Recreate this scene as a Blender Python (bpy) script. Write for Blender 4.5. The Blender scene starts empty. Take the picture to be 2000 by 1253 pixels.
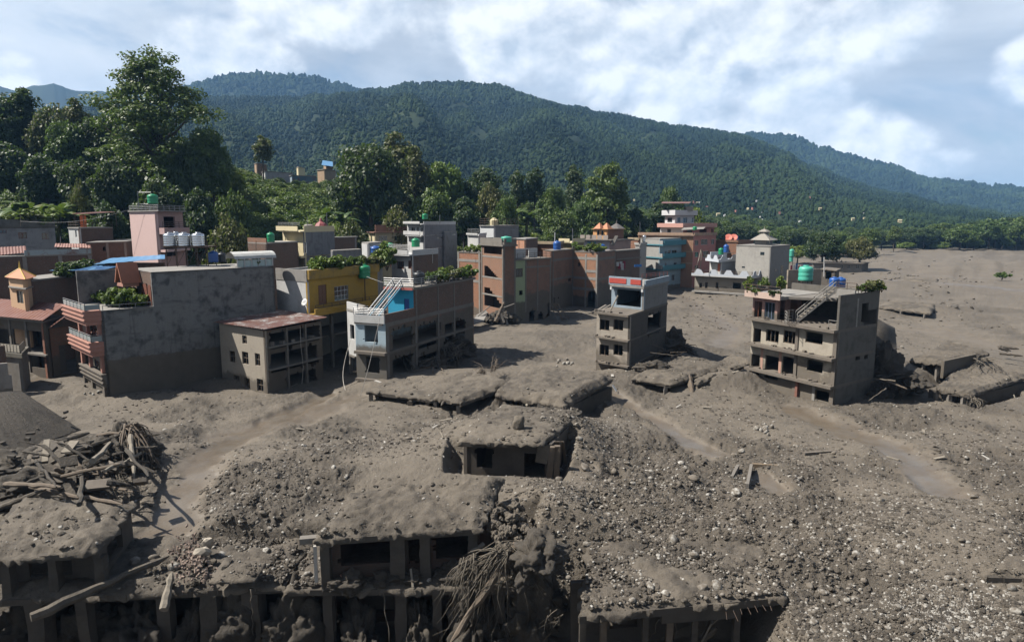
import bpy, math, random
import numpy as np
from mathutils import Vector
R_ = math.radians
rnd = random.Random(11)
SC = bpy.context.scene
COL = SC.collection
PI = math.pi

# ------------------------------------------------------------------ camera
F = 1333.0; CAMH = 18.0
PITCH = math.atan((626.5 - 430) / F); CP, SP = math.cos(PITCH), math.sin(PITCH)
cam = bpy.data.objects.new('camera', bpy.data.cameras.new('camera'))
COL.objects.link(cam); SC.camera = cam
cam.location = (0, 0, CAMH); cam.rotation_euler = (PI / 2 - PITCH, 0, 0)
cam.data.sensor_width = 36; cam.data.lens = 36 * F / 2000.0
cam.data.clip_start = 0.5; cam.data.clip_end = 60000

# ------------------------------------------------------------------ light
SUN_EL = 52.0
SUN_DIR = Vector((-1.0, -0.03, 0)).normalized()           # horizontal direction towards the sun
SUN_AZ = math.atan2(SUN_DIR.x, SUN_DIR.y)
sl = bpy.data.lights.new('sun', 'SUN'); sl.energy = 5.0; sl.angle = R_(0.6); sl.color = (1.0, 0.95, 0.87)
sun = bpy.data.objects.new('sun', sl); COL.objects.link(sun)
sv = Vector((SUN_DIR.x * math.cos(R_(SUN_EL)), SUN_DIR.y * math.cos(R_(SUN_EL)), math.sin(R_(SUN_EL))))
sun.rotation_euler = sv.to_track_quat('Z', 'Y').to_euler(); sun.location = (-200, -30, 300)
vs = SC.view_settings
vs.view_transform = 'Standard'; vs.look = 'None'; vs.gamma = 1.0; vs.use_curve_mapping = False
vs.exposure = 1.35
SC.cycles.max_bounces = 4; SC.cycles.diffuse_bounces = 1; SC.cycles.glossy_bounces = 2
SC.cycles.transmission_bounces = 3; SC.cycles.volume_bounces = 0; SC.cycles.transparent_max_bounces = 6
SC.cycles.caustics_reflective = False; SC.cycles.caustics_refractive = False

# pixel (of the 2000 px wide picture) <-> place
def ray(px, py):
    a = (px - 1000) / F; b = (626.5 - py) / F
    return (a, CP + b * SP, -SP + b * CP)
def W(px, py, z=0.0):
    d = ray(px, py); t = (z - CAMH) / d[2]
    return Vector((d[0] * t, d[1] * t, z))
def XY(px, Y, z=5.0):
    f = Y * CP - (z - CAMH) * SP
    return Vector(((px - 1000) / F * f, Y, 0))
def ZR(row, Y):
    d = ray(1000, row); return CAMH + d[2] * Y / d[1]
def DP(px, row, Y):
    d = ray(px, row); t = Y / d[1]
    return Vector((d[0] * t, Y, CAMH + d[2] * t))

# ------------------------------------------------------------------ node helper
class NT:
    def __init__(s, tree): s.t = tree; tree.nodes.clear()
    def n(s, typ, ins=None, **props):
        nd = s.t.nodes.new(typ)
        for k, v in props.items(): setattr(nd, k, v)
        for k, v in (ins or {}).items(): s.set(nd.inputs[k], v)
        return nd
    def set(s, sock, v):
        if isinstance(v, bpy.types.NodeSocket): s.t.links.new(v, sock)
        elif isinstance(v, (tuple, list)) and sock.type == 'RGBA' and len(v) == 3: sock.default_value = (*v, 1)
        else: sock.default_value = v
    def m(s, op, a, b=0.0, c=0.0, clamp=False):
        nd = s.t.nodes.new('ShaderNodeMath'); nd.operation = op; nd.use_clamp = clamp
        s.set(nd.inputs[0], a); s.set(nd.inputs[1], b); s.set(nd.inputs[2], c)
        return nd.outputs[0]
    def vm(s, op, a, b=(0, 0, 0)):
        nd = s.t.nodes.new('ShaderNodeVectorMath'); nd.operation = op
        s.set(nd.inputs[0], a); s.set(nd.inputs[1], b); return nd.outputs[0]
    def ss(s, x, lo, hi, a=0.0, b=1.0):
        nd = s.t.nodes.new('ShaderNodeMapRange'); nd.interpolation_type = 'SMOOTHSTEP'
        for i, v in enumerate((x, lo, hi, a, b)): s.set(nd.inputs[i], v)
        return nd.outputs[0]
    def mix(s, f, a, b, mode='MIX'):
        nd = s.t.nodes.new('ShaderNodeMix'); nd.data_type = 'RGBA'; nd.blend_type = mode
        s.set(nd.inputs[0], f); s.set(nd.inputs[6], a); s.set(nd.inputs[7], b); return nd.outputs[2]
    def noise(s, vec, scale, detail=4, rough=.55, dist=0.0):
        nd = s.n('ShaderNodeTexNoise', {'Scale': scale, 'Detail': detail, 'Roughness': rough, 'Distortion': dist})
        if vec is not None: s.set(nd.inputs['Vector'], vec)
        return nd.outputs['Fac']

# ------------------------------------------------------------------ sky
def make_world():
    w = bpy.data.worlds.new('World'); SC.world = w; w.use_nodes = True
    T = NT(w.node_tree)
    sky = T.n('ShaderNodeTexSky', sky_type='NISHITA', sun_disc=False, sun_elevation=R_(SUN_EL), sun_rotation=SUN_AZ,
              air_density=1.0, dust_density=1.5, ozone_density=1.2)
    blue = T.mix(1.0, sky.outputs[0], (0.045, 0.045, 0.045), 'MULTIPLY')
    d = T.n('ShaderNodeTexCoord').outputs['Generated']
    d = T.vm('NORMALIZE', d)
    sx = T.n('ShaderNodeSeparateXYZ', {0: d}).outputs
    az = T.m('ARCTAN2', sx[0], sx[1]); el = T.m('ARCSINE', sx[2])
    # broken layer cloud, stretched along the horizon
    q = T.n('ShaderNodeCombineXYZ', {0: sx[0], 1: sx[1], 2: T.m('MULTIPLY', sx[2], 2.4)}).outputs[0]
    n1 = T.noise(q, 3.1, 6, .56, .3); n2 = T.noise(T.vm('ADD', q, (-0.04, -0.01, 0.06)), 3.1, 5, .56, .3)
    broad = T.noise(q, 1.15, 2, .5)
    gap = T.ss(el, R_(18), R_(50), 0.0, .24)                       # seen from below the gaps between the clouds open up
    cover = T.ss(n1, T.m('ADD', gap, .30), T.m('ADD', gap, .50))
    lit = T.m('MULTIPLY_ADD', T.m('SUBTRACT', n1, n2), 2.6, .60, clamp=True)
    dens = T.ss(broad, .42, .62)
    ccol = T.mix(lit, T.mix(dens, (.225, .26, .30), (.13, .15, .175)), T.mix(dens, (.385, .395, .405), (.265, .28, .30)))
    col = T.mix(T.m('MULTIPLY', cover, .95), blue, ccol)
    # heaped cumulus
    blobs = [(1545, 225, 130, 90), (1610, 262, 150, 60), (1345, 180, 110, 80), (1300, 230, 70, 50), (1450, 262, 170, 45), (1180, 130, 160, 90),
             (1730, 285, 120, 45), (1850, 318, 85, 30), (430, 105, 130, 50), (20, 150, 60, 36), (2030, 150, 120, 60), (1000, 60, 190, 90), (1700, 60, 230, 70),
             (650, 20, 170, 60), (1400, 40, 220, 90), (-300, 60, 160, 60), (2400, 120, 200, 80)]
    fld = None
    for (px, py, rx, ry) in blobs:
        r = Vector(ray(px, py)).normalized(); a0 = math.atan2(r.x, r.y); e0 = math.asin(r.z)
        k = math.cos(math.atan((px - 1000) / F)) ** 2
        u = T.m('DIVIDE', T.m('SUBTRACT', az, a0), rx / F * k); v = T.m('DIVIDE', T.m('SUBTRACT', el, e0), ry / F)
        f = T.m('SUBTRACT', 1.0, T.m('ADD', T.m('MULTIPLY', u, u), T.m('MULTIPLY', v, v)))
        fld = f if fld is None else T.m('SMOOTH_MAX', fld, f, .3)
    q2 = T.n('ShaderNodeCombineXYZ', {0: sx[0], 1: sx[1], 2: T.m('MULTIPLY', sx[2], 1.25)}).outputs[0]
    b1 = T.noise(q2, 8, 7, .55, .1); b2 = T.noise(T.vm('ADD', q2, (-0.016, 0, 0.022)), 8, 5, .55, .1)
    f2 = T.m('ADD', T.m('MULTIPLY', T.m('MAXIMUM', fld, -1.6), 1.0), T.m('MULTIPLY', T.m('SUBTRACT', b1, .5), 3.8))
    cm = T.ss(f2, -.3, .75)
    clit = T.m('ADD', T.m('MULTIPLY', T.m('SUBTRACT', b1, b2), 4.6), .62, clamp=True)
    cc = T.mix(clit, (.235, .265, .30), (.45, .453, .456))
    col = T.mix(T.m('MULTIPLY', cm, .92), col, cc)
    # thick moist air low over the valley
    low = T.ss(el, R_(-1), R_(6), .7, 0.0)
    col = T.mix(low, col, (.11, .185, .265))
    bg = T.n('ShaderNodeBackground', {'Color': col, 'Strength': 1.0})
    T.n('ShaderNodeOutputWorld', {0: bg.outputs[0]})
make_world()
SC.world.cycles.sampling_method = 'MANUAL'; SC.world.cycles.sample_map_resolution = 256

# ------------------------------------------------------------------ noise in numpy
def _h(ix, iy, s):
    ix = ix.astype(np.int64); iy = iy.astype(np.int64)
    h = (ix * 374761393 + iy * 668265263 + s * 1274126177) & 0xFFFFFFFF
    h = ((h ^ (h >> 13)) * 1274126177) & 0xFFFFFFFF
    return ((h ^ (h >> 16)) & 0xFFFF) / 65535.0
def vnoise(x, y, s=0):
    x = np.asarray(x, float); y = np.asarray(y, float)
    ix = np.floor(x); iy = np.floor(y); fx = x - ix; fy = y - iy
    fx = fx * fx * fx * (fx * (fx * 6 - 15) + 10); fy = fy * fy * fy * (fy * (fy * 6 - 15) + 10)
    a = _h(ix, iy, s); b = _h(ix + 1, iy, s); c = _h(ix, iy + 1, s); d = _h(ix + 1, iy + 1, s)
    return (a + (b - a) * fx) * (1 - fy) + (c + (d - c) * fx) * fy
def fbm(x, y, s=0, o=4, g=.5):
    t = 0; a = 1; n = 0
    for i in range(o):
        ca, sa = math.cos(i * 1.1 + .4), math.sin(i * 1.1 + .4)
        t = t + a * (vnoise(x * ca - y * sa + 17.3 * i, x * sa + y * ca, s + i) - .5); n += a; a *= g; x = x * 2.03; y = y * 2.03
    return t / n * 2
def sstep(a, b, x):
    t = np.clip((np.asarray(x, float) - a) / (b - a), 0, 1); return t * t * (3 - 2 * t)

# ------------------------------------------------------------------ mesh building
def new_mesh(name, V, Fc, mat=None, smooth=False, uv=True):
    me = bpy.data.meshes.new(name); me.from_pydata([tuple(v) for v in V], [], Fc); me.update()
    if mat: me.materials.append(mat)
    if uv and len(Fc):
        n = len(me.polygons); nl = len(me.loops)
        nor = np.empty(n * 3); me.polygons.foreach_get('normal', nor); nor = nor.reshape(-1, 3)
        lt = np.empty(n, int); me.polygons.foreach_get('loop_total', lt)
        li = np.empty(nl, int); me.loops.foreach_get('vertex_index', li)
        co = np.array(V, float)[li]; nl_ = np.repeat(nor, lt, axis=0)
        hor = np.abs(nl_[:, 2]) > .75
        tx = -nl_[:, 1]; ty = nl_[:, 0]; L = np.sqrt(tx * tx + ty * ty) + 1e-9
        U = np.where(hor, co[:, 0], (co[:, 0] * tx + co[:, 1] * ty) / L); Vv = np.where(hor, co[:, 1], co[:, 2])
        me.uv_layers.new(name='UVMap').data.foreach_set('uv', np.stack([U, Vv], 1).ravel())
    if smooth: me.polygons.foreach_set('use_smooth', [True] * len(me.polygons))
    return me
def link(name, data, parent=None, loc=None):
    o = bpy.data.objects.new(name, data); COL.objects.link(o)
    if parent is not None: o.parent = parent
    if loc is not None: o.location = loc
    return o
def tag(o, label, cat, group=None, kind=None):
    if label: o['label'] = label
    if cat: o['category'] = cat
    if group: o['group'] = group
    if kind: o['kind'] = kind
    return o
def thing(name, label, cat, loc, group=None):
    e = link(name, None, None, loc); e.empty_display_size = .5
    return tag(e, label, cat, group)
def origin(o):
    p = Vector((0, 0, 0))
    while o is not None: p = p + o.location; o = o.parent
    return p
def V3(a, z=None): return Vector((a[0], a[1], a[2] if z is None else z))
class MB:
    def __init__(s): s.v = []; s.f = []
    def quad(s, a, b, c, d):
        n = len(s.v); s.v += [a, b, c, d]; s.f.append((n, n + 1, n + 2, n + 3)); return s
    def poly(s, pts):
        n = len(s.v); s.v += list(pts); s.f.append(tuple(range(n, n + len(pts)))); return s
    def prism(s, pts, z0, z1):                                  # pts counter-clockwise (x,y)
        n = len(s.v); k = len(pts)
        s.v += [Vector((p[0], p[1], z0)) for p in pts] + [Vector((p[0], p[1], z1)) for p in pts]
        s.f.append(tuple(n + i for i in range(k))[::-1]); s.f.append(tuple(n + k + i for i in range(k)))
        for i in range(k): j = (i + 1) % k; s.f.append((n + i, n + j, n + k + j, n + k + i))
        return s
    def hexa(s, p):                                             # 8 corners: bottom 4 ccw, top 4 ccw
        n = len(s.v); s.v += [Vector(q) for q in p]
        for f in ((3, 2, 1, 0), (4, 5, 6, 7), (0, 1, 5, 4), (1, 2, 6, 5), (2, 3, 7, 6), (3, 0, 4, 7)): s.f.append(tuple(n + i for i in f))
        return s
    def box(s, c, sx, sy, sz, rz=0.0, tilt=None):               # c = centre of base
        cs, sn = math.cos(rz), math.sin(rz); P = []
        for z in (0, sz):
            for (a, b) in ((-1, -1), (1, -1), (1, 1), (-1, 1)):
                x = a * sx / 2; y = b * sy / 2; v = Vector((x, y, z))
                if tilt is not None: v.rotate(tilt)
                P.append(Vector((c[0] + v.x * cs - v.y * sn, c[1] + v.x * sn + v.y * cs, c[2] + v.z)))
        return s.hexa(P)
    def ob(s, A, B, z0, z1, t, off=0.0):                        # upright slab along A->B, outer face 'off' m out of the line
        d = Vector((B[0] - A[0], B[1] - A[1], 0)).normalized(); n = Vector((d.y, -d.x, 0))
        a = V3(A, 0) + n * off; b = V3(B, 0) + n * off; c = b - n * t; e = a - n * t
        return s.prism([a, b, c, e], z0, z1)
    def tube(s, pts, r, k=5, cap=True):
        n0 = len(s.v); m = len(pts); pts = [Vector(p) for p in pts]
        for i, p in enumerate(pts):
            d = (pts[min(i + 1, m - 1)] - pts[max(i - 1, 0)]).normalized()
            ax = Vector((0, 0, 1)) if abs(d.z) < .9 else Vector((1, 0, 0))
            u = d.cross(ax).normalized(); w = d.cross(u)
            rr = r[i] if isinstance(r, (list, tuple)) else r
            for j in range(k): a = 2 * PI * j / k; s.v.append(p + u * (rr * math.cos(a)) + w * (rr * math.sin(a)))
        for i in range(m - 1):
            for j in range(k):
                q = (j + 1) % k; s.f.append((n0 + i * k + j, n0 + (i + 1) * k + j, n0 + (i + 1) * k + q, n0 + i * k + q))
        if cap: s.f.append(tuple(n0 + j for j in range(k))); s.f.append(tuple(n0 + (m - 1) * k + j for j in range(k))[::-1])
        return s
    def lathe(s, prof, c, k=20):                                # prof: (r,z) from bottom to top
        n0 = len(s.v); m = len(prof)
        for (r, z) in prof:
            for j in range(k): a = 2 * PI * j / k; s.v.append(Vector((c[0] + r * math.cos(a), c[1] + r * math.sin(a), c[2] + z)))
        for i in range(m - 1):
            for j in range(k): q = (j + 1) % k; s.f.append((n0 + i * k + j, n0 + i * k + q, n0 + (i + 1) * k + q, n0 + (i + 1) * k + j))
        s.f.append(tuple(n0 + j for j in range(k))[::-1]); s.f.append(tuple(n0 + (m - 1) * k + j for j in range(k)))
        return s
    def wall(s, A, B, z0, z1, t=.23, holes=(), off=0.0):        # holes: (u0,u1,v0,v1), v = height above datum
        d = Vector((B[0] - A[0], B[1] - A[1], 0)); Ln = d.length; d.normalize(); n = Vector((d.y, -d.x, 0))
        H = [(max(0, a), min(Ln, b), max(z0, c), min(z1, e)) for (a, b, c, e) in holes]
        H = [h for h in H if h[1] - h[0] > .02 and h[3] - h[2] > .02]
        us = sorted(set([0, Ln] + [h[0] for h in H] + [h[1] for h in H])); vs_ = sorted(set([z0, z1] + [h[2] for h in H] + [h[3] for h in H]))
        O = V3(A, 0) + n * off
        def solid(i, j):
            if i < 0 or j < 0 or i >= len(us) - 1 or j >= len(vs_) - 1: return False
            cu = (us[i] + us[i + 1]) / 2; cv = (vs_[j] + vs_[j + 1]) / 2
            return not any(h[0] < cu < h[1] and h[2] < cv < h[3] for h in H)
        def P(u, v, k): q = O + d * u - n * k; return Vector((q.x, q.y, v))
        for i in range(len(us) - 1):
            for j in range(len(vs_) - 1):
                if not solid(i, j): continue
                a, b, c, e = us[i], us[i + 1], vs_[j], vs_[j + 1]
                s.quad(P(a, c, 0), P(b, c, 0), P(b, e, 0), P(a, e, 0)); s.quad(P(b, c, t), P(a, c, t), P(a, e, t), P(b, e, t))
                if not solid(i - 1, j): s.quad(P(a, c, t), P(a, c, 0), P(a, e, 0), P(a, e, t))
                if not solid(i + 1, j): s.quad(P(b, c, 0), P(b, c, t), P(b, e, t), P(b, e, 0))
                if not solid(i, j - 1): s.quad(P(a, c, t), P(b, c, t), P(b, c, 0), P(a, c, 0))
                if not solid(i, j + 1): s.quad(P(a, e, 0), P(b, e, 0), P(b, e, t), P(a, e, t))
        return s
    def build(s, name, mat, parent=None, smooth=False, label=None, cat=None, group=None, kind=None, base=None):
        if parent is not None: o0 = origin(parent)
        elif base is not None: o0 = Vector(base)
        else:
            xs = [v[0] for v in s.v]; ys = [v[1] for v in s.v]
            o0 = Vector(((min(xs) + max(xs)) / 2, (min(ys) + max(ys)) / 2, min(v[2] for v in s.v)))
        me = new_mesh(name, s.v, s.f, mat, smooth)
        co = np.empty(len(me.vertices) * 3); me.vertices.foreach_get('co', co)
        co = (co.reshape(-1, 3) - np.array(o0)).ravel(); me.vertices.foreach_set('co', co); me.update()
        o = link(name, me, parent, None if parent is not None else o0)
        return tag(o, label, cat, group, kind)
# ------------------------------------------------------------------ materials
MUD = (0.105, 0.089, 0.070); MUDD = (0.052, 0.044, 0.035); MUDL = (0.130, 0.110, 0.086)
MATS = {}; ALB = .76
def mat_base(name):
    m = bpy.data.materials.new(name); m.use_nodes = True; T = NT(m.node_tree); return m, T
def finish(T, col, rough=.85, bump=None, bdist=.05, bstr=.6, metal=0.0, spec=.3):
    col = T.mix(1.0, col, (ALB, ALB, ALB), 'MULTIPLY')
    ins = {'Base Color': col, 'Roughness': rough, 'Metallic': metal, 'Specular IOR Level': spec}
    b = T.n('ShaderNodeBsdfPrincipled', ins)
    if bump is not None:
        bn = T.n('ShaderNodeBump', {'Height': bump, 'Distance': bdist, 'Strength': bstr}); T.set(b.inputs['Normal'], bn.outputs[0])
    T.n('ShaderNodeOutputMaterial', {0: b.outputs[0]}); return b
def dk(c, k): return tuple(x * k for x in c)
def mud_layer(T, pos, col, mud, soft=.5, wob=1.4):
    """dried flood mud sticking to the wall up to a wavering tide line"""
    z = T.n('ShaderNodeSeparateXYZ', {0: pos}).outputs[2]
    w = T.noise(pos, .35, 5, .6); sp = T.noise(pos, 2.2, 5, .65)
    lvl = T.m('ADD', T.m('MULTIPLY_ADD', w, wob, mud - wob * .5), T.m('MULTIPLY_ADD', sp, .8, -.4))
    f = T.ss(T.m('SUBTRACT', lvl, z), -soft * .3, soft * .5)
    tone = T.noise(pos, 1.1, 6, .65)
    mc = T.mix(tone, dk(MUD, .62), dk(MUD, 1.22))
    return T.mix(T.m('MULTIPLY', f, .94), col, mc)
def plaster(name, col, mud=None, dirt=.55, dirtcol=(.085, .08, .072), rough=.9, soft=.5, wob=1.4):
    if name in MATS: return MATS[name]
    col = dk(col, .82); m, T = mat_base(name); pos = T.n('ShaderNodeNewGeometry').outputs['Position']
    n1 = T.noise(pos, .8, 5, .62); n2 = T.noise(pos, 6, 4, .6)
    st = T.n('ShaderNodeMapping', {'Vector': pos, 'Scale': (1.6, 1.6, .12)}).outputs[0]
    streak = T.m('MULTIPLY', T.ss(T.noise(st, 1.1, 5, .75, .6), .5, .78), T.ss(T.noise(pos, .45, 3, .6), .35, .6, .15, 1.0))
    bands = T.n('ShaderNodeMapping', {'Vector': pos, 'Scale': (.35, .35, 1.3)}).outputs[0]
    blot = T.m('MAXIMUM', T.ss(n1, .46, .7), T.ss(T.noise(bands, .9, 5, .7, .4), .52, .7, 0, .8))
    c = T.mix(T.m('MULTIPLY', blot, dirt * .8), col, dirtcol)
    c = T.mix(T.m('MULTIPLY', streak, dirt), c, dk(dirtcol, .8))
    c = T.mix(T.m('MULTIPLY', T.ss(n2, .35, .7), .18), c, dk(col, .55))
    if mud is not None: c = mud_layer(T, pos, c, mud, soft, wob)
    finish(T, c, rough, T.noise(pos, 9, 5, .65), .03, .5); MATS[name] = m; return m
def brick(name, a=(.30, .115, .06), b=(.19, .075, .045), mortar=(.25, .215, .18), mud=None, dirt=.3, soft=.5, wob=1.4):
    if name in MATS: return MATS[name]
    a, b, mortar = [(c[0] * .74, c[1] * .80, c[2] * .80) for c in (a, b, mortar)]; m, T = mat_base(name); uv = T.n('ShaderNodeTexCoord').outputs['UV']; pos = T.n('ShaderNodeNewGeometry').outputs['Position']
    bt = T.n('ShaderNodeTexBrick', {'Vector': uv, 'Color1': (0, 0, 0, 1), 'Color2': (1, 1, 1, 1), 'Mortar': (.5, .5, .5, 1), 'Scale': 1.0,
                                    'Mortar Size': .012, 'Brick Width': .27, 'Row Height': .095, 'Bias': 0.0})
    tint = T.n('ShaderNodeSeparateColor', {0: bt.outputs['Color']}).outputs[0]
    n0 = T.noise(uv, 5, 4, .7); n1 = T.noise(pos, .6, 5, .6)
    c = T.mix(T.m('ADD', T.m('MULTIPLY', tint, .7), T.m('MULTIPLY', T.ss(n0, .35, .65), .4)), a, b)
    c = T.mix(T.ss(n0, .5, .72, 0, .75), c, mortar); c = T.mix(T.ss(T.noise(uv, 1.7, 4, .7), .5, .75, 0, .5), c, dk(mortar, .55))
    c = T.mix(T.m('MULTIPLY', bt.outputs['Fac'], .8), c, mortar)
    c = T.mix(T.m('MULTIPLY', T.ss(n1, .45, .75), dirt), c, (.07, .06, .05))
    if mud is not None: c = mud_layer(T, pos, c, mud, soft, wob)
    finish(T, c, .9, T.m('SUBTRACT', T.noise(pos, 12, 3), T.m('MULTIPLY', bt.outputs['Fac'], .8)), .02, .7); MATS[name] = m; return m
def plain(name, col, rough=.6, metal=0.0, var=.25, spec=.4, scale=3.0):
    if name in MATS: return MATS[name]
    m, T = mat_base(name); pos = T.n('ShaderNodeNewGeometry').outputs['Position']
    c = T.mix(T.m('MULTIPLY', T.ss(T.noise(pos, scale, 5, .65), .35, .75), var), col, dk(col, .4))
    finish(T, c, rough, T.noise(pos, 14, 4), .01, .3, metal, spec); MATS[name] = m; return m
def glass(name='window_glass', col=(.02, .028, .032)):
    if name in MATS: return MATS[name]
    m, T = mat_base(name); finish(T, col, .08, None, spec=.8); MATS[name] = m; return m
def corrug(name, col, rust=.5, rustcol=(.16, .06, .035), axis=0, rough=.5):
    if name in MATS: return MATS[name]
    m, T = mat_base(name); pos = T.n('ShaderNodeNewGeometry').outputs['Position']
    f = T.ss(T.noise(pos, .7, 6, .7, .6), .5 - .25 * rust, .72 - .25 * rust)
    c = T.mix(f, col, rustcol); c = T.mix(T.m('MULTIPLY', T.noise(pos, 4, 4), .35), c, dk(col, .4))
    finish(T, c, rough, T.noise(pos, 6, 3), .02, .4, .2, .4); MATS[name] = m; return m
def mud_mat(name, a=MUDD, b=MUD, c3=MUDL, attr=True, stones=.0):
    if name in MATS: return MATS[name]
    m, T = mat_base(name); pos = T.n('ShaderNodeNewGeometry').outputs['Position']
    n0 = T.noise(pos, .035, 3, .6, .8); n1 = T.noise(pos, .14, 4, .65, .6); n2 = T.noise(pos, .9, 4, .68); n3 = T.noise(pos, 7, 3, .7); n4 = T.noise(pos, 30, 1, .6)
    c = T.mix(T.ss(n2, .33, .62), a, b)
    c = T.mix(T.ss(n1, .44, .62, 0, .8), c, c3); c = T.mix(T.ss(n0, .5, .66, 0, .4), c, dk(a, 1.15))
    c = T.mix(T.ss(n3, .5, .8, 0, .55), c, dk(a, .8)); c = T.mix(T.ss(n4, .58, .78, 0, .4), c, dk(c3, 1.15))
    rough = .88
    h = T.m('ADD', T.m('MULTIPLY', T.noise(pos, 3.2, 6, .74), 1.2), T.m('MULTIPLY', n4, .0))
    if attr:
        rub = T.n('ShaderNodeAttribute', attribute_name='rubble').outputs['Fac']
        c = T.mix(T.m('MULTIPLY', T.ss(T.m('ADD', rub, T.m('MULTIPLY', T.m('SUBTRACT', n2, .5), .9)), .3, .75), .7), T.mix(.45, c, c3), T.mix(T.ss(n3, .4, .65), dk(a, .9), dk(b, .78)))
        wet = T.n('ShaderNodeAttribute', attribute_name='wet').outputs['Fac']
        c = T.mix(T.m('MULTIPLY', wet, .6), c, T.mix(T.ss(T.noise(pos, .5, 5, .6), .4, .65), (.098, .076, .054), (.122, .106, .088)))
        rough = T.ss(wet, .3, 1.0, .88, .32)
        h = T.m('MULTIPLY', h, T.ss(wet, .1, .8, 1.0, .25))
        far = T.n('ShaderNodeAttribute', attribute_name='green').outputs['Fac']
        g = T.mix(T.ss(n2, .35, .65), (.012, .022, .006), (.035, .055, .014)); c = T.mix(far, c, g)
    finish(T, c, rough, h, .14, .9, 0, .3); MATS[name] = m; return m
def stone_mat(name, a, b, mudf=.35):
    if name in MATS: return MATS[name]
    m, T = mat_base(name); pos = T.n('ShaderNodeNewGeometry').outputs['Position']
    r = T.n('ShaderNodeObjectInfo').outputs['Random']
    c = T.mix(r, a, b); c = T.mix(T.ss(T.noise(pos, 3.5, 5, .65), .62 - mudf * .6, .75 - mudf * .4), c, MUD)
    finish(T, c, .85, T.noise(pos, 12, 5), .03, .5); MATS[name] = m; return m
def leaf_mat(name, a, b, yellow=.1, vary=.5):
    if name in MATS: return MATS[name]
    m, T = mat_base(name)
    rv = T.n('ShaderNodeAttribute', attribute_name='rv').outputs['Fac']; ob = T.n('ShaderNodeObjectInfo').outputs['Random']
    c = T.mix(rv, a, b); c = T.mix(T.m('MULTIPLY', ob, vary), c, tuple(x * y for x, y in zip(b, (1.25, .95, .7))))
    c = T.mix(T.ss(rv, 1 - yellow, 1.0, 0, .6), c, (.14, .13, .03)); c = T.mix(1.0, c, (.82, .82, .82), 'MULTIPLY')
    d = T.n('ShaderNodeBsdfPrincipled', {'Base Color': c, 'Roughness': .55, 'Specular IOR Level': .3})
    t = T.n('ShaderNodeBsdfTranslucent', {'Color': T.mix(.5, c, (.10, .16, .02))})
    mx = T.n('ShaderNodeMixShader', {0: .28, 1: d.outputs[0], 2: t.outputs[0]})
    T.n('ShaderNodeOutputMaterial', {0: mx.outputs[0]}); MATS[name] = m; return m

M_MUD = mud_mat('flood_mud_ground'); M_MUDS = mud_mat('flood_mud', attr=False)
M_MUDDARK = mud_mat('flood_mud_wet', dk(MUDD, .55), dk(MUD, .5), dk(MUD, .68), attr=False)
M_CONC = plaster('concrete_raw', (.26, .245, .225), None, .4)
M_CONCD = plaster('concrete_muddy', (.19, .172, .15), None, .45, (.07, .06, .05))
M_MUDC = plaster('mud_coated_concrete', (.155, .132, .108), None, .5, (.07, .058, .047))
M_MUDK = plaster('shade_darkened_mud', (.082, .070, .057), None, .7, (.03, .026, .021)); M_WOOD = plain('weathered_wood', (.11, .085, .062), .9, 0, .5); M_WOODP = plain('pale_split_wood', (.19, .165, .13), .9, 0, .5)  # M_MUDK: mud coat darkened so the ruin fronts' shade is in the colour
M_WOODR = plain('red_brown_wood', (.14, .045, .025), .7, 0, .4)
M_STEEL = plain('galvanised_pipe', (.24, .24, .24), .5, .5, .3); M_STEELD = plain('rusty_steel', (.09, .06, .045), .8, .2, .5)
M_TANKS = plain('polished_steel', (.62, .63, .64), .22, .9, .15)
M_WHITE = plain('white_paint', (.46, .46, .45), .6, 0, .3); M_GLASS = glass()
M_TG = plain('green_plastic', (.008, .21, .085), .42, 0, .25, .5); M_TGB = plain('faded_green_plastic', (.05, .33, .24), .5, 0, .25, .5)
M_TB = plain('blue_plastic', (.012, .075, .28), .42, 0, .25, .5); M_TK = plain('black_plastic', (.012, .014, .017), .45, 0, .2, .5)
M_ROOT = plain('dry_root', (.125, .108, .086), .95, 0, .5, .2, 6.0); M_ROPE = plain('pale_cable', (.36, .33, .29), .8, 0, .2)
# ------------------------------------------------------------------ the lie of the land
def ucol(x, y):
    return 1000 + F * x / np.maximum(y * CP + CAMH * SP, 5.0)
def hill(x, y):
    u = ucol(x, y)
    hm = np.interp(u, [-900, 0, 350, 460, 520, 640, 690, 800, 1000, 1200, 1380, 1520, 1650], [40, 37, 37, 34, 30.2, 30.2, 30, 27, 19, 13, 7, 2, 0])
    y0 = np.interp(u, [0, 250, 400, 1000, 1500], [108, 112, 132, 150, 190]); y1 = np.interp(u, [0, 500, 1000, 1500], [215, 235, 260, 300])
    t = np.clip((y - y0) / (y1 - y0), 0, 1)
    up = hm * (t * t * (3 - 2 * t)) 
    return up + sstep(330, 900, y) * np.interp(u, [0, 1400, 1700, 2000], [30, 20, 5, 0])
BUMPS = []; CARVE = []; SLABS = []; CHAN = []
def bump(px, py, z, rx, ry, h, rot=0.0):
    w = W(px, py, z); BUMPS.append((w.x, w.y, rx, ry, h, rot))
def chan(pts, width, z=0.2, wet=1.0):
    CHAN.append(([tuple(W(a, b, z)[:2]) for a, b in pts], width, wet))
bump(760, 905, 1.6, 11, 6.0, 1.75); bump(930, 900, 2.0, 4, 4, .5); bump(1075, 1040, .6, 2.6, 4.2, 2.0, .2); bump(1150, 1120, .3, 2.2, 2.6, 1.2)
bump(1330, 1010, .5, 7, 7, .9); bump(1230, 850, .5, 4, 5, .9); bump(1500, 900, .4, 4, 3, .7); bump(1335, 670, 1, 4.5, 5, 1.1); bump(1240, 730, .5, 5, 3.5, .8)
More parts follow.
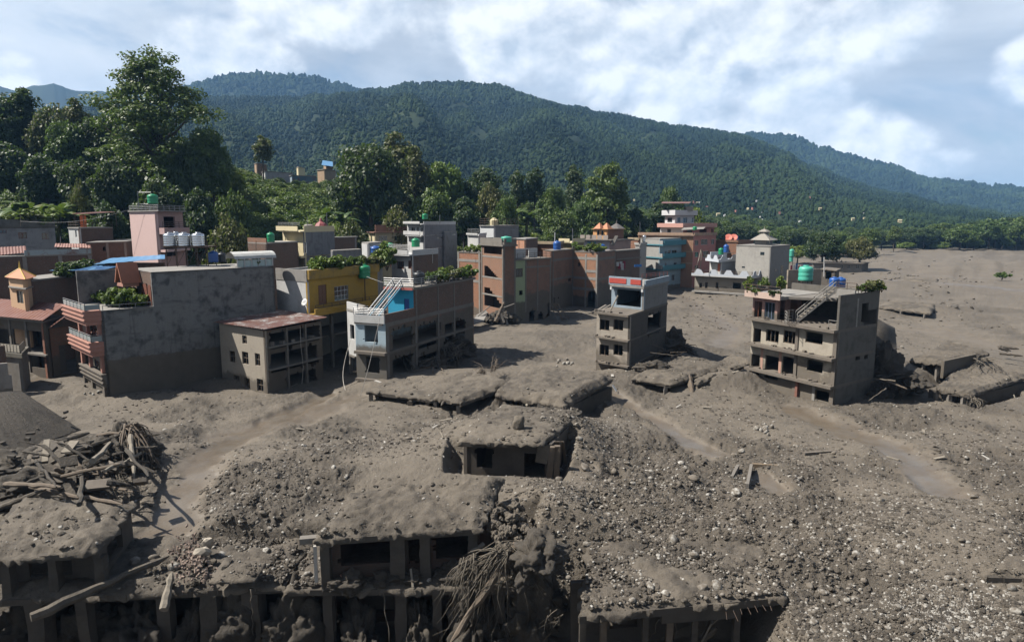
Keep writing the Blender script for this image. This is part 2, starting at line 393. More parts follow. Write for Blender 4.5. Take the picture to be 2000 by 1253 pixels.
bump(1010, 800, 3, 6.0, 5.0, 2.75); bump(1120, 870, 1.4, 2.5, 4, 1.8); bump(1748, 720, 1.0, 2.4, 4.0, 1.6, -.3); bump(880, 668, 1.0, 2.2, 3.4, 1.2); bump(800, 735, .6, 5, 4, 1.1)
bump(960, 740, .8, 9, 6, 1.35); bump(1400, 740, .4, 5, 3, .8); bump(1300, 700, .6, 5, 3, .6); bump(1900, 700, 1.2, 9, 7, 1.3); bump(1950, 800, .3, 6, 4, .6)
bump(190, 880, .9, 5.0, 4.5, 1.9); bump(60, 930, .5, 6, 5, 1.0); bump(480, 900, .5, 4, 5, .5); bump(470, 1050, .3, 3.5, 3, .7); bump(120, 760, .3, 4, 5, .5)
bump(1480, 745, .4, 4, 2.5, 1.0); bump(1800, 560, 0, 30, 10, 1.2); bump(1750, 605, 0, 14, 5, 1.3); bump(1900, 520, 0, 60, 16, 2.2); bump(1700, 545, 0, 25, 6, 1.0)
bump(1450, 560, 0, 14, 8, .8); bump(1090, 660, 0, 10, 8, .5); bump(1680, 900, .2, 7, 5, .5); bump(1850, 1060, 0, 7, 4, 1.0); bump(1600, 1120, 0, 6, 4, .3)
bump(1640, 650, 0, 8, 9, .6); bump(300, 770, .2, 5, 1.8, .5); bump(460, 745, .2, 5, 1.6, .5)
chan([(640, 765), (570, 800), (470, 850), (410, 900), (365, 970), (320, 1050), (230, 1110)], 1.7); chan([(640, 790), (520, 830), (430, 850)], 2.6, .2, .8)
chan([(1200, 770), (1260, 805), (1330, 850), (1400, 885)], 1.3); chan([(1560, 795), (1640, 828), (1730, 868), (1800, 918), (1850, 960)], 1.9)
chan([(1300, 560), (1370, 600), (1430, 640), (1400, 680)], 2.6, 0, .7); chan([(1490, 935), (1520, 960)], .9, .1); chan([(1090, 955), (1150, 945)], .8, .3, .7)
chan([(1000, 650), (1100, 640), (1200, 610)], 3, 0, .5); chan([(1560, 600), (1700, 640), (1850, 650), (1990, 690)], 3, 0, .5)
chan([(1700, 545), (1850, 560), (2050, 575)], 7, 0, .8); chan([(1640, 520), (1800, 535), (2050, 545)], 9, 0, .6); chan([(60, 740), (130, 730)], 2.0, 0, 1.0)
chan([(700, 775), (640, 790)], 1.2, 0, .8); chan([(1240, 700), (1100, 690)], 1.5, .2, .5)
def carve(poly, z, k=1.5): CARVE.append((np.array([(p[0], p[1]) for p in poly], float), z, k))
def pdist(x, y, poly):
    """distance outside a convex ccw polygon (0 inside)"""
    d = np.full(np.shape(x), -1e9)
    for i in range(len(poly)):
        a = poly[i]; b = poly[(i + 1) % len(poly)]; e = b - a; L = math.hypot(*e)
        d = np.maximum(d, ((x - a[0]) * e[1] - (y - a[1]) * e[0]) / L)
    return d
def chan_f(x, y):
    f = np.zeros(np.shape(x)); jx = x + .8 * fbm(x * .5, y * .5, 5, 3); jy = y + .8 * fbm(x * .5 + 9, y * .5, 6, 3)
    for pts, w, wet in CHAN:
        d = np.full(np.shape(x), 1e9)
        for (ax, ay), (bx, by) in zip(pts[:-1], pts[1:]):
            ex, ey = bx - ax, by - ay; t = np.clip(((jx - ax) * ex + (jy - ay) * ey) / (ex * ex + ey * ey), 0, 1)
            d = np.minimum(d, np.hypot(jx - ax - t * ex, jy - ay - t * ey))
        f = np.maximum(f, wet * (1 - sstep(w * .3, w * 1.35, d)))
    return f
def coarse(x, y):
    z = hill(x, y)
    for (cx, cy, rx, ry, h, rot) in BUMPS:
        dx = x - cx; dy = y - cy; c, s = math.cos(rot), math.sin(rot); a = (dx * c + dy * s) / rx; b = (-dx * s + dy * c) / ry
        r2 = a * a + b * b; z = z + h * np.exp(-r2 * .9)
    return z
def ground(x, y, fine=True, want_wet=False):
    x = np.asarray(x, float); y = np.asarray(y, float); r = np.hypot(x, y)
    z = coarse(x, y); w = chan_f(x, y); open_ = 1 - sstep(110, 140, y) * (1 - sstep(1250, 1500, ucol(x, y)))
    lump = sstep(-.25, .35, fbm(x * .13, y * .13, 21, 3)) * (1 - .92 * w)
    # the rubble fields round the nearest ruins are rough, the plain beyond is smoother
    lump = lump * (.45 + .55 * (1 - sstep(55, 95, r))) + .12
    lump = lump * (1 - .92 * w)
    z = z - w * .30 + .55 * fbm(x * .07, y * .07, 2, 4) * (1 - .5 * w) + .8 * (lump - .3) * (.4 - np.abs(fbm(x * .17, y * .17, 12, 3)) * 1.6) * (1 - sstep(60, 120, r))
    if fine:
        nr = 1 - sstep(150, 330, r)
        z = z + nr * lump * (.72 * fbm(x * .3, y * .3, 31, 3) + .30 * fbm(x * .9, y * .9, 41, 4) + .13 * (np.abs(fbm(x * 2.1, y * 2.1, 51, 3)) * 2 - .4) + .07 * fbm(x * 5.5, y * 5.5, 61, 2))
        z = z + nr * (1 - lump) * (.035 * fbm(x * 1.3, y * 1.3, 71, 4)) + nr * .03 * (1 - w) * fbm(x * 4, y * 4, 72, 2)
        z = z + sstep(150, 300, r) * (1 - sstep(1500, 2500, r)) * (2.2 * fbm(x * .03, y * .07, 81, 5) + .8 * (np.abs(fbm(x * .06, y * .11, 82, 3)) * 2 - .4)) * open_
    for poly, zc, k in CARVE:
        b = (x > poly[:, 0].min() - 6) & (x < poly[:, 0].max() + 6) & (y > poly[:, 1].min() - 6) & (y < poly[:, 1].max() + 6)
        if np.ndim(x) == 0:
            if not b: continue
            d = max(0.0, float(pdist(x, y, poly))); z = min(z, zc + k * d + .15 * float(fbm(x * .8, y * .8, 91, 3)))
        elif b.any():
            d = np.maximum(0, pdist(x[b], y[b], poly)); z[b] = np.minimum(z[b], zc + k * d + .2 * fbm(x[b] * .8, y[b] * .8, 91, 3))
    return (z, w, lump) if want_wet else z
def gz(x, y): return float(ground(np.array([x]), np.array([y]))[0])

# carved hollows: the pit before the nearest ruin, and the rooms left open under buried slabs
PITX0, PITX1 = -32.0, 1.0
carve([(PITX0, 6), (-.5, 6), (-.5, 35.0), (PITX0, 35.0)], -4.2, 3.0)
carve([(-.5, 6), (11.0, 6), (11.3, 32.2), (-.5, 32.6)], -3.2, 2.0)
_a, _b = W(895, 930, .7), W(1085, 940, .7)
carve([(_a.x, _a.y - 1.5), (_b.x + .2, _b.y - 1.5), (_b.x + .6, _b.y + 3.4), (_a.x - .2, _a.y + 3.4)], .6, 1.6)
_q = [W(1790, 772), W(1905, 800), W(1990, 775), W(1850, 735)]
carve([(p.x, p.y) for p in _q], -.3, 1.0)

def fan_grid(name, us, rs, fn, mat, attrs=True):
    """a sheet of ground: columns fan out, rows get wider with distance"""
    A = np.array(us); Rr = np.array(rs)
    X = np.outer(Rr, np.sin(A)); Y = np.outer(Rr, np.cos(A))
    x = X.ravel(); y = Y.ravel(); z, w, op, lu = fn(x, y)
    nr, nu = X.shape
    me = bpy.data.meshes.new(name); me.vertices.add(len(x)); me.vertices.foreach_set('co', np.stack([x, y, z], 1).ravel())
    i = (np.arange(nr - 1)[:, None] * nu + np.arange(nu - 1)[None, :]).ravel()
    q = np.stack([i, i + 1, i + nu + 1, i + nu], 1)
    me.loops.add(q.size); me.loops.foreach_set('vertex_index', q.ravel()); me.polygons.add(len(q))
    me.polygons.foreach_set('loop_start', np.arange(len(q)) * 4); me.polygons.foreach_set('loop_total', np.full(len(q), 4))
    me.polygons.foreach_set('use_smooth', np.ones(len(q), bool)); me.update(); me.validate()
    for nm, val in (('wet', w), ('green', op), ('rubble', lu)):
        a = me.attributes.new(nm, 'FLOAT', 'POINT'); a.data.foreach_set('value', val.astype(np.float32))
    me.materials.append(mat); return me
def gfun(x, y):
    z, w, lu = ground(x, y, True, True)
    grn = sstep(1.0, 3.5, hill(x, y) + 1.2 * fbm(x * .08, y * .08, 97, 3)) * sstep(112, 122, y); grn = np.maximum(grn, sstep(425, 470, y)); return z, w * (1 - grn), grn, lu * (1 - sstep(140, 260, y)) + .5 * sstep(.05, .3, fbm(x * .03, y * .09, 83, 4)) * sstep(140, 260, y)
_us = np.concatenate([np.linspace(-1.2, -.72, 40)[:-1], np.linspace(-.72, .72, 860), np.linspace(.72, 1.2, 40)[1:]])
_rs = [9.0]
while _rs[-1] < 20: _rs.append(_rs[-1] + .35)
while _rs[-1] < 175: _rs.append(_rs[-1] * 1 + _rs[-1] * (.0016 + _rs[-1] / 28000))
while _rs[-1] < 4400: _rs.append(_rs[-1] * 1.055)
gme = fan_grid('ground', _us, _rs, gfun, M_MUD)
tag(link('ground', gme), 'grey brown flood mud covering the buried town and the wide valley floor', None, None, 'structure')

# ------------------------------------------------------------------ mountains
def leafcol(name, a, b):
    if name in MATS: return MATS[name]
    m, T = mat_base(name); pos = T.n('ShaderNodeNewGeometry').outputs['Position']
    r = T.n('ShaderNodeObjectInfo').outputs['Random']; n = T.noise(pos, .004, 4, .6); n2 = T.noise(pos, .4, 3)
    f = T.m('ADD', T.m('MULTIPLY', r, .35), T.ss(n, .44, .6, 0, .9), clamp=True)  # broad patches paint cloud shadow and lighter stretches into the forest colour
    c = T.mix(f, a, b); c = T.mix(T.ss(n2, .4, .7, 0, .5), c, dk(a, .5))
    finish(T, c, .9, spec=.1); MATS[name] = m; return m
M_FOR = leafcol('forest_green', (.006, .016, .009), (.024, .042, .016)); M_FORG = leafcol('forest_floor', (.008, .017, .008), (.024, .036, .014))
def blob(name, seed, k=2, sq=(1, 1, 1), amp=.35, mat=None, smooth=False, cone=0.0, flat=0.0):
    import bmesh
    bm = bmesh.new(); bmesh.ops.create_icosphere(bm, subdivisions=k, radius=1.0); rr = random.Random(seed)
    ph = [Vector((rr.uniform(-9, 9), rr.uniform(-9, 9), rr.uniform(-9, 9))) for _ in range(3)]
    from mathutils import noise as mn
    for v in bm.verts:
        p = v.co.copy(); d = 1 + amp * mn.noise(p * 1.1 + ph[0]) + amp * .6 * mn.noise(p * 2.6 + ph[1]) + amp * .35 * mn.noise(p * 6 + ph[2]) + (amp * .22 * mn.noise(p * 14 + ph[0]) if k > 3 else 0)
        q = p * d
        if cone: q.x *= 1 - cone * (p.z + 1) / 2; q.y *= 1 - cone * (p.z + 1) / 2
        if flat and q.z < -flat: q.z = -flat
        v.co = Vector((q.x * sq[0], q.y * sq[1], q.z * sq[2]))
    me = bpy.data.meshes.new(name); bm.to_mesh(me); bm.free()
    if mat: me.materials.append(mat)
    if smooth: me.polygons.foreach_set('use_smooth', [True] * len(me.polygons))
    me.update(); return me
def scatter_group():
    """Instance on Points: every vertex carries size, turn and which shape"""
    g = bpy.data.node_groups.new('scatter', 'GeometryNodeTree')
    g.interface.new_socket('Geometry', in_out='INPUT', socket_type='NodeSocketGeometry')
    g.interface.new_socket('Set', in_out='INPUT', socket_type='NodeSocketCollection')
    g.interface.new_socket('Geometry', in_out='OUTPUT', socket_type='NodeSocketGeometry')
    N = g.nodes; L = g.links
    i = N.new('NodeGroupInput'); o = N.new('NodeGroupOutput'); ci = N.new('GeometryNodeCollectionInfo'); ci.transform_space = 'ORIGINAL'
    ci.inputs['Separate Children'].default_value = True; ci.inputs['Reset Children'].default_value = True
    ip = N.new('GeometryNodeInstanceOnPoints'); ip.inputs['Pick Instance'].default_value = True
    def at(nm, t):
        a = N.new('GeometryNodeInputNamedAttribute'); a.data_type = t; a.inputs['Name'].default_value = nm; return a.outputs['Attribute']
    er = N.new('FunctionNodeEulerToRotation'); L.new(at('rot', 'FLOAT_VECTOR'), er.inputs[0])
    L.new(i.outputs['Geometry'], ip.inputs['Points']); L.new(i.outputs['Set'], ci.inputs['Collection']); L.new(ci.outputs[0], ip.inputs['Instance'])
    L.new(at('pick', 'INT'), ip.inputs['Instance Index']); L.new(er.outputs[0], ip.inputs['Rotation']); L.new(at('sc', 'FLOAT_VECTOR'), ip.inputs['Scale'])
    L.new(ip.outputs[0], o.inputs[0]); return g
SCAT = scatter_group()
def scatter(name, label, cat, P, S, Rt, meshes, kind='stuff'):
    col = bpy.data.collections.new(name + '_shapes')
    for k, m in enumerate(meshes):
        ob = bpy.data.objects.new('%s_shape_%02d' % (name, k), m); col.objects.link(ob)
    P = np.asarray(P, float); n = len(P); S = np.asarray(S, float)
    if S.ndim == 1: S = np.stack([S, S, S], 1)
    me = bpy.data.meshes.new(name); me.vertices.add(n); me.vertices.foreach_set('co', P.ravel())
    a = me.attributes.new('sc', 'FLOAT_VECTOR', 'POINT'); a.data.foreach_set('vector', S.astype(np.float32).ravel())
    a = me.attributes.new('rot', 'FLOAT_VECTOR', 'POINT'); a.data.foreach_set('vector', np.asarray(Rt, np.float32).ravel())
    a = me.attributes.new('pick', 'INT', 'POINT'); a.data.foreach_set('value', np.random.RandomState(n).randint(0, len(meshes), n).astype(np.int32))
    me.update(); o = link(name, me); md = o.modifiers.new('scatter', 'NODES'); md.node_group = SCAT
    for it in SCAT.interface.items_tree:
        if it.name == 'Set' and it.in_out == 'INPUT': md[it.identifier] = col
    return tag(o, label, cat, None, kind)
FTREES = [blob('far_tree_a', 1, 2, (.5, .5, .62), .5, M_FOR), blob('far_tree_b', 2, 2, (.5, .5, .7), .5, M_FOR, cone=.15),
          blob('far_tree_c', 3, 2, (.6, .6, .5), .55, M_FOR), blob('far_tree_d', 4, 2, (.36, .36, .85), .45, M_FOR, cone=.35)]
for m in FTREES: m.transform(__import__('mathutils').Matrix.Translation((0, 0, .45)))
def mountain(name, label, prof, Yc, Y0, z0, n_tree, tsize, seed, pw=1.0, gul=.10, back=.35, forest_label=None, ext=0):
    pu = [p[0] for p in prof]; pr = [p[1] for p in prof]
    u = np.linspace(pu[0] - ext, pu[-1] + ext, 300); nt = 90
    rs_ = np.random.RandomState(seed)
    def surf_(uu, t):
        row = np.interp(uu, pu, pr)
        zc = CAMH + (-SP + (626.5 - row) / F * CP) / (CP + (626.5 - row) / F * SP) * Yc
        zc = zc - tsize * .55 + Yc * .004 * fbm(uu * .03, uu * 0 + 3, seed + 5, 4)
        tt = np.clip(t, 0, 1); Y = Y0 + (Yc - Y0) * t
        x = (uu - 1000) / F * (Y * CP + 0)
        sp = fbm(uu * .006 + tt * .5, tt * 1.1 + seed, seed, 5)
        g = gul * (zc - z0) * sp * np.sin(np.pi * np.clip(tt, 0, 1)) ** .7 * 1.6
        z = z0 + (zc - z0) * tt ** pw + g
        z = z - np.maximum(t - 1, 0) * (zc - z0) * 1.5
        return x, Y, z
    ts = np.concatenate([np.linspace(0, 1, nt), [1.1, 1.25, 1 + back]])
    U, Tt = np.meshgrid(u, ts); x, y, z = surf_(U.ravel(), Tt.ravel())
    nu = len(u); nr = len(ts); i = (np.arange(nr - 1)[:, None] * nu + np.arange(nu - 1)[None, :]).ravel()
    q = np.stack([i, i + 1, i + nu + 1, i + nu], 1)
    me = bpy.data.meshes.new(name); me.from_pydata(np.stack([x, y, z], 1).tolist(), [], q.tolist()); me.materials.append(M_FORG)
    me.polygons.foreach_set('use_smooth', np.ones(len(q), bool)); me.update()
    tag(link(name, me), label, None, None, 'structure')
    if n_tree:
        t = rs_.rand(n_tree) ** .85 * 1.01; t[:n_tree // 25] = 1.0 + rs_.uniform(-.012, .004, n_tree // 25)
        uu = rs_.uniform(pu[0] - ext, pu[-1] + ext, n_tree)
        x, y, z = surf_(uu, t); s = tsize * rs_.uniform(.55, 1.35, n_tree) * (.45 + .55 * t)
        clear = fbm(uu * .03, t * 14, seed + 9, 4) > .42
        keep = ~clear | (t > .93)
        P = np.stack([x, y, z - s * .08], 1)[keep]; S = np.stack([s * rs_.uniform(.8, 1.3, n_tree), s * rs_.uniform(.8, 1.3, n_tree), s], 1)[keep]
        Rt = np.zeros((len(P), 3)); Rt[:, 2] = rs_.uniform(0, 6.28, len(P))
        scatter(name + '_forest', forest_label, 'forest', P, S, Rt, FTREES)
    return surf_
MS = mountain('mountain', 'dark forested main ridge behind the town', [(-300, 215), (0, 220), (200, 215), (400, 190), (500, 190), (600, 192), (700, 180), (760, 172), (800, 165), (860, 159), (920, 159), (980, 168),
         (1040, 192), (1100, 208), (1200, 226), (1300, 246), (1400, 256), (1450, 270), (1520, 300), (1600, 333), (1700, 368), (1800, 392), (1900, 410), (2000, 420), (2300, 428)],
         1700, 480, 8, 60000, 7.5, 3, 1.05, .13, forest_label='dense dark forest covering the main ridge')
MS2 = mountain('spur', 'lighter green spur in front of the main ridge, right of centre', [(1000, 372), (1060, 335), (1130, 305), (1200, 290), (1260, 300), (1330, 330), (1420, 372), (1520, 405), (1640, 428), (1760, 436)],
         900, 470, 6, 18000, 4.8, 8, .9, .16, forest_label='lighter forest on the lower spur right of centre')
mountain('far_ridge', 'pale bluish ridge behind the main ridge on the right', [(1330, 300), (1430, 268), (1470, 265), (1530, 268), (1600, 290), (1700, 318), (1800, 350), (1900, 362), (2000, 370), (2300, 385)],
         2700, 1750, 20, 14000, 18, 5, 1.0, .15, forest_label='hazy forest on the far right ridge')
mountain('far_hill', 'pale bluish rounded hill behind the main ridge on the left', [(250, 215), (330, 190), (400, 165), (450, 155), (520, 142), (600, 149), (700, 172), (780, 195), (860, 215)],
         2700, 1800, 60, 9000, 17, 6, 1.0, .12, forest_label='hazy forest on the rounded far hill')
mountain('distant_mountain', 'blue mountain at the far left under the clouds', [(-200, 150), (0, 152), (30, 163), (60, 172), (90, 163), (130, 155), (170, 168), (230, 172), (300, 180), (420, 210)],
         3300, 2700, 100, 0, 30, 7, 1.0, .1)
# the air of the valley
hb = MB(); hb.prism([(-4200, -200), (4200, -200), (4200, 4600), (-4200, 4600)], -12, 860)
_hz = bpy.data.materials.new('valley_haze'); _hz.use_nodes = True; _T = NT(_hz.node_tree)
_pv = _T.n('ShaderNodeVolumePrincipled', {'Color': (.30, .58, 1.0, 1), 'Density': 8.0e-5, 'Anisotropy': 0.0}); _T.n('ShaderNodeOutputMaterial', {1: _pv.outputs[0]})
hz = hb.build('haze', _hz, None, kind='stuff', label='bluish valley haze', cat='haze')
# ------------------------------------------------------------------ foliage shapes
def leaf_mesh(name, clusters, per, size, mat, seed, up=.5, elong=1.5, flat=.75, tone=None):
    rs = np.random.RandomState(seed); C = np.array([c[:3] for c in clusters]); Rr = np.array([c[3] for c in clusters]); k = len(C)
    n = k * per; ci = np.repeat(np.arange(k), per)
    d = rs.normal(size=(n, 3)); d /= np.linalg.norm(d, axis=1)[:, None]
    rad = rs.rand(n) ** .45; off = d * rad[:, None] * Rr[ci][:, None]; off[:, 2] *= flat
    p = C[ci] + off
    nn = d * .55 + np.array([0, 0, up]) + rs.normal(size=(n, 3)) * .55; nn /= np.linalg.norm(nn, axis=1)[:, None]
    t = np.cross(nn, rs.normal(size=(n, 3))); t /= np.linalg.norm(t, axis=1)[:, None] + 1e-9; b = np.cross(nn, t)
    s = size * rs.uniform(.6, 1.35, n)[:, None]
    v = np.stack([p - t * s * elong * .5, p - b * s * .5, p + t * s * elong * .5, p + b * s * .5], 1).reshape(-1, 3)
    me = bpy.data.meshes.new(name); me.vertices.add(n * 4); me.vertices.foreach_set('co', v.ravel())
    me.loops.add(n * 4); me.loops.foreach_set('vertex_index', np.arange(n * 4)); me.polygons.add(n)
    me.polygons.foreach_set('loop_start', np.arange(n) * 4); me.polygons.foreach_set('loop_total', np.full(n, 4)); me.update()
    cr = rs.rand(k)[ci] * .55 + rs.rand(n) * .45
    a = me.attributes.new('rv', 'FLOAT', 'FACE'); a.data.foreach_set('value', cr.astype(np.float32)); me.materials.append(mat); return me
M_LEAF = leaf_mat('leaf_mid', (.030, .062, .012), (.072, .118, .024)); M_LEAFD = leaf_mat('leaf_dark', (.016, .036, .012), (.038, .066, .020), .03, .4)
M_LEAFY = leaf_mat('leaf_bright', (.060, .110, .016), (.125, .175, .030), .15, .4); M_LEAFO = leaf_mat('leaf_olive', (.048, .060, .018), (.10, .108, .036), .1, .4)
M_BARK = plain('bark', (.075, .06, .047), .95, 0, .5, .2)
def ell_clusters(rs, n, w, h0, h1, r, fill=.5, top=1.0):
    out = []
    for i in range(n):
        while True:
            d = rs.normal(size=3); d /= np.linalg.norm(d)
            if d[2] > -.55: break
        q = (fill + (1 - fill) * rs.rand()) if rs.rand() < .8 else rs.rand() * .6
        zc = (h0 + h1) / 2; hz = (h1 - h0) / 2 
        out.append((d[0] * w / 2 * q, d[1] * w / 2 * q, zc + d[2] * hz * q * top, r * rs.uniform(.65, 1.3)))
    return out
def trunk_mesh(name, clusters, hb, r0, rs, n_limb=9, twist=.4):
    mb = MB(); top = Vector((rs.uniform(-.3, .3), rs.uniform(-.3, .3), hb)); mid = Vector((rs.uniform(-twist, twist), rs.uniform(-twist, twist), hb * .5))
    mb.tube([(0, 0, -.6), (0, 0, .3), mid, top], [r0 * 1.5, r0 * 1.1, r0 * .9, r0 * .75], 8)
    pick = [clusters[i] for i in rs.choice(len(clusters), min(n_limb, len(clusters)), replace=False)]
    for c in pick:
        e = Vector(c[:3]); st = mid.lerp(top, rs.uniform(.3, 1.0)); m1 = st.lerp(e, .45) + Vector((0, 0, -.06 * (e - st).length + rs.uniform(-.3, .3)))
        mb.tube([st, m1, e], [r0 * .5, r0 * .3, r0 * .08], 5)
    return new_mesh(name, mb.v, mb.f, M_BARK, True, False)
TREES = {}
def mk_tree(kind, w, h, n, per, size, r, mat, seed, h0f=.3, hb=.4, r0=.35, flat=.7, fill=.5, layers=0, up=.5, limbs=9):
    rs = np.random.RandomState(seed)
    if layers:
        cl = []
        for L in range(layers):
            f = L / max(1, layers - 1); z = h * (h0f + (1 - h0f) * (.08 + .88 * f)); ww = w * (1 - .58 * f ** 2.2) * rs.uniform(.85, 1.1)
            m = max(4, int(n / layers * (1.25 - .7 * f)))
            ang = rs.rand() * 6.28
            for i in range(m):
                a = ang + rs.rand() * 6.28; q = rs.rand() ** .5; cl.append((math.cos(a) * ww / 2 * q, math.sin(a) * ww / 2 * q, z + rs.normal() * h * .025 - q * h * .05, r * rs.uniform(.7, 1.25)))
    else: cl = ell_clusters(rs, n, w - r, h * h0f, h - r * .5, r, fill)
    TREES[kind] = (leaf_mesh('crown_' + kind, cl, per, size, mat, seed, up, flat=flat), trunk_mesh('trunk_' + kind, cl, h * hb, r0, rs, limbs), w, h)
mk_tree('round', 12, 14, 60, 150, .44, 2.0, M_LEAF, 1); mk_tree('round2', 11, 13, 52, 150, .44, 2.1, M_LEAF, 2, .22)
mk_tree('dome', 14, 13, 90, 130, .40, 1.9, M_LEAFD, 3, .12, .35, .5, .7, .72); mk_tree('dark', 11, 15, 60, 150, .44, 2.0, M_LEAFD, 4, .2)
mk_tree('tall', 7, 17, 48, 130, .40, 1.5, M_LEAFD, 5, .28, .6, .25); mk_tree('tallg', 7.5, 18, 42, 120, .40, 1.5, M_LEAFO, 6, .35, .6, .25)
mk_tree('spread', 26, 30, 270, 140, .40, 2.2, M_LEAF, 17, .26, .55, .8, .5, .5, 10, .9, 40); mk_tree('layer', 15, 17, 80, 150, .44, 2.0, M_LEAF, 8, .3, .5, .4, .55, .5, 6, .8, 16)
mk_tree('bright', 11, 11, 48, 150, .42, 2.0, M_LEAFY, 9, .15); mk_tree('thin', 6, 16, 40, 60, .38, 1.0, M_LEAFO, 10, .22, .8, .2, .8, .3, 0, .4, 14)
mk_tree('olive', 11, 12, 55, 140, .42, 1.9, M_LEAFO, 11, .15); mk_tree('bush', 5, 4, 22, 100, .32, 1.2, M_LEAF, 12, .0, .3, .15)
mk_tree('bushy', 5, 3.6, 22, 100, .32, 1.2, M_LEAFY, 13, .0, .3, .15); mk_tree('bushd', 5, 4, 22, 100, .32, 1.2, M_LEAFD, 14, .0, .3, .15)
TREE_N = [0]
def tree(px, top, Y, kind, wpx, label, group=None, name='tree', cat='tree', base=None, rz=None, squash=None):
    cm, tm, w0, h0 = TREES[kind]; f = Y * CP; p = XY(px, Y, CAMH); zb = gz(p.x, Y) if base is None else base
    zt = ZR(top, Y); h = zt - zb; w = wpx / F * Y
    e = thing(name, label, cat, (p.x, Y, zb), group); e.rotation_euler.z = rnd.uniform(0, 6.28) if rz is None else rz; e.scale = (w / w0, w / w0, h / h0)
    link('trunk', tm, e); link('crown', cm, e); return e
def plant_meshes():
    out = {}
    for k, (m, s) in {'g': (M_LEAF, 21), 'y': (M_LEAFY, 22), 'd': (M_LEAFD, 23), 'o': (M_LEAFO, 24)}.items():
        rs = np.random.RandomState(s); cl = [(rs.normal() * .28, rs.normal() * .28, .25 + .65 * rs.rand(), .26 * rs.uniform(.7, 1.3)) for _ in range(9)]
        mb = MB()
        for c in cl[:6]: mb.tube([(0, 0, -.05), (c[0] * .4, c[1] * .4, c[2] * .5), c[:3]], [.03, .02, .008], 4)
        out[k] = (leaf_mesh('plant_leaves_' + k, cl, 45, .17, m, s, .4), new_mesh('plant_stem_' + k, mb.v, mb.f, M_BARK, True, False))
    return out
PLANTS = plant_meshes()
def plant(p, size, kind, label, group=None, name='plant', squash=1.0):
    e = thing(name, label, 'plant', p, group); e.rotation_euler.z = rnd.uniform(0, 6.28); e.scale = (size, size, size * squash)
    link('stem', PLANTS[kind][1], e); link('foliage', PLANTS[kind][0], e); return e
def banana_mesh(seed):
    rs = random.Random(seed); mb = MB(); tr = MB(); tr.tube([(0, 0, -.3), (.05, 0, 1.2), (.1, .05, 2.4)], [.2, .17, .12], 7)
    rv = []
    for i in range(11):
        a = i * 2.4 + rs.uniform(-.3, .3); L = rs.uniform(1.9, 2.9); lift = rs.uniform(.5, 1.25); w = rs.uniform(.28, .40); pts = []
        for j in range(7):
            t = j / 6; r = L * t * math.cos(lift * .7); z = 2.2 + L * (t * math.sin(lift) - .75 * t * t * (1.2 - lift * .4)); pts.append((math.cos(a) * r + .1, math.sin(a) * r, z, w * math.sin(PI * (t * .86 + .12)) ** .6))
        sx, sy = -math.sin(a), math.cos(a); n = len(mb.v)
        for (x, y, z, ww) in pts: mb.v += [(x - sx * ww, y - sy * ww, z - ww * .25), (x, y, z), (x + sx * ww, y + sy * ww, z - ww * .25)]
        for j in range(6):
            for q in (0, 1): mb.f.append((n + j * 3 + q, n + j * 3 + q + 1, n + j * 3 + q + 4, n + j * 3 + q + 3)); rv.append(rs.random())
    me = new_mesh('banana_leaves', mb.v, mb.f, M_LEAF, False, False); at = me.attributes.new('rv', 'FLOAT', 'FACE'); at.data.foreach_set('value', rv)
    return me, new_mesh('banana_stem', tr.v, tr.f, M_LEAFO, True, False)
BAN = [banana_mesh(s) for s in (1, 2, 3)]
def banana(px, top, Y, label, group):
    p = XY(px, Y, 12); zb = gz(p.x, Y); zt = ZR(top, Y); s = max(.8, min(2.2, (zt - zb) / 4.4)); zb = zt - 4.4 * s
    e = thing('banana_plant', label, 'banana plant', (p.x, Y, zb), group); e.scale = (s, s, s); e.rotation_euler.z = rnd.uniform(0, 6.28)
    m = rnd.choice(BAN); link('stem', m[1], e); link('leaves', m[0], e); return e

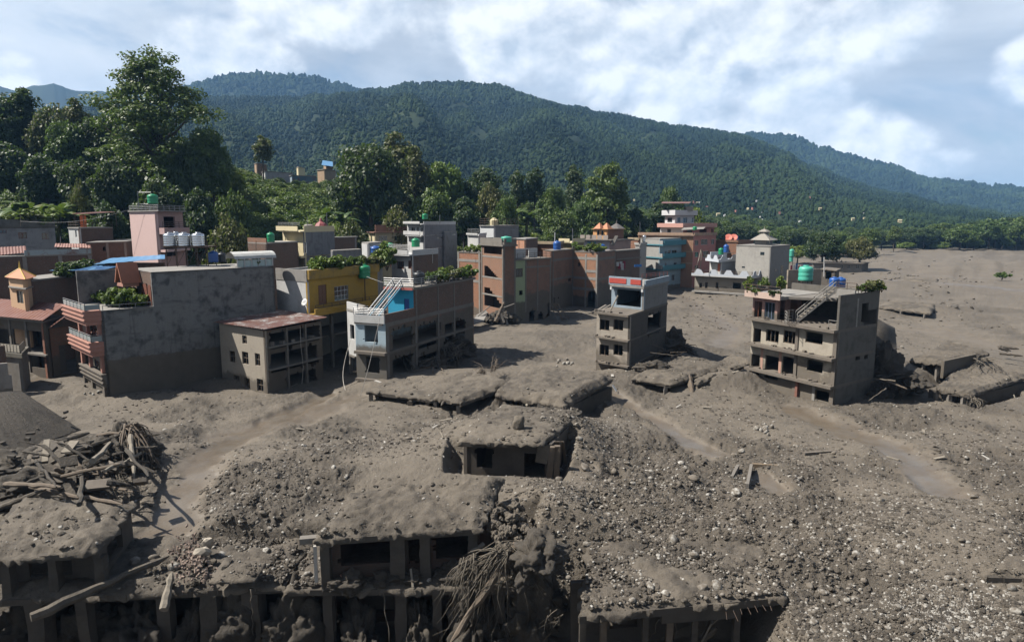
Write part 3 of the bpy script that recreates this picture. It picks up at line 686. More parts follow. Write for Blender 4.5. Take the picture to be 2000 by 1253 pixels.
# ------------------------------------------------------------------ houses
class House:
    def __init__(s, name, label, L, C, Rr, z0, cat='house', group=None):
        s.L, s.C, s.R = V3(L, 0), V3(C, 0), V3(Rr, 0); s.B = s.L + s.R - s.C; s.z0 = z0
        s.t = thing(name, label, cat, (s.C.x, s.C.y, z0), group)
        s.p = (s.C - s.L).normalized(); s.q = (s.C - s.R).normalized()
    def face(s, f):
        return {'l': (s.L, s.C), 'r': (s.C, s.R), 'b': (s.R, s.B), 'k': (s.B, s.L)}[f] if isinstance(f, str) else (V3(f[0], 0), V3(f[1], 0))
    def hit(s, f, px, row, off=0.0):
        A, Bp = s.face(f); d = (Bp - A).normalized(); n = Vector((d.y, -d.x, 0)); A = A + n * off
        r = Vector(ray(px, row)); cam_ = Vector((0, 0, CAMH)); t = (A - cam_).dot(n) / r.dot(n); P = cam_ + r * t
        return (P - A).dot(d), P.z
    def rect(s, f, x0, y0, x1, y1, off=0.0):
        ym, xm = (y0 + y1) / 2, (x0 + x1) / 2
        return (s.hit(f, x0, ym, off)[0], s.hit(f, x1, ym, off)[0], s.hit(f, xm, y1, off)[1], s.hit(f, xm, y0, off)[1])
    def zr(s, f, px, row): return s.hit(f, px, row)[1]
    def at(s, f, u, z=0.0, off=0.0):
        A, Bp = s.face(f); d = (Bp - A).normalized(); n = Vector((d.y, -d.x, 0)); q = A + d * u + n * off; return Vector((q.x, q.y, z))
    def len(s, f): A, Bp = s.face(f); return (Bp - A).length
    def wall(s, f, mat, z0, z1, holes=(), t=.23, name='wall', off=0.0, label=None):
        A, Bp = s.face(f); return MB().wall(A, Bp, z0, z1, t, holes, off).build(name, mat, s.t, label=label)
    def inset(s, l=0.0, r=0.0, b=0.0, k=0.0):
        """corner points with each side moved out by so many metres"""
        p, q = s.p, s.q
        return [s.L - p * k + q * l, s.C + p * r + q * l, s.R + p * r - q * b, s.B - p * k - q * b]
    def slab(s, z, th, mat, over=(0, 0, 0, 0), name='floor_slab', label=None):
        return MB().prism(s.inset(*over), z - th, z).build(name, mat, s.t, label=label)
    def shell(s, ml, mr, z0, z1, hl=(), hr=(), mb=None, t=.23):
        s.wall('l', ml, z0, z1, hl, t); s.wall('r', mr, z0, z1, hr, t)
        # the two rear walls butt between the front ones
        s.wall((s.R + s.q * 0, s.B), mb or mr, z0, z1, (), t); s.wall('k', mb or ml, z0, z1, (), t)
    def beam(s, f, z0, z1, mat, proud=.05, u0=None, u1=None, name='beam'):
        A, Bp = s.face(f); L = (Bp - A).length; a = s.at(f, 0 if u0 is None else u0); b = s.at(f, L if u1 is None else u1)
        return MB().ob(a, b, z0, z1, .18, proud).build(name, mat, s.t)
    def col(s, f, u, w, z0, z1, mat, proud=.06, name='column', th=.3):
        a = s.at(f, u - w / 2); b = s.at(f, u + w / 2); return MB().ob(a, b, z0, z1, th, proud).build(name, mat, s.t)
    def frame(s, f, us, zs, mat, w=.3, h=.3, z0=None, z1=None, pr=.05):
        z0 = min(zs) if z0 is None else z0; z1 = max(zs) if z1 is None else z1
        for u in us: s.col(f, u, w, z0, z1, mat, pr + .02)
        for z in zs: s.beam(f, z - h, z, mat, pr)
    def window(s, f, h, mat=None, nx=2, ny=1, pane=True, bar=.06, rec=.08, name='window'):
        A, Bp = s.face(f); u0, u1, z0, z1 = h; mb = MB(); mat = mat or M_WHITE
        def bx(a, b, c, e, of, th): mb.ob(s.at(f, a), s.at(f, b), c, e, th, of)
        bx(u0, u1, z1 - bar, z1, -rec, .08); bx(u0, u1, z0, z0 + bar, -rec, .08)
        for i in range(nx + 1):
            u = u0 + (u1 - u0 - bar) * i / nx; bx(u, u + bar, z0 + bar, z1 - bar, -rec, .08)
        for j in range(1, ny): z = z0 + (z1 - z0) * j / ny; bx(u0 + bar, u1 - bar, z - bar / 2, z + bar / 2, -rec - .003, .07)
        w = mb.build(name, mat, s.t)
        if pane: MB().ob(s.at(f, u0 + .01), s.at(f, u1 - .01), z0 + .01, z1 - .01, .02, -rec - .04).build('pane', M_GLASS, w)
        return w
    def door(s, f, h, mat, rec=.1, name='door'):
        u0, u1, z0, z1 = h; mb = MB(); mb.ob(s.at(f, u0), s.at(f, u1), z0, z1, .06, -rec)
        k = (u1 - u0); 
        for (a, b) in ((.12, .45), (.55, .88)):
            for (c, e) in ((.1, .45), (.52, .9)): mb.ob(s.at(f, u0 + k * a), s.at(f, u0 + k * b), z0 + (z1 - z0) * c, z0 + (z1 - z0) * e, .04, -rec + .02)
        return mb.build(name, mat, s.t)
    def sill(s, f, h, mat, name='sill'):
        return MB().ob(s.at(f, h[0] - .1), s.at(f, h[1] + .1), h[2] - .1, h[2] - .003, .25, .1).build(name, mat, s.t)
def rail(parent, pts, h, mat, bars=3, sp=1.5, r=.03, name='railing'):
    mb = MB(); pts = [Vector(p) for p in pts]
    for a, b in zip(pts[:-1], pts[1:]):
        L = (b - a).length; n = max(1, round(L / sp))
        for i in range(n + 1): p = a.lerp(b, i / n); mb.tube([p, p + Vector((0, 0, h))], r * 1.15, 5)
        for k in range(bars): z = Vector((0, 0, h * (k + 1) / bars)); mb.tube([a + z, b + z], r, 5)
    return mb.build(name, mat, parent)
def ragged(h, rs, k=7, s=.35):
    """a broken-out opening: the rectangle plus bites out of its edges"""
    u0, u1, z0, z1 = h; out = [h]
    for i in range(k):
        a = rs.uniform(u0, u1); w = rs.uniform(.15, .5) * s * 2
        e = rs.random()
        if e < .4: out.append((a - w / 2, a + w / 2, z1 - .05, z1 + rs.uniform(.1, s)))
        elif e < .6: out.append((a - w / 2, a + w / 2, z0 - rs.uniform(.1, s), z0 + .05))
        else:
            z = rs.uniform(z0, z1); v = rs.uniform(.2, .6) * s * 2
            if e < .8: out.append((u1 - .05, u1 + rs.uniform(.1, s), z - v / 2, z + v / 2))
            else: out.append((u0 - rs.uniform(.1, s), u0 + .05, z - v / 2, z + v / 2))
    return out
def tank(p, d, h, mat, label, group='water tanks', ribs=3, stand=0.0, name='water_tank'):
    r = d / 2; e = thing(name, label, 'water tank', p, group); p = Vector(p) + Vector((0, 0, stand)); pr = [(r * .97, 0)]
    n = ribs * 4
    for i in range(1, n): z = h * .80 * i / n; pr.append((r * (1.0 if i % 4 in (1, 2, 3) else .94), z))
    pr += [(r * .98, h * .82), (r * .86, h * .90), (r * .50, h * .94)]
    MB().lathe(pr, p, 22).build('body', mat, e, True); MB().lathe([(r * .42, h * .942), (r * .42, h * 1.0), (r * .3, h * 1.02)], p, 16).build('lid', mat, e, True)
    if stand:
        q = Vector(p) - Vector((0, 0, stand))
        for (a, b) in ((-1, -1), (1, -1), (1, 1), (-1, 1)): MB().tube([q + Vector((a * r * .7, b * r * .7, 0)), q + Vector((a * r * .7, b * r * .7, stand))], .05, 5).build('leg', M_STEELD, e)
        MB().box(q + Vector((0, 0, stand - .08)), r * 1.9, r * 1.9, .08).build('platform', M_STEELD, e)
    return e
def tank_at(px, row0, row1, Y, wpx, mat, label, **k):
    b = DP(px, row0, Y); h = ZR(row1, Y) - b.z; return tank(b, wpx / F * Y, h, mat, label, **k)
def sheet(name, label, cat, P, th, mat, n=(10, 10), corr=.0, sag=.0, parent=None, axis=0, group=None):
    """roofing or tarpaulin sheet over four corner points, with corrugations or sag"""
    P = [Vector(p) for p in P]; mb = MB(); nu, nv = n; top = []
    for j in range(nv + 1):
        for i in range(nu + 1):
            u, v = i / nu, j / nv; p = P[0] * (1 - u) * (1 - v) + P[1] * u * (1 - v) + P[2] * u * v + P[3] * (1 - u) * v
            k = i if axis == 0 else j
            p = p + Vector((0, 0, (corr if k % 2 else -corr) - sag * math.sin(PI * u) * math.sin(PI * v))); top.append(p)
    m = len(top); mb.v = top + [p - Vector((0, 0, th)) for p in top]; w = nu + 1
    for j in range(nv):
        for i in range(nu): a = j * w + i; mb.f.append((a, a + 1, a + w + 1, a + w)); mb.f.append((m + a, m + a + w, m + a + w + 1, m + a + 1))
    for i in range(nu): a = i; mb.f.append((a, m + a, m + a + 1, a + 1)); a = nv * w + i; mb.f.append((a, a + 1, m + a + 1, m + a))
    for j in range(nv): a = j * w; mb.f.append((a, a + w, m + a + w, m + a)); a = j * w + nu; mb.f.append((a, m + a, m + a + w, a + w))
    return mb.build(name, mat, parent, False, label, cat if parent is None else None, group)
# ================================================================== houses of the town
hr = random.Random(5)
BRK = brick('brick_caked', (.24, .11, .07), (.17, .08, .055), (.2, .17, .14), mud=6.6, wob=2.5, soft=.8, dirt=.4); PINK = plaster('salmon_plaster', (.42, .215, .165), None, .35, (.16, .09, .07))
GREYW = plaster('grey_render_wall', (.20, .197, .19), 3.9, 1.0, (.034, .034, .035), .95, .25, .5)
WHITEW = plaster('white_render', (.50, .50, .49), None, .35, (.2, .19, .18)); YELLOW = plaster('ochre_plaster', (.42, .26, .045), None, .3, (.14, .10, .04))
BEIGE = plaster('beige_plaster_muddy', (.33, .29, .235), 1.2, .4, (.16, .14, .11), .9, .8, 2.2)
BLUEW = plaster('pale_blue_plaster', (.36, .46, .52), 4.6, .3, (.2, .2, .19), .9, .8, 1.0); CYAN = plaster('bright_blue_plaster', (.03, .35, .56), None, .12)
BR_D = brick('brick_muddy', mud=2.5, wob=2.0, dirt=.4); BR = brick('brick_orange', (.34, .135, .07), (.23, .09, .05)); BR_M = brick('brick_half_muddy', (.30, .12, .065), (.20, .082, .05), mud=5.2, wob=3.0, soft=.6, dirt=.5)
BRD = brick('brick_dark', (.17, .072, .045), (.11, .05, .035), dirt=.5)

# ---- the long grey house on the left
Cg = W(212, 777); Rg = Vector((-28.4, 81.3, 0)); dv = (Rg - Cg).normalized(); Lg = Cg + Vector((-dv.y, dv.x, 0)) * 8.0
h = House('grey_house', 'long dark grey rendered house with pink balconies on its narrow left front', Lg, Cg, Rg, -1.0)
zt, zm = 9.0, 12.6; us = h.hit('r', 297, 560)[0]
ho = [h.rect('l', 172, 632, 200, 668), h.rect('l', 168, 702, 205, 738)]
h.wall('l', plaster('grey_front_muddy', (.24, .20, .17), 3.4, .5), -1, zt, ho); h.wall('r', GREYW, -1, zt, [], name='wall', label='long blank grey side wall, pale mud on its lower half')
A2 = h.at('r', us); B2 = h.L + (A2 - h.C)
gw = [h.rect('r', 477, 553, 523, 561)]
MB().wall(A2, h.R, zt, zm, .23, gw).build('upper_wall', GREYW, h.t); h.window('r', gw[0], plain('blue_frame', (.10, .25, .42), .5), 3, 1)
MB().wall(B2, A2 - (A2 - B2).normalized() * .232, zt, zm, .23, [(4.6, 6.6, zt, zt + 2.3)]).build('terrace_wall', BRD, h.t); h.wall('k', GREYW, -1, zm); h.wall('b', GREYW, -1, zm)
MB().prism([B2, A2, h.R, h.B], zm - .2, zm + .02).build('roof_slab', M_CONC, h.t); MB().prism([h.L, h.C, A2, B2], zt - .2, zt + .015).build('terrace_slab', M_CONC, h.t)
h.slab(5.9, .2, M_CONC, (-.3, -.3, -.3, -.3)); h.slab(2.7, .2, M_CONC, (-.3, -.3, -.3, -.3))
dW = h.len('l')
for (z, o) in ((zt + .05, 1.5), (5.85, 1.2), (2.5, .35)):           # projecting balconies with stepped pink mouldings
    for k, (dz0, dz1, ex) in enumerate(((-.12, .02, .16), (-.42, -.123, .05), (-.56, -.423, .14), (-.86, -.563, .02), (-1.0, -.863, .1), (-1.45, -1.003, -.12))):
        pts = [h.L + h.q * (o + ex) - h.p * ex, h.C + h.q * (o + ex) + h.p * ex * .6, h.C + h.q * .002 + h.p * ex * .6, h.L + h.q * .002 - h.p * ex]
        if z < 3: pts = [p for p in pts]
        MB().prism(pts, z + dz0, z + dz1).build('balcony_moulding', PINK if z > 3 else M_MUDC, h.t)
    if z > 3:
        g0 = h.L + h.q * (o - .1) + Vector((0, 0, z)); g1 = h.C + h.q * (o - .1) + Vector((0, 0, z)); g2 = h.C + h.q * .1 + Vector((0, 0, z))
        rail(h.t, [g0, g1, g2], .75, M_STEEL, 2, 1.4)
        gp = MB().ob(g0, g1, z + .1, z + .62, .02).ob(g1 + Vector((.0, 0, 0)), g2, z + .1, z + .62, .02).build('glass_panel', plain('railing_glass', (.22, .26, .26), .15, 0, .1, .7), h.t)
rail(h.t, [h.at('r', .2, zt + .03, -.1), h.at('r', us - .2, zt + .03, -.1)], .45, M_STEEL, 1, 1.6)
for u in (.4, dW * .42, dW - .5): h.col('l', u, .45, 2.6, 8.2, PINK, .3); h.col('l', u, .5, -1, 1.2, M_MUDC, .25)
for q in ho: h.window('l', q, M_WOODR if q[2] > 4 else M_WOOD, 3, 2)
# gabled shrine-like dormer and arched red doors on the terrace
gp_ = DP(247, 585, 76.0); gx = B2.lerp(A2, .50) + h.q * 1.3; gd = h.p; gn = h.q
def P3(a, b, z): v = gx + gd * a + gn * b; return Vector((v.x, v.y, z))
MB().prism([P3(-1.0, .6, 0), P3(1.0, .6, 0), P3(1.0, -1.0, 0), P3(-1.0, -1.0, 0)], zt + 2.0, zt + 2.35).build('dormer_base', PINK, h.t)
gm = MB()
for sg in (-1, 1): gm.hexa([P3(sg * 1.25, .75, zt + 2.352), P3(sg * 1.05, .75, zt + 2.352), P3(sg * 1.05, -1.2, zt + 2.352), P3(sg * 1.25, -1.2, zt + 2.352), P3(sg * .1, .75, zt + 4.5), P3(-sg * .06, .75, zt + 4.35), P3(-sg * .06, -1.2, zt + 4.35), P3(sg * .1, -1.2, zt + 4.5)])
gm.build('gable_roof', plain('clay_tile', (.27, .105, .06), .8), h.t); MB().poly([P3(-.9, .3, zt + 2.36), P3(.9, .3, zt + 2.36), P3(0, .3, zt + 4.2)]).poly([P3(.9, .1, zt + 2.36), P3(-.9, .1, zt + 2.36), P3(0, .1, zt + 4.2)]).build('gable_wall', plaster('cream_plaster', (.52, .42, .28), None, .2), h.t)
for a in (-.9, .9): MB().tube([P3(a, .4, zt), P3(a, .4, zt + 2.0)], .1, 6).build('dormer_post', M_WOODR, h.t)
tw = (B2, A2)
for (u0, u1) in ((4.9, 6.5), (6.75, 7.7)):
    am = MB(); n = 8; zb = zt + .02; pts = [tw[0] + (tw[1] - tw[0]).normalized() * u for u in (u0, u1)]
    d_ = (tw[1] - tw[0]).normalized(); nn = Vector((d_.y, -d_.x, 0)); w = u1 - u0; pr = [(0, 0), (w, 0)] + [(w / 2 + w / 2 * math.cos(PI * i / n), 1.5 + .75 * math.sin(PI * i / n)) for i in range(n + 1)]
    f3 = [tw[0] + d_ * (u0 + a) + nn * .06 + Vector((0, 0, zb + b)) for a, b in pr]; bk = [p - nn * .1 for p in f3]; am.poly(f3); am.poly(bk[::-1])
    for i in range(len(pr)): j = (i + 1) % len(pr); am.quad(f3[i], bk[i], bk[j], f3[j])
    am.build('arched_door', M_WOODR, h.t)
for i in range(26):
    p = h.C.lerp(B2, 0) + (h.L - h.C) * hr.uniform(.15, .95) + (A2 - h.C) * hr.uniform(.35, .9); plant((p.x, p.y, zt + .02), hr.uniform(.9, 1.9), hr.choice('ggyyd'), 'leafy potted plant on the terrace of the long grey house', 'plants on the grey house terrace')
# on its flat roof: steel tank frame, tanks, shelter
fr = thing('steel_stand', 'rusty steel frame carrying four steel tanks on the grey house roof', 'frame', h.at('r', 9, zm + .02, -3))
c0 = DP(322, 520, 80); c1 = DP(402, 520, 80); zf = ZR(483, 80); fm = MB()
for i in range(5):
    for d_ in (0, 2.2):
        p = c0.lerp(c1, i / 4) + Vector((.3, d_, 0)); MB().tube([(p.x, p.y, zm), (p.x, p.y, zf + 1.0 if i in (0, 4) else zf)], .05, 5).build('leg', M_STEELD, fr)
for i in range(4):
    a = c0.lerp(c1, i / 4) + Vector((.3, 0, 0)); b = c0.lerp(c1, (i + 1) / 4) + Vector((.3, 0, 0)); MB().tube([(a.x, a.y, zm + .1), (b.x, b.y, zf)], .03, 4).build('brace', M_STEELD, fr)
for d_ in (0, 2.2): MB().tube([(c0.x, c0.y + d_, zf), (c1.x + .5, c1.y + d_, zf)], .06, 5).build('rail', M_STEELD, fr)
MB().prism([(c0.x, c0.y - .2), (c1.x + .4, c1.y - .2), (c1.x + .4, c1.y + 2.4), (c0.x, c0.y + 2.4)], zf + .06, zf + .12).build('deck', M_STEELD, fr)
for i, px in enumerate((333, 361, 388)):
    tank(DP(px, 483, 80.6) + Vector((0, 0, .14)), 1.45, 1.6, M_TANKS, ['polished steel tank at the left end of the tank frame', 'polished steel tank in the middle of the tank frame', 'polished steel tank at the right end of the tank frame'][i], 'steel tanks on the grey house', 5)
tank(DP(345, 483, 82.2) + Vector((0, 0, .14)), 1.35, 1.7, M_TANKS, 'polished steel tank standing behind the other three on the frame', 'steel tanks on the grey house', 5)
tank(DP(417, 512, 82), 1.15, 1.35, M_TB, 'blue tank beside the steel tank frame on the grey house'); tank(DP(434, 512, 83), .95, 1.2, M_TK, 'small black tank right of the blue one on the grey house')
bs = thing('roof_shelter', 'glazed shelter with rounded white roof at the grey house roof edge', 'shelter', DP(500, 522, 80)); q0 = h.at('r', h.hit('r', 467, 520)[0], zm + .03, -.4); q1 = h.at('r', h.hit('r', 536, 520)[0], zm + .03, -.4); nb = Vector((-(q1 - q0).y, (q1 - q0).x, 0)).normalized()
for i in range(6): p = q0.lerp(q1, i / 5); MB().box((p.x, p.y, zm + .03), .1, .1, 1.0).build('post', M_WHITE, bs)
MB().ob(q0, q1, zm + .03, zm + .85, .02, -.06).build('glazing', plain('pale_glass', (.35, .42, .40), .2, 0, .2, .6), bs)
rm = MB(); k = 8
for i in range(k):
    a0, a1 = PI * i / k, PI * (i + 1) / k; f = lambda e, a, o: e + nb * (1.0 - 1.2 * math.cos(a)) + Vector((0, 0, 1.0 + .75 * math.sin(a) + o))
    e0 = q0 - (q1 - q0).normalized() * .4; e1 = q1 + (q1 - q0).normalized() * .4
    rm.quad(f(e0, a0, 0), f(e1, a0, 0), f(e1, a1, 0), f(e0, a1, 0)); rm.quad(f(e0, a1, -.06), f(e1, a1, -.06), f(e1, a0, -.06), f(e0, a0, -.06))
rm.build('barrel_roof', plaster('white_dirty_sheet', (.55, .55, .53), None, .4), bs)
for i in range(5): p = h.at('r', hr.uniform(13, 17.5), zm + .02, -hr.uniform(.8, 2)); plant(p, hr.uniform(.6, 1.1), hr.choice('gy'), 'small plant on the grey house roof near the shelter', 'plants on the grey house roof')

# ---- ochre house with the roof garden
L_, C_, R__ = XY(541, 84.5, 9), XY(601, 80.5, 9), XY(738, 93, 9)
h = House('ochre_house', 'ochre and white house with leafy roof garden over a dark open ground floor', L_, C_, R__, -.5)
zt = ZR(531, 80.5); zb = ZR(612, 80.5)
hl = [h.rect('r', 622, 556, 638, 594), h.rect('r', 653, 558, 681, 586)]
h.wall('l', WHITEW, 0, zt - 1.2); h.wall('l', M_CONC, zt - 1.2, zt + .2, (), .23, 'parapet', .06); h.wall('r', YELLOW, zb, zt - .2, hl); h.wall('r', plaster('ochre_dirty', (.38, .24, .05), None, .8), zt - .9, zt + .2, (), .5, 'parapet', .35); h.wall('b', YELLOW, -.5, zt); h.wall('k', WHITEW, -.5, zt)
h.slab(zt - .25, .2, M_CONC, (-.3, -.3, -.3, -.3), 'roof_slab'); h.slab(zb, .3, YELLOW, (-.01, 1.1, 0, 0), 'balcony_slab'); h.slab(zb - 3.2, .25, M_CONCD, (-.3, -.4, -.3, -.3))
h.door('r', hl[0], plain('brown_door', (.13, .06, .03), .6)); h.window('r', hl[1], M_WHITE, 4, 3)
rail(h.t, [h.at('r', .1, zb, 1.0), h.at('r', h.len('r') - .3, zb, 1.0)], 1.0, M_STEELD, 3)
h.beam('r', zb + .003, zb + .55, YELLOW, 1.08, .003, h.len('r') - 3)
for u in (.3, 4.2, 8.3, 12.5): h.col('r', u, .4, -.5, zb - .3, M_CONCD, 0)
for i in range(34):
    u = hr.uniform(.2, h.len('r') - .2); p = h.at('r', u, zt - .2, hr.uniform(-2.6, .15)); plant(p, hr.uniform(.9, 1.75), hr.choice('yygyo'), 'bright green shrub in the roof garden of the ochre house', 'roof garden shrubs on the ochre house')
tank(h.at('r', h.hit('r', 705, 548)[0], ZR(549, 84.5), .6), 1.55, 1.75, M_TG, 'bright green tank at the front edge of the ochre house', 'water tanks', 3, 0)
bp = h.at('r', h.hit('r', 705, 548)[0], 0, .6); lg = thing('steel_pole', 'thin steel pole carrying the bright green tank of the ochre house', 'pole', (bp.x, bp.y, zb)); MB().tube([(bp.x, bp.y, zb), (bp.x, bp.y, ZR(549, 84.5) - .05)], .07, 6).build('shaft', M_STEELD, lg); MB().box((bp.x, bp.y, ZR(549, 84.5) - .06), 1.2, 1.2, .055).build('plate', M_STEELD, lg)
dp = DP(596, 591, 79.5); ds = thing('satellite_dish', 'white satellite dish on the corner of the ochre house', 'satellite dish', dp)
m = MB().lathe([(.03, 0), (.25, .04), (.45, .14), (.46, .15), (.25, .06), (.03, .02)], (0, 0, 0), 16); qd = Vector((-.5, -.8, .45)).to_track_quat('Z', 'Y'); m.v = [(qd @ Vector(v)) + dp for v in m.v]; m.build('reflector', M_WHITE, ds, True)
MB().tube([dp + qd @ Vector((0, 0, .1)), dp + qd @ Vector((0, -.1, .55))], .025, 4).build('feed_arm', M_STEEL, ds); MB().tube([dp - Vector((0, 0, .05)), dp + Vector((.25, .1, -.6))], .03, 4).build('mount', M_STEEL, ds)

# ---- house with the lean-to tin roof, its right side torn open
L_, C_, R__ = W(435, 745), W(523, 768), W(632, 738)
h = House('torn_open_house', 'beige house with tin roof, right side torn open to bare floors', L_, C_, R__, -1)
zt = 6.9; hl = [h.rect('l', *r) for r in ((473, 655, 482, 671), (448, 685, 459, 707), (473, 687, 485, 711), (498, 690, 508, 714), (457, 733, 468, 752), (478, 738, 488, 760), (502, 740, 514, 764))]
h.wall('l', BEIGE, -1, zt - .25, hl)
for q in hl: h.window('l', q, M_WOOD, 2, 2, False, .05, .12)
rs2 = random.Random(3); op = [h.rect('r', 528, 643, 624, 673), h.rect('r', 529, 682, 620, 718), h.rect('r', 560, 726, 618, 765)]
h.wall('r', BRK, -1, zt - .25, sum([ragged(q, rs2, 12, .4) for q in op], [])); h.wall('b', BRK, -1, zt - .25); h.wall('k', BRK, -1, zt - .25)
for row in (676, 720): z = h.zr('r', 528, row); h.slab(z, .18, M_CONCD, (-.25, .25, -.2, -.2))
for u in (2.9, 5.6): h.col('r', u, .22, -1, zt - .3, M_CONCD, .1)
ov = h.inset(.5, .6, .4, .3); sheet('tin_roof', None, None, [V3(ov[0], zt - .05), V3(ov[1], zt + .08), V3(ov[2], zt + .22), V3(ov[3], zt + .35)], .04, corrug('rusty_tin', (.42, .42, .40), .75, (.15, .06, .04)), (44, 6), .035, .12, h.t)
for i in range(5): p = h.at('r', 1 + i * 1.4, h.zr('r', 528, 676), -.1); MB().box(p, hr.uniform(.3, .7), hr.uniform(.3, .5), hr.uniform(.2, .45), hr.uniform(0, 3)).build('rubble_block', M_CONCD, h.t)
MB().tube([h.at('r', 4.6, zt - .4, .3), h.at('r', 4.4, 4.5, .5), h.at('r', 4.7, 2, .4), h.at('r', 4.2, .2, .6)], .03, 4).build('hanging_cable', M_ROPE, h.t)

# ---- pale blue house in the middle
C_ = Vector((-13.6, 72.5, 0)); L_ = Vector((-17.2, 74.0, 0)); R__ = Vector((-5.2, 91.6, 0))
h = House('pale_blue_house', 'pale blue house with bright blue roof terrace room and brick upper side', L_, C_, R__, -1.5)
zt = ZR(632, 72.5); z1 = ZR(688, 72.5); uq = h.hit('r', 811, 590)[0]; zu = h.zr('r', 811, 561)
wl = [h.rect('l', 712, 636, 738, 668), h.rect('l', 715, 697, 741, 728)]
h.wall('l', BLUEW, -1.5, zt, ragged(wl[0], rs2, 3, .25) + ragged(wl[1], rs2, 4, .2)); h.wall('k', BLUEW, -1.5, zt); h.wall('b', BR_D, -1.5, zu)
ro = [h.rect('r', 767, 641, 806, 680), h.rect('r', 817, 632, 859, 676), h.rect('r', 767, 696, 806, 750), h.rect('r', 815, 690, 862, 738), h.rect('r', 869, 628, 908, 668), h.rect('r', 872, 680, 905, 720)]
h.wall('r', BRK, -1.5, zt - .4, sum([ragged(q, rs2, 12, .5) for q in ro], [])); h.wall('r', M_CONCD, zt - .4, zt + .05, (), .3, 'beam', .04)
for (u, w_) in ((.3, .4), (uq, .4), (uq + 5.2, .35), (uq + 9.3, .35)): h.col('r', u, w_, -1.5, zt - .41, M_CONCD, .08)
h.wall('l', WHITEW, zt, zt + .85, (), .2, 'parapet', .25); Lu, Cu = h.L + (h.at('r', uq) - h.C), h.at('r', uq)
h.wall((h.C, Cu), BRD, zt + .05, zt + 1.0, (), .2, 'parapet'); h.slab(zt + .04, .25, M_CONC, (.2, -.31, 0, 0), 'terrace_slab'); h.slab(z1, .3, M_MUDC, (.55, .15, -.2, -.1), 'ledge_slab'); h.slab(ZR(742, 72.5), .3, M_MUDC, (.5, .15, -.2, -.1), 'ledge_slab')
h.wall((Cu, h.R), BRD, zt + .05, zu - .25, (), .23, 'upper_wall'); dr = (2.4, 3.1, zt + .06, zt + 2.0)
h.wall((Lu, Cu - h.p * .232), CYAN, zt + .05, zu - .25, [dr], .23, 'terrace_room_wall'); h.door((Lu, Cu), dr, plain('blue_door', (.012, .06, .25), .5)); h.wall((h.B, Lu), BRD, zt + .05, zu - .25, (), .23, 'upper_wall')
MB().prism([Lu + h.q * .5, Cu + h.q * .5 + h.p * .15, h.R + h.p * .2 - h.q * .3, h.B - h.q * .3], zu - .25, zu + .02).build('roof_slab', M_CONCD, h.t); MB().ob(Lu + h.q * .503, Cu + h.q * .503, zu - .3, zu - .02, .06, .05).build('roof_fascia', plain('faded_red', (.36, .11, .09), .7), h.t)
for u in (uq + .2, uq + 5.2, uq + 9.3): h.col('r', u, .3, zt + .06, zu - .26, M_CONCD, .05)
a = h.L + h.q * .2; b = h.C + h.q * .2; rail(h.t, [V3(a, zt + .85), V3(b, zt + .85)], .75, M_STEEL, 4, 1.4, .035); rail(h.t, [V3(Lu + h.q * .4, zu), V3(Cu + h.q * .4 + h.p * .1, zu), V3(h.R + h.p * .1, zu)], 1.0, M_STEEL, 4, 1.6, .04)
st = MB(); s0 = h.L.lerp(h.C, .35) - h.q * 1.2; s1 = h.L.lerp(h.C, .45) - h.q * (uq - .1)
for k, o in enumerate((-.55, .55)):
    a = V3(s0 + h.p * o, zt + .1); b = V3(s1 + h.p * o, zu); MB().tube([a + Vector((0, 0, 1.0)), b + Vector((0, 0, 1.0))], .07, 6).build('stair_rail', M_WHITE, h.t); MB().tube([a + Vector((0, 0, .5)), b + Vector((0, 0, .5))], .06, 6).build('stair_rail', M_WHITE, h.t)
    MB().hexa([a, a + h.p * .06, b + h.p * .06, b, a + Vector((0, 0, .25)), a + h.p * .06 + Vector((0, 0, .25)), b + h.p * .06 + Vector((0, 0, .25)), b + Vector((0, 0, .25))]).build('stringer', plain('blue_metal', (.05, .25, .38), .5), h.t)
for i in range(12):
    f = (i + .5) / 12; c = s0.lerp(s1, f); MB().box((c.x, c.y, zt + .1 + (zu - zt - .1) * f + .1), 1.0, .28, .04, math.atan2(h.p.y, h.p.x)).build('tread', M_STEELD, h.t)
sw = House('blue_house_annex', 'narrow white annex on the left of the pale blue house', XY(679, 79.5, 5), XY(699, 77.0, 5), XY(720, 82, 5), -.5); zz = ZR(607, 77); sw.shell(WHITEW, WHITEW, 2.2, zz, [sw.rect('l', 684, 634, 692, 662)]); sw.slab(zz, .25, M_CONC, (.1, .1, 0, 0), 'roof_slab'); sw.slab(2.4, .25, M_CONCD, (.1, .1, 0, 0))
sw.wall('l', WHITEW, zz + .003, zz + .8, (), .15, 'parapet'); sw.col('l', .3, .3, -.5, 2.15, M_CONCD, 0); sw.col('r', 2.5, .3, -.5, 2.15, M_CONCD, 0)
tank(V3(Cu + (h.R - h.C).normalized() * 3.2 - h.p * 1.4, zu + .03), 1.4, 1.55, M_TK, 'black tank on the roof of the pale blue house')
for i in range(26):
    p = Cu.lerp(h.R, hr.uniform(.35, 1.02)) - h.p * hr.uniform(-.15, 1.6); plant((p.x, p.y, zu), hr.uniform(.8, 1.7), hr.choice('gyood'), 'plant overgrowing the roof edge of the pale blue house', 'roof plants on the pale blue house')
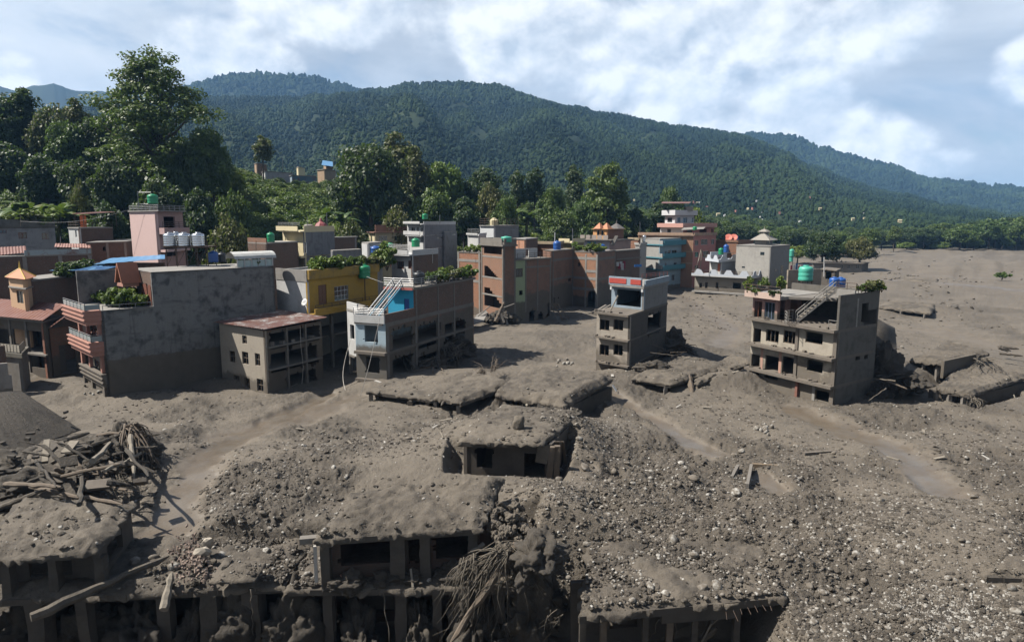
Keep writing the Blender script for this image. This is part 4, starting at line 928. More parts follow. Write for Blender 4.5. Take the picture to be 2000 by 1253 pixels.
for i, f in enumerate((.0, .28)):
    p = h.L.lerp(h.C, f); q = XY(715 if i else 690, 72, 0)
    cb = MB(); a = Vector((p.x, p.y, zt + .9)) if i else DP(684, 665, 76); e = W(640, 790, .1) if not i else W(690, 790, .1)
    if i: a = DP(742, 620, 72); e = W(703, 775, .1)
    else: e = W(676, 765, .1)
    cb.tube([a.lerp(e, t) + Vector((-.5 * math.sin(PI * t) * (1 - i), -.3 * math.sin(PI * t), -1.2 * math.sin(PI * t) * .5)) for t in [k / 10 for k in range(11)]], .035, 4).build('hanging_cable', M_ROPE, None, label=['pale cable hanging down left of the pale blue house', 'pale cable slanting across the front of the pale blue house'][i], cat='cable')

# ---- brick stair-tower block
BRL = brick('brick_lit_tower', (.34, .15, .085), (.25, .105, .06), (.30, .26, .215), mud=1.0, dirt=.2)
Lt, Ct, Rt = XY(941, 126.5, 5), XY(983, 119.5, 5), XY(1076, 127, 5)
h = House('brick_stair_tower', 'brick tower with open stairwell at the left end of the brick block', Lt, Ct, Ct + (Rt - Ct).normalized() * ((XY(1004, 121.6, 5) - Ct).length), 0)
zt = ZR(478, 119.5); zp = ZR(466, 119.5)
tri = []
for (x0, y0, x1, y1) in ((946, 519, 972, 541), (946, 561, 984, 600)):
    n = 7
    for i in range(n): tri.append(h.rect('l', x0, y0 + (y1 - y0) * i / n, x0 + (x1 - x0) * (.18 + .82 * (i + 1) / n), y0 + (y1 - y0) * (i + 1) / n + .4))
h.shell(BRL, BR_M, -1, zt, tri + [h.rect('l', 945, 482, 980, 496)], ())
ra = random.Random(9); lo = h.rect('r', 984, 590, 1001, 640); h.slab(zt, .3, M_CONCD, (.35, .35, .3, .3), 'roof_slab'); 
for f in 'lrbk': h.wall(f, M_CONCD, zt + .003, zp, (), .2, 'parapet', .3 if f in 'lr' else .0)
for f in ('l', 'r'):
    for u in (.15, h.len(f) - .15): h.col(f, u, .35, -1, zt - .31, M_CONCD, .06)
for row in (500, 541, 575): z = h.zr('l', 962, row); h.beam('l', z - .25, z, M_CONC, .05)
tank(h.at('l', h.len('l') - .6, zp - .6, -1.0), 1.9, 1.0, M_TGB, 'faded green round tank on top of the brick stair tower')
g = House('brick_long_house', 'brick house with green corner right of the stair tower, mud up its wall', h.B * 0 + h.R - h.p * 7 + h.q * .05, h.R + (Rt - Ct).normalized() * .03, Rt, 0)
zt2 = ZR(505, 123); gw = [g.rect('r', 1006, 524, 1021, 541)]; ug = g.hit('r', 1026, 540)[0]; gwd = g.rect('r', 1014, 567, 1021, 576)
ug_ = g.at('r', ug)
g.wall((g.C, ug_), plaster('pale_green_plaster', (.30, .36, .22), 3.5, .3, (.2, .2, .17), .9, .5, .8), -1, zt2, gw + [gwd]); g.window('r', gw[0], M_STEELD, 2, 1)
g.wall((ug_, g.R), BR_M, -1, zt2, ragged((3.2, 4.4, -1, .9), ra, 5, .4) + ragged((5.6, 6.6, .2, 2.4), ra, 9, .5) + ragged((1.0, 2.2, -1, 1.6), ra, 6, .5)); g.wall('b', BR_M, -1, zt2); g.wall('k', BR_M, -1, zt2); g.slab(zt2, .25, M_CONCD, (.0, .25, 0, 0), 'roof_slab')
for u in (ug + .1, ug + 3.0, g.len('r') - .2): g.col('r', u, .3, 1.5, zt2 - .26, M_CONCD, .05)
for row in (519, ): z = g.zr('r', 1050, row); g.beam('r', z - .3, z, M_CONCD, .04, ug + .26, g.len('r'))
rail(g.t, [g.at('r', .3, zt2, .1), g.at('r', g.len('r'), zt2, .1)], 1.0, M_STEELD, 3); g.wall((g.at('r', 2, 0, -2.5), g.at('r', 7.5, 0, -2.5)), WHITEW, zt2 + .003, zt2 + 1.7, [(2.6, 3.4, zt2 + .01, zt2 + 1.5)], .2, 'rooftop_wall')
m1 = House('brick_recessed_house', 'narrow shaded brick house recessed between the long house and the lit corner', XY(1060, 140, 5), XY(1076, 134, 5), XY(1119, 143.5, 5), 0); zt3 = ZR(490, 134)
h3 = [m1.rect('r', 1089, 543, 1091.5, 546), m1.rect('r', 1110, 543, 1115, 549), m1.rect('r', 1089, 580, 1091.5, 583)]
m1.shell(BR_M, BR_M, -1, zt3, (), h3 + ragged((.6, 1.8, -1, 2.6), ra, 9, .6)); m1.slab(zt3, .2, M_CONCD, (0, .05, 0, 0), 'roof_slab')
for row in (504, 541): z = m1.zr('r', 1095, row); m1.beam('r', z - .45, z, M_CONCD, .05)
for u in (.9, m1.len('r') - .2): m1.col('r', u, .35, -1, zt3 - .21, M_CONCD, .07)
e = House('brick_corner_house', 'sunlit orange brick corner house with concrete frame and arched doorway', XY(1118, 143.6, 5), XY(1166.5, 139, 5), XY(1201, 148, 5), 0); zt4 = ZR(492, 139)
arch = []; ax = e.rect('l', 1147, 566, 1165, 606)
for i in range(6): a0 = i / 6; arch.append((ax[0] + (ax[1] - ax[0]) * (.0), ax[1], ax[2], ax[3] - 1.2)); arch.append((ax[0] + (ax[1] - ax[0]) * (.5 - .5 * math.cos(math.asin(1 - a0))), ax[0] + (ax[1] - ax[0]) * (.5 + .5 * math.cos(math.asin(1 - a0))), ax[3] - 1.2, ax[3] - 1.2 * a0))
BRC = brick('brick_corner', (.42, .175, .085), (.29, .11, .06), (.34, .29, .23), mud=2.3, dirt=.35, wob=1.6)
e.shell(BRC, BR_M, -1, zt4, arch + [e.rect('l', 1128, 513, 1133, 520)], ())
e.wall('l', plain('blue_shutter', (.03, .05, .16), .6), 0, .01) if False else None
e.slab(zt4, .2, M_CONCD, (.05, .05, 0, 0), 'roof_slab')
for row in (502, 541, 562): z = e.zr('l', 1150, row); e.beam('l', z - .55, z, M_CONC, .05); 
for row in (502, 541): z = e.zr('r', 1180, row); e.beam('r', z - .55, z, M_CONCD, .05)
e.beam('l', e.zr('l', 1155, 532), e.zr('l', 1155, 527), M_CONC, .053, e.hit('l', 1144, 530)[0], e.len('l'))
for u in (e.hit('l', 1144, 540)[0], e.len('l') - .2): e.col('l', u, .4, -1, zt4 - .55, M_CONC, .07)
for u in (.2, e.len('r') - .2): e.col('r', u, .4, -1, zt4 - .55, M_CONCD, .07)
for (px, Y, w_, hh) in ((1088, 140, 13, 17),): tank_at(px, 491, 470, Y, 15, M_TB, 'blue tank beside a white pole above the recessed brick house')
tank_at(1175, 492, 476, 143, 14, M_TB, 'blue tank at the edge of the lit brick corner house')
for i in range(12): p = e.at('l', hr.uniform(0, e.len('l')), zt4, -hr.uniform(.2, 3)); plant(p, hr.uniform(1, 1.9), hr.choice('gyyo'), 'green plant along the roof edge of the brick corner house', 'plants on the brick corner house')
w = House('brick_wing', 'orange brick wing left of the stair tower with overgrown roof', XY(894, 134, 6), XY(940, 129, 6), XY(960, 136, 6), 0); zt5 = ZR(493, 129); w.shell(brick('brick_wing_b', (.40, .155, .075), (.27, .10, .055), (.30, .25, .20), mud=1.5, dirt=.2), BRD, -1, zt5); w.slab(zt5, .2, M_CONCD, (.1, .1, 0, 0), 'roof_slab')
for row in (506, 545): z = w.zr('l', 915, row); w.beam('l', z - .5, z, M_CONC, .05)
for u in (.3, w.len('l') - .5): w.col('l', u, .4, -1, zt5 - .21, M_CONC, .07)
for i in range(10): p = w.at('l', hr.uniform(0, w.len('l')), zt5, -hr.uniform(.0, 2)); plant(p, hr.uniform(.8, 1.6), hr.choice('gyy'), 'plant on the roof of the brick wing', 'plants on the brick wing')
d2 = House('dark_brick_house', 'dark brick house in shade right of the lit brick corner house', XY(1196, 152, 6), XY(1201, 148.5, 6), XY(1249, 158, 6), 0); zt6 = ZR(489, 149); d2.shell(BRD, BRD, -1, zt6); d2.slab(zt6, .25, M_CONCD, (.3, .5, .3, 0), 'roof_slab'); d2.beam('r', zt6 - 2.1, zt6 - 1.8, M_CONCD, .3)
lp = d2.at('r', 1.0, 0, .25); lo_ = thing('laundry', 'white and red laundry hanging on the dark brick house', 'laundry', (lp.x, lp.y, ZR(528, 148)))
for k in range(5):
    q = d2.at('r', .5 + k * .75, ZR(511 + (k % 2) * 4, 149), .35); s_ = MB(); nn_ = 4
    for i in range(nn_):
        z0_ = q.z - 1.6 * i / nn_ * (.6 + .1 * k); z1_ = q.z - 1.6 * (i + 1) / nn_ * (.6 + .1 * k); o0 = .06 * math.sin(i * 1.7 + k); o1 = .06 * math.sin((i + 1) * 1.7 + k); s_.hexa([(q.x - .28, q.y + o1, z1_), (q.x + .28, q.y + o1 - .05, z1_), (q.x + .28, q.y + o1 - .02, z1_), (q.x - .28, q.y + o1 + .03, z1_), (q.x - .28, q.y + o0, z0_), (q.x + .28, q.y + o0 - .05, z0_), (q.x + .28, q.y + o0 - .02, z0_), (q.x - .28, q.y + o0 + .03, z0_)])
    s_.build('garment', [M_WHITE, plain('dark_red_cloth', (.25, .03, .06), .9), M_WHITE][k % 3], lo_)
# ---- small ruined house with red and pale blue parapet
MUDW = plaster('mud_plastered_wall', (.27, .24, .20), 20, .4, (.10, .085, .07), .95, 3, 1)
L_, C_, R__ = XY(1164, 80.6, 1), XY(1228, 77.2, 1), XY(1300, 88.5, 1)
h = House('small_ruined_house', 'small mud coated house ruin with pale blue and red parapet on its top room', L_, C_, R__, -1.0)
zr_ = ZR(612, 78); z1 = ZR(661, 78); z0 = ZR(711, 78); rs3 = random.Random(7)
wl = [h.rect('l', *r) for r in ((1171, 624, 1190, 645), (1198, 624, 1217, 645), (1171, 673, 1189, 694), (1198, 673, 1216, 694))]
LITM = plaster('mud_splashed_plaster', (.34, .30, .25), 2.6, .55, (.14, .115, .09), .95, 1.2, 5.0); DKM = plaster('mud_caked_shade_wall', (.088, .075, .062), None, .7, (.035, .03, .025))  # DKM: caked mud, with the shade of the unlit sides added to its colour
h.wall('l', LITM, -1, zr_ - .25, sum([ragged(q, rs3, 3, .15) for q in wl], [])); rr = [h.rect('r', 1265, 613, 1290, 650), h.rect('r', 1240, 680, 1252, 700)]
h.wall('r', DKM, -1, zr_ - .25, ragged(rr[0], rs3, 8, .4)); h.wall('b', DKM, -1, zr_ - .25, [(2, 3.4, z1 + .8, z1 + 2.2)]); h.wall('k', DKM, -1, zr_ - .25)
for q in wl: h.window('l', q, M_WOOD, 2, 1, False, .06, .12)
[MB().box(h.at('l', hr.uniform(.2, 4), z_, hr.uniform(.1, .6)), hr.uniform(.15, .5), hr.uniform(.12, .35), hr.uniform(.06, .2), hr.uniform(0, 3)).build('rubble_block', M_MUDC, h.t) for z_ in (z1, z0, zr_) for _ in range(7)]; h.slab(z1, .2, M_MUDC, (.75, .1, -.25, -.2), 'ledge_slab'); h.slab(z0, .2, M_MUDC, (.6, .1, -.25, -.2), 'ledge_slab'); h.slab(zr_, .24, M_MUDC, (.85, .1, 0, 0), 'roof_slab')
uf = h.hit('r', 1257, 600)[0]; C2 = h.at('r', uf); L2 = h.L + (C2 - h.C); zt = ZR(547, 82)
C2 = C2 + h.p * .0; up = House('top_room', 'pale blue top room with red panels open at the front, on the small ruined house', L2, C2, h.R, zr_, 'room')
ow = [up.rect('l', 1204, 566, 1252, 598)]; PB = plaster('grey_blue_plaster', (.27, .33, .38), None, .3)
up.wall('l', PB, zr_ + .003, zt - .9, ow); up.wall('r', plaster('top_room_side', (.22, .215, .205), None, .5), zr_ + .003, zt - .9); up.wall('b', DKM, zr_ + .003, zt - .9, [(1.5, 2.3, zr_ + .6, zr_ + 1.4)]); up.wall('k', PB, zr_ + .003, zt - .9)
up.slab(zt - .65, .25, M_CONC, (.6, .2, 0, 0), 'roof_slab'); up.wall('l', PB, zt - .65, zt + .35, (), .2, 'parapet', .6); up.wall('r', PB, zt - .65, zt + .05, (), .2, 'parapet', .2)
RED = plain('red_panel', (.34, .05, .035), .6); hw = up.len('l')
for (a, b) in ((.1, hw * .55), (hw * .68, hw - .05)): MB().ob(up.at('l', a), up.at('l', b), zt - .45, zt + .15, .05, .65).build('red_panel', RED, up.t)
rail(up.t, [up.at('l', hw, zt + .35, .5), up.at('r', up.len('r') - .5, zt + .1, .1)], .5, plain('red_rail', (.22, .07, .06), .6), 2)
for (px, row) in ((1193, 560), (1254, 560)): q = up.hit('l', px, row, .55); MB().ob(up.at('l', q[0] - .12), up.at('l', q[0] + .12), zt - 1.3, zt - .66, .2, .55).build('bracket', M_WHITE, up.t)
MB().tube([DP(1193, 605, 79.5), DP(1207, 577, 80.5)], .09, 5).build('leaning_beam', M_WOODP, up.t)

# ---- the pink ruin with the outside stair
C_ = W(1627, 791); L_ = XY(1464, 74.5, 2); R__ = XY(1703, 69.6, 0); 
h = House('pink_ruin', 'three storey mud coated ruin with pink top floor and outside iron stair', L_, C_, R__, -1.5)
zs = [h.zr('l', 1624, r) for r in (752, 697, 642)]; ztop = h.zr('r', 1640, 577); PKM = plaster('pink_wall', (.40, .235, .20), 8.3, .35, (.2, .15, .13), .9, .6, .8)
LM = plaster('buff_wall_splashed', (.36, .32, .26), 3.6, .5, (.15, .13, .10), .95, 1.2, 5.5); GD = plaster('grey_shade_side_wall', (.125, .115, .10), None, .8, (.045, .04, .034))  # GD: muddy side wall, its colour darkened further to deepen the shade
ub = h.hit('l', 1556, 680)[0]; W_ = h.len('l')
lo = [h.rect('l', *r) for r in ((1471, 641, 1486, 675), (1496, 644, 1521, 668), (1530, 646, 1555, 671), (1573, 649, 1607, 671), (1576, 704, 1607, 726), (1592, 763, 1619, 783))]
big = [h.rect('l', 1467, 692, 1483, 735), h.rect('l', 1494, 695, 1520, 740), h.rect('l', 1527, 697, 1555, 742)]
h.wall('l', LM, -1.5, zs[2] - .2, sum([ragged(q, rs3, 3, .12) for q in lo], []) + big)
for i, q in enumerate(lo):
    if i < 4: h.window('l', q, M_WOOD, 3 if i in (1, 2) else 1, 1, False, .06, .1)
sd = [h.rect('r', 1671, 695, 1680, 703), h.rect('r', 1688, 693, 1695, 701), h.rect('r', 1683, 592, 1696, 628)]
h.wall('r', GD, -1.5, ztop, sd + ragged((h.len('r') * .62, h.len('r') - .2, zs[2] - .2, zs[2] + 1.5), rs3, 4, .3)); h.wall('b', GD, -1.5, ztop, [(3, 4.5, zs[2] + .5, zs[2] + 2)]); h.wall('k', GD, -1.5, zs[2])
for i, z in enumerate(zs): h.slab(z, .28, M_MUDC, ((.75, .9, .8)[i], .02, -.25, (.2, .1, .1)[i]), 'floor_slab'); [MB().box(h.at('l', hr.uniform(.2, W_ - .2), z, hr.uniform(.0, .65)), hr.uniform(.15, .5), hr.uniform(.12, .35), hr.uniform(.06, .22), hr.uniform(0, 3)).build('rubble_block', M_MUDC, h.t) for _ in range(16)]
# bay that stands proud on the right of the front
bay = h.at('l', ub)
for i, z in enumerate(zs[1:]):
    pass
h.col('l', ub, .35, -1.5, zs[2] - .29, M_MUDC, .12); h.col('l', W_ - .2, .4, -1.5, zs[2] - .29, M_MUDC, .1)
for px in (1487, 1523): q = h.hit('l', px, 715)[0]; h.col('l', q, .32, zs[0] + .003, zs[1] - .29, plaster('pink_col', (.42, .25, .19), None, .4), .02)
h.col('l', h.hit('l', 1558, 765)[0], .3, -1.5, zs[0] - .29, plain('red_brown_col', (.16, .07, .05), .8), .3); h.col('l', h.hit('l', 1589, 765)[0], .3, -1.5, zs[0] - .29, M_CONC, .05)
# top floor: pink room at the left, open room at the right rear
T0 = h.at('l', -.0); T1 = h.at('l', h.hit('l', 1518, 610)[0]); zc = h.zr('l', 1500, 578); q = h.q
dep = 4.5; pk = [(1472, 588, 1488, 622), (1493, 590, 1513, 624)]
pl = House('pink_room', 'pink plastered room on top of the three storey ruin', T0, T1, T1 - q * dep, zs[2], 'room')
pl.wall('l', PKM, zs[2] + .003, zc - .2, [pl.rect('l', *r) for r in pk]); pl.wall('r', PKM, zs[2] + .003, zc - .2, [(.5, 1.6, zs[2] + .01, zs[2] + 2.1), (2.4, 3.9, zs[2] + 1, zs[2] + 2.2)]); pl.wall('b', PKM, zs[2] + .003, zc - .2); pl.wall('k', PKM, zs[2] + .003, zc - .2)
pl.window('l', pl.rect('l', *pk[1]), plain('blue_grey_frame', (.12, .14, .2), .6), 3, 1, True); pl.window('l', pl.rect('l', *pk[0]), M_WOODR, 2, 1, False)
xr = (h.at('r', .0) - T1); zt7 = zc
MB().prism([T0 + q * .9 - h.p * .5, T1 + q * .9 + h.p * .9, T1 + h.p * .9 - q * (h.len('r') - .2), T0 - h.p * .5 - q * (h.len('r') - .2)], zc - .2, zc + .15).build('roof_slab', M_CONC, pl.t)
MB().wall(T0 + q * .9 - h.p * .5, T1 + q * .9 + h.p * .9, zc - .2, zc + .45, .15, (), .02).build('parapet', plaster('pink_parapet', (.48, .36, .30), None, .5, (.2, .17, .14)), pl.t)
V0 = h.at('l', h.hit('l', 1597, 610)[0], 0, -3.2); V1 = h.at('r', 3.2)
vr = House('open_room', 'grey top room broken open behind the stair of the three storey ruin', V0, V1, h.R, zs[2], 'room')
vo = vr.rect('l', 1601, 592, 1646, 625); vr.wall('l', plaster('grey_room', (.30, .28, .25), None, .5), zs[2] + .003, ztop - .5, ragged(vo, rs3, 8, .35)); vr.wall('k', GD, zs[2] + .003, ztop - .5)
vr.slab(ztop - .2, .3, M_CONC, (.5, -.24, -.24, .2), 'roof_slab'); vr.wall('l', M_CONC, ztop - .2, ztop + .3, (), .2, 'parapet', .5)
MB().prism([T1 + h.p * .92 - q * .5, V0 - h.p * .22, h.R - q * 0 - h.p * (V1 - V0).length, T1 + h.p * .92 - q * (h.len('r') - .2)], zc - .15, zc + .1).build('roof_slab', M_CONCD, vr.t)
# outside stair
sb = h.at('l', h.hit('l', 1548, 620)[0], zs[2], -.6); se = Vector(V0) + Vector((0, 0, ztop)) - h.p * .6; se = Vector((se.x, se.y, ztop - .1)); dd = se - sb
s8 = thing('iron_stair', 'white iron stair climbing to the roof of the three storey ruin', 'staircase', sb); wd = Vector((-dd.y, dd.x, 0)).normalized()
for o in (-.55, .55):
    a = sb + wd * o; b = se + wd * o; MB().hexa([a, a + wd * .06, b + wd * .06, b, a + Vector((0, 0, .28)), a + wd * .06 + Vector((0, 0, .28)), b + wd * .06 + Vector((0, 0, .28)), b + Vector((0, 0, .28))]).build('stringer', M_CONC, s8)
    MB().tube([a + Vector((0, 0, 1.1)), b + Vector((0, 0, 1.1))], .045, 5).build('handrail', M_CONC, s8); MB().tube([a + Vector((0, 0, .65)), b + Vector((0, 0, .65))], .035, 5).build('handrail', M_CONC, s8)
    for k in range(5): p = a.lerp(b, k / 4); MB().tube([p, p + Vector((0, 0, 1.1))], .04, 5).build('baluster', M_CONC, s8)
for k in range(11): c = sb.lerp(se, (k + .6) / 11); MB().box(c + Vector((0, 0, .12)), 1.05, .3, .06, math.atan2(wd.y, wd.x)).build('tread', M_WOODP, s8)
lz = sb - dd.normalized() * .2; rail(s8, [Vector((lz.x, lz.y, zs[2])) + wd * .6 + q * .2, Vector((lz.x, lz.y, zs[2])) + wd * .6 + q * 1.6, Vector((lz.x, lz.y, zs[2])) - wd * .7 + q * 1.6], 1.25, M_CONC, 4, .8, .03, 'landing_rail')
rail(h.t, [h.at('l', h.hit('l', 1617, 622)[0], zs[2], -.2), h.at('l', W_ - .1, zs[2], -.1)], .8, M_CONC, 2, 1.2, .03)
ta = T0 + q * .8 - h.p * .4; tb = T1 + q * .8 + h.p * .8; rail(pl.t, [V3(ta, zc + .45), V3(tb, zc + .45)], .7, M_STEELD, 2, 1.3); rail(vr.t, [V3(V0 + q * .4, ztop + .3), V3(V1 + q * .4, ztop + .3), V3(V1, ztop), V3(h.R, ztop)], .7, M_STEELD, 2, 1.3)
tank(DP(1573, 548, 78.5) - Vector((0, 0, .0)), 1.6, 1.75, M_TGB, 'faded green tank on a tall stand on the three storey ruin', 'water tanks', 3, 0)
b_ = DP(1573, 548, 78.5); tl = thing('tank_stand', 'rusty four legged stand under the faded green tank', 'stand', (b_.x, b_.y, zc + .1))
for (a, b) in ((-1, -1), (1, -1), (1, 1), (-1, 1)): MB().tube([(b_.x + a * .55, b_.y + b * .55, zc + .1), (b_.x + a * .5, b_.y + b * .5, b_.z - .05)], .05, 5).build('leg', M_STEELD, tl)
MB().box((b_.x, b_.y, b_.z - .06), 1.4, 1.4, .055).build('platform', M_STEELD, tl)
tank(DP(1629, 561, 76), 1.1, 1.15, M_TB, 'blue tank at the left of the pair on the ruin roof'); tank(DP(1641, 561, 76.8), 1.1, 1.15, M_TB, 'blue tank at the right of the pair on the ruin roof')
for i in range(16): p = V3(T0.lerp(T1, hr.uniform(-.05, 1.15)) + q * hr.uniform(.2, .9), zc + .15); plant(p, hr.uniform(.4, .75), hr.choice('ooogd'), 'withered plant along the roof edge of the pink room', 'plants on the pink room')
for i, (px, Y) in enumerate(((1462, 75.5), (1491, 74.5), (1524, 73))): plant(DP(px, 562 + 4, Y), .95, 'ygy'[i], ['yellow green potted shrub at the left corner of the pink room roof', 'dark green potted shrub in the middle of the pink room roof edge', 'yellow flowering shrub at the right of the pink room roof'][i], None, 'plant', 1.5)
for i in range(9): p = V3(V1.lerp(h.R, hr.uniform(.35, 1.05)) + h.p * hr.uniform(-.5, .15), ztop - .1); plant(p, hr.uniform(.7, 1.3), hr.choice('god'), 'grey green plant hanging over the right edge of the ruin roof', 'plants at the right edge of the ruin roof')

# ---- left of the picture
def simple(name, label, l, c, r, rows, ml, mr, z0=0.0, wl=(), wr=(), slab_o=(.2, .2, .2, .2), par=0.0, sm=None, win=True, nx=2, fm=None, zref=8, slabs=True):
    h = House(name, label, XY(*l, zref), XY(*c, zref), XY(*r, zref), z0); zt = ZR(rows, c[1])
    a = [h.rect('l', *q) for q in wl]; b = [h.rect('r', *q) for q in wr]
    h.shell(ml, mr, z0, zt - .2, a, b); h.slab(zt, .2, sm or M_CONC, slab_o, 'roof_slab')
    if win:
        for q in a: h.window('l', q, fm, nx, 1)
        for q in b: h.window('r', q, fm, nx, 1)
    if par:
        h.wall('l', sm or ml, zt + .003, zt + par, (), .15, 'parapet', slab_o[0]); h.wall('r', sm or mr, zt + .003, zt + par, (), .15, 'parapet', slab_o[1])
    h.zt = zt; return h
PINKL = plaster('pale_pink_plaster', (.56, .40, .37), None, .12, (.3, .22, .2))
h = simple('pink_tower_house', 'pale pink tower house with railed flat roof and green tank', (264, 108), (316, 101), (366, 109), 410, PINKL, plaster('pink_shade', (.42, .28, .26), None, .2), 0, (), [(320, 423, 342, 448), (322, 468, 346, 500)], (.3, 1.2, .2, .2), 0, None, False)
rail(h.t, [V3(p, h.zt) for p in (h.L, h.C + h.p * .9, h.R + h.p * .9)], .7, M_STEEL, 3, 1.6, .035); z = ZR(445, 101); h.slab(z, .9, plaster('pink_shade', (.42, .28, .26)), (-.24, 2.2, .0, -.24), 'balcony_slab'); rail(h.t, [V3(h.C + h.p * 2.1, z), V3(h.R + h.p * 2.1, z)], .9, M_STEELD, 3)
z = ZR(488, 101); h.slab(z, .3, PINKL, (-.24, 2.0, .0, -.24), 'balcony_slab')
b_ = DP(299, 398, 104); tank(b_, 1.5, 1.45, M_TG, 'green tank on top of the pale pink tower house'); f_ = thing('pipe_frame', 'thin pipe frame around the green tank on the pink tower house', 'frame', (b_.x, b_.y, h.zt))
for dx in (-2.2, -.6, .6): MB().tube([(b_.x + dx, b_.y, h.zt), (b_.x + dx, b_.y, b_.z + (1.9 if dx < -1 else 0))], .05, 5).build('post', M_STEEL, f_)
MB().tube([(b_.x - 2.2, b_.y, b_.z + 1.7), (b_.x - .2, b_.y, b_.z + 1.7)], .04, 4).build('bar', M_STEEL, f_); MB().tube([(b_.x - 2.2, b_.y, b_.z), (b_.x + .6, b_.y, b_.z - .05)], .04, 4).build('bar', M_STEEL, f_)
GH = plaster('weathered_grey_paint', (.24, .25, .27), None, .6, (.06, .06, .06))
h = simple('grey_long_house', 'weathered grey house with two brown windows at the left edge', (-120, 112), (-60, 114), (116, 124), 444, GH, GH, 0, (), [(-2, 449, 13, 456), (36, 454, 53, 466), (82, 455, 99, 467)], (.3, .4, .1, .1), 1.3, plaster('mossy_parapet', (.13, .13, .125), None, .8, (.03, .035, .03)), True, 2, M_WOODR)
for i in range(9): p = h.at('r', h.len('r') * (.62 + .04 * i), h.zt, -hr.uniform(.5, 3)); plant(p, hr.uniform(2.6, 4.2), 'y' if i % 3 else 'o', 'yellow green shrub growing behind the grey house parapet', 'shrubs behind the grey house parapet', 'plant', .8)
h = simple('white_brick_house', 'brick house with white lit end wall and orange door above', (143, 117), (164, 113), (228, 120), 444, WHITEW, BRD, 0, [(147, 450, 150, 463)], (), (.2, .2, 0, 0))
rail(h.t, [V3(h.L, h.zt), V3(h.C, h.zt), V3(h.R, h.zt)], .8, M_STEELD, 2); p = h.at('l', h.len('l') * .5, 0, -1.5); MB().box((p.x, p.y, h.zt), .9, .12, 2.0, .6).build('orange_door', plain('orange_paint', (.50, .11, .02), .6), h.t)
sheet('tin_roof', None, None, [V3(h.L + h.q * -1, h.zt + 2.3), V3(h.C - h.p * .5 - h.q, h.zt + 2.2), V3(h.R - h.q, h.zt + 2.6), V3(h.B, h.zt + 2.7)], .04, corrug('brown_tin', (.11, .07, .06), .6), (20, 6), .03, 0, h.t)
for p in (h.L + h.p * .3, h.C - h.p * .9, h.R - h.p * .9): q2 = p - h.q * 1.4; MB().tube([V3(q2, h.zt), V3(q2, h.zt + 2.2)], .06, 5).build('post', M_WOOD, h.t)
h = simple('brick_back_house', 'dark brick house with concrete pillar and small window hole', (218, 122), (172, 114.5) if False else (176, 107.5), (252, 113), 473, BRD, BRD, 0, (), [(201, 482, 206, 490)], (.1, .15, 0, 0), 0, None, False); h.col('r', h.hit('r', 210, 490)[0], .4, 0, h.zt - .21, M_CONC, .06); h.col('r', h.len('r') - .2, .4, 0, h.zt - .21, M_CONC, .06)
h = simple('brick_row_house', 'long low brick house with bluish tin coping at the left edge', (-70, 96), (-40, 94), (180, 104), 502, BRD, BRD, 0, (), (), (0, .1, 0, 0), 0)
for u in (49, 119, 177): h.col('r', h.hit('r', u, 520)[0], .5, 0, h.zt - .21, M_CONC, .1)
MB().ob(h.at('r', h.hit('r', 48, 505)[0]), h.at('r', h.hit('r', 178, 505)[0]), h.zt + .01, h.zt + .75, .08, .2).build('tin_coping', corrug('pale_blue_tin', (.28, .34, .36), .1), h.t)
pa = [DP(106, 482, 101), DP(178, 484, 104), DP(176, 476, 109), DP(108, 475, 106)]; t_ = thing('shed', 'low shed with rusty pale tin roof on the brick row house', 'shed', V3(pa[0], h.zt)); sheet('tin_roof', None, None, pa, .05, corrug('rust_pink_tin', (.36, .20, .16), .4), (26, 5), .035, 0, t_)
MB().wall(DP(116, 490, 102), DP(180, 490, 105), h.zt - .5, pa[0].z - .15, .15, [(1.6, 2.6, h.zt, pa[0].z - .2), (3.4, 4.0, h.zt + .5, pa[0].z - .3)]).build('wall', plaster('dirty_cream', (.30, .26, .21), None, .5), t_)
pa = [DP(-30, 500, 97), DP(52, 493, 99), DP(50, 480, 105), DP(-30, 484, 104)]; t_ = thing('lean_to', 'rusty red tin lean-to at the left edge above the brick row', 'shed', V3(pa[0], h.zt)); sheet('tin_roof', None, None, pa, .05, corrug('rust_red_tin', (.19, .095, .075), .6), (26, 5), .035, 0, t_); MB().wall(DP(-30, 500, 97.5), DP(52, 500, 99.5), 0, pa[1].z - .3, .15).build('wall', BRD, t_)
for nm, lb, cs, sg in (('tarpaulin', 'long bright blue roof sheet in front of the pink tower', ((183, 516), (322, 505), (322, 497), (215, 504)), ((92, 90, 96, 97))), ('tarpaulin', 'faded pale blue roof sheet left of the long grey house', ((96, 528), (178, 527), (206, 516), (150, 516)), (88, 87, 93, 94)), ('tarpaulin', 'deep blue sagging roof sheet between the two paler sheets', ((140, 528), (200, 527), (230, 520), (182, 519)), (86.5, 86, 90, 91))):
    sheet(nm, lb, 'roof sheet', [DP(a, b, y) for (a, b), y in zip(cs, sg)], .03, corrug('blue_sheet_' + lb[:4], (.10, .25, .44) if 'long' in lb else ((.26, .38, .48) if 'faded' in lb else (.02, .08, .20)), .0, (.08, .2, .35), 0, .4), (14, 8), .02, .1)
us_ = thing('shed', 'dark open shed under the blue roof sheets beside the grey house', 'shed', XY(240, 90, 8)); MB().wall(XY(186, 93, 11), XY(322, 92, 11), 0, ZR(513, 92), .2, [(5, 7, 9, 11.2)]).build('wall', BRD, us_); MB().wall(XY(104, 89.5, 10), XY(186, 90.5, 10), 0, ZR(531, 90), .2, [(2.5, 3.4, 8.6, 10)]).build('wall', plaster('dirty_cream', (.30, .26, .21)), us_)
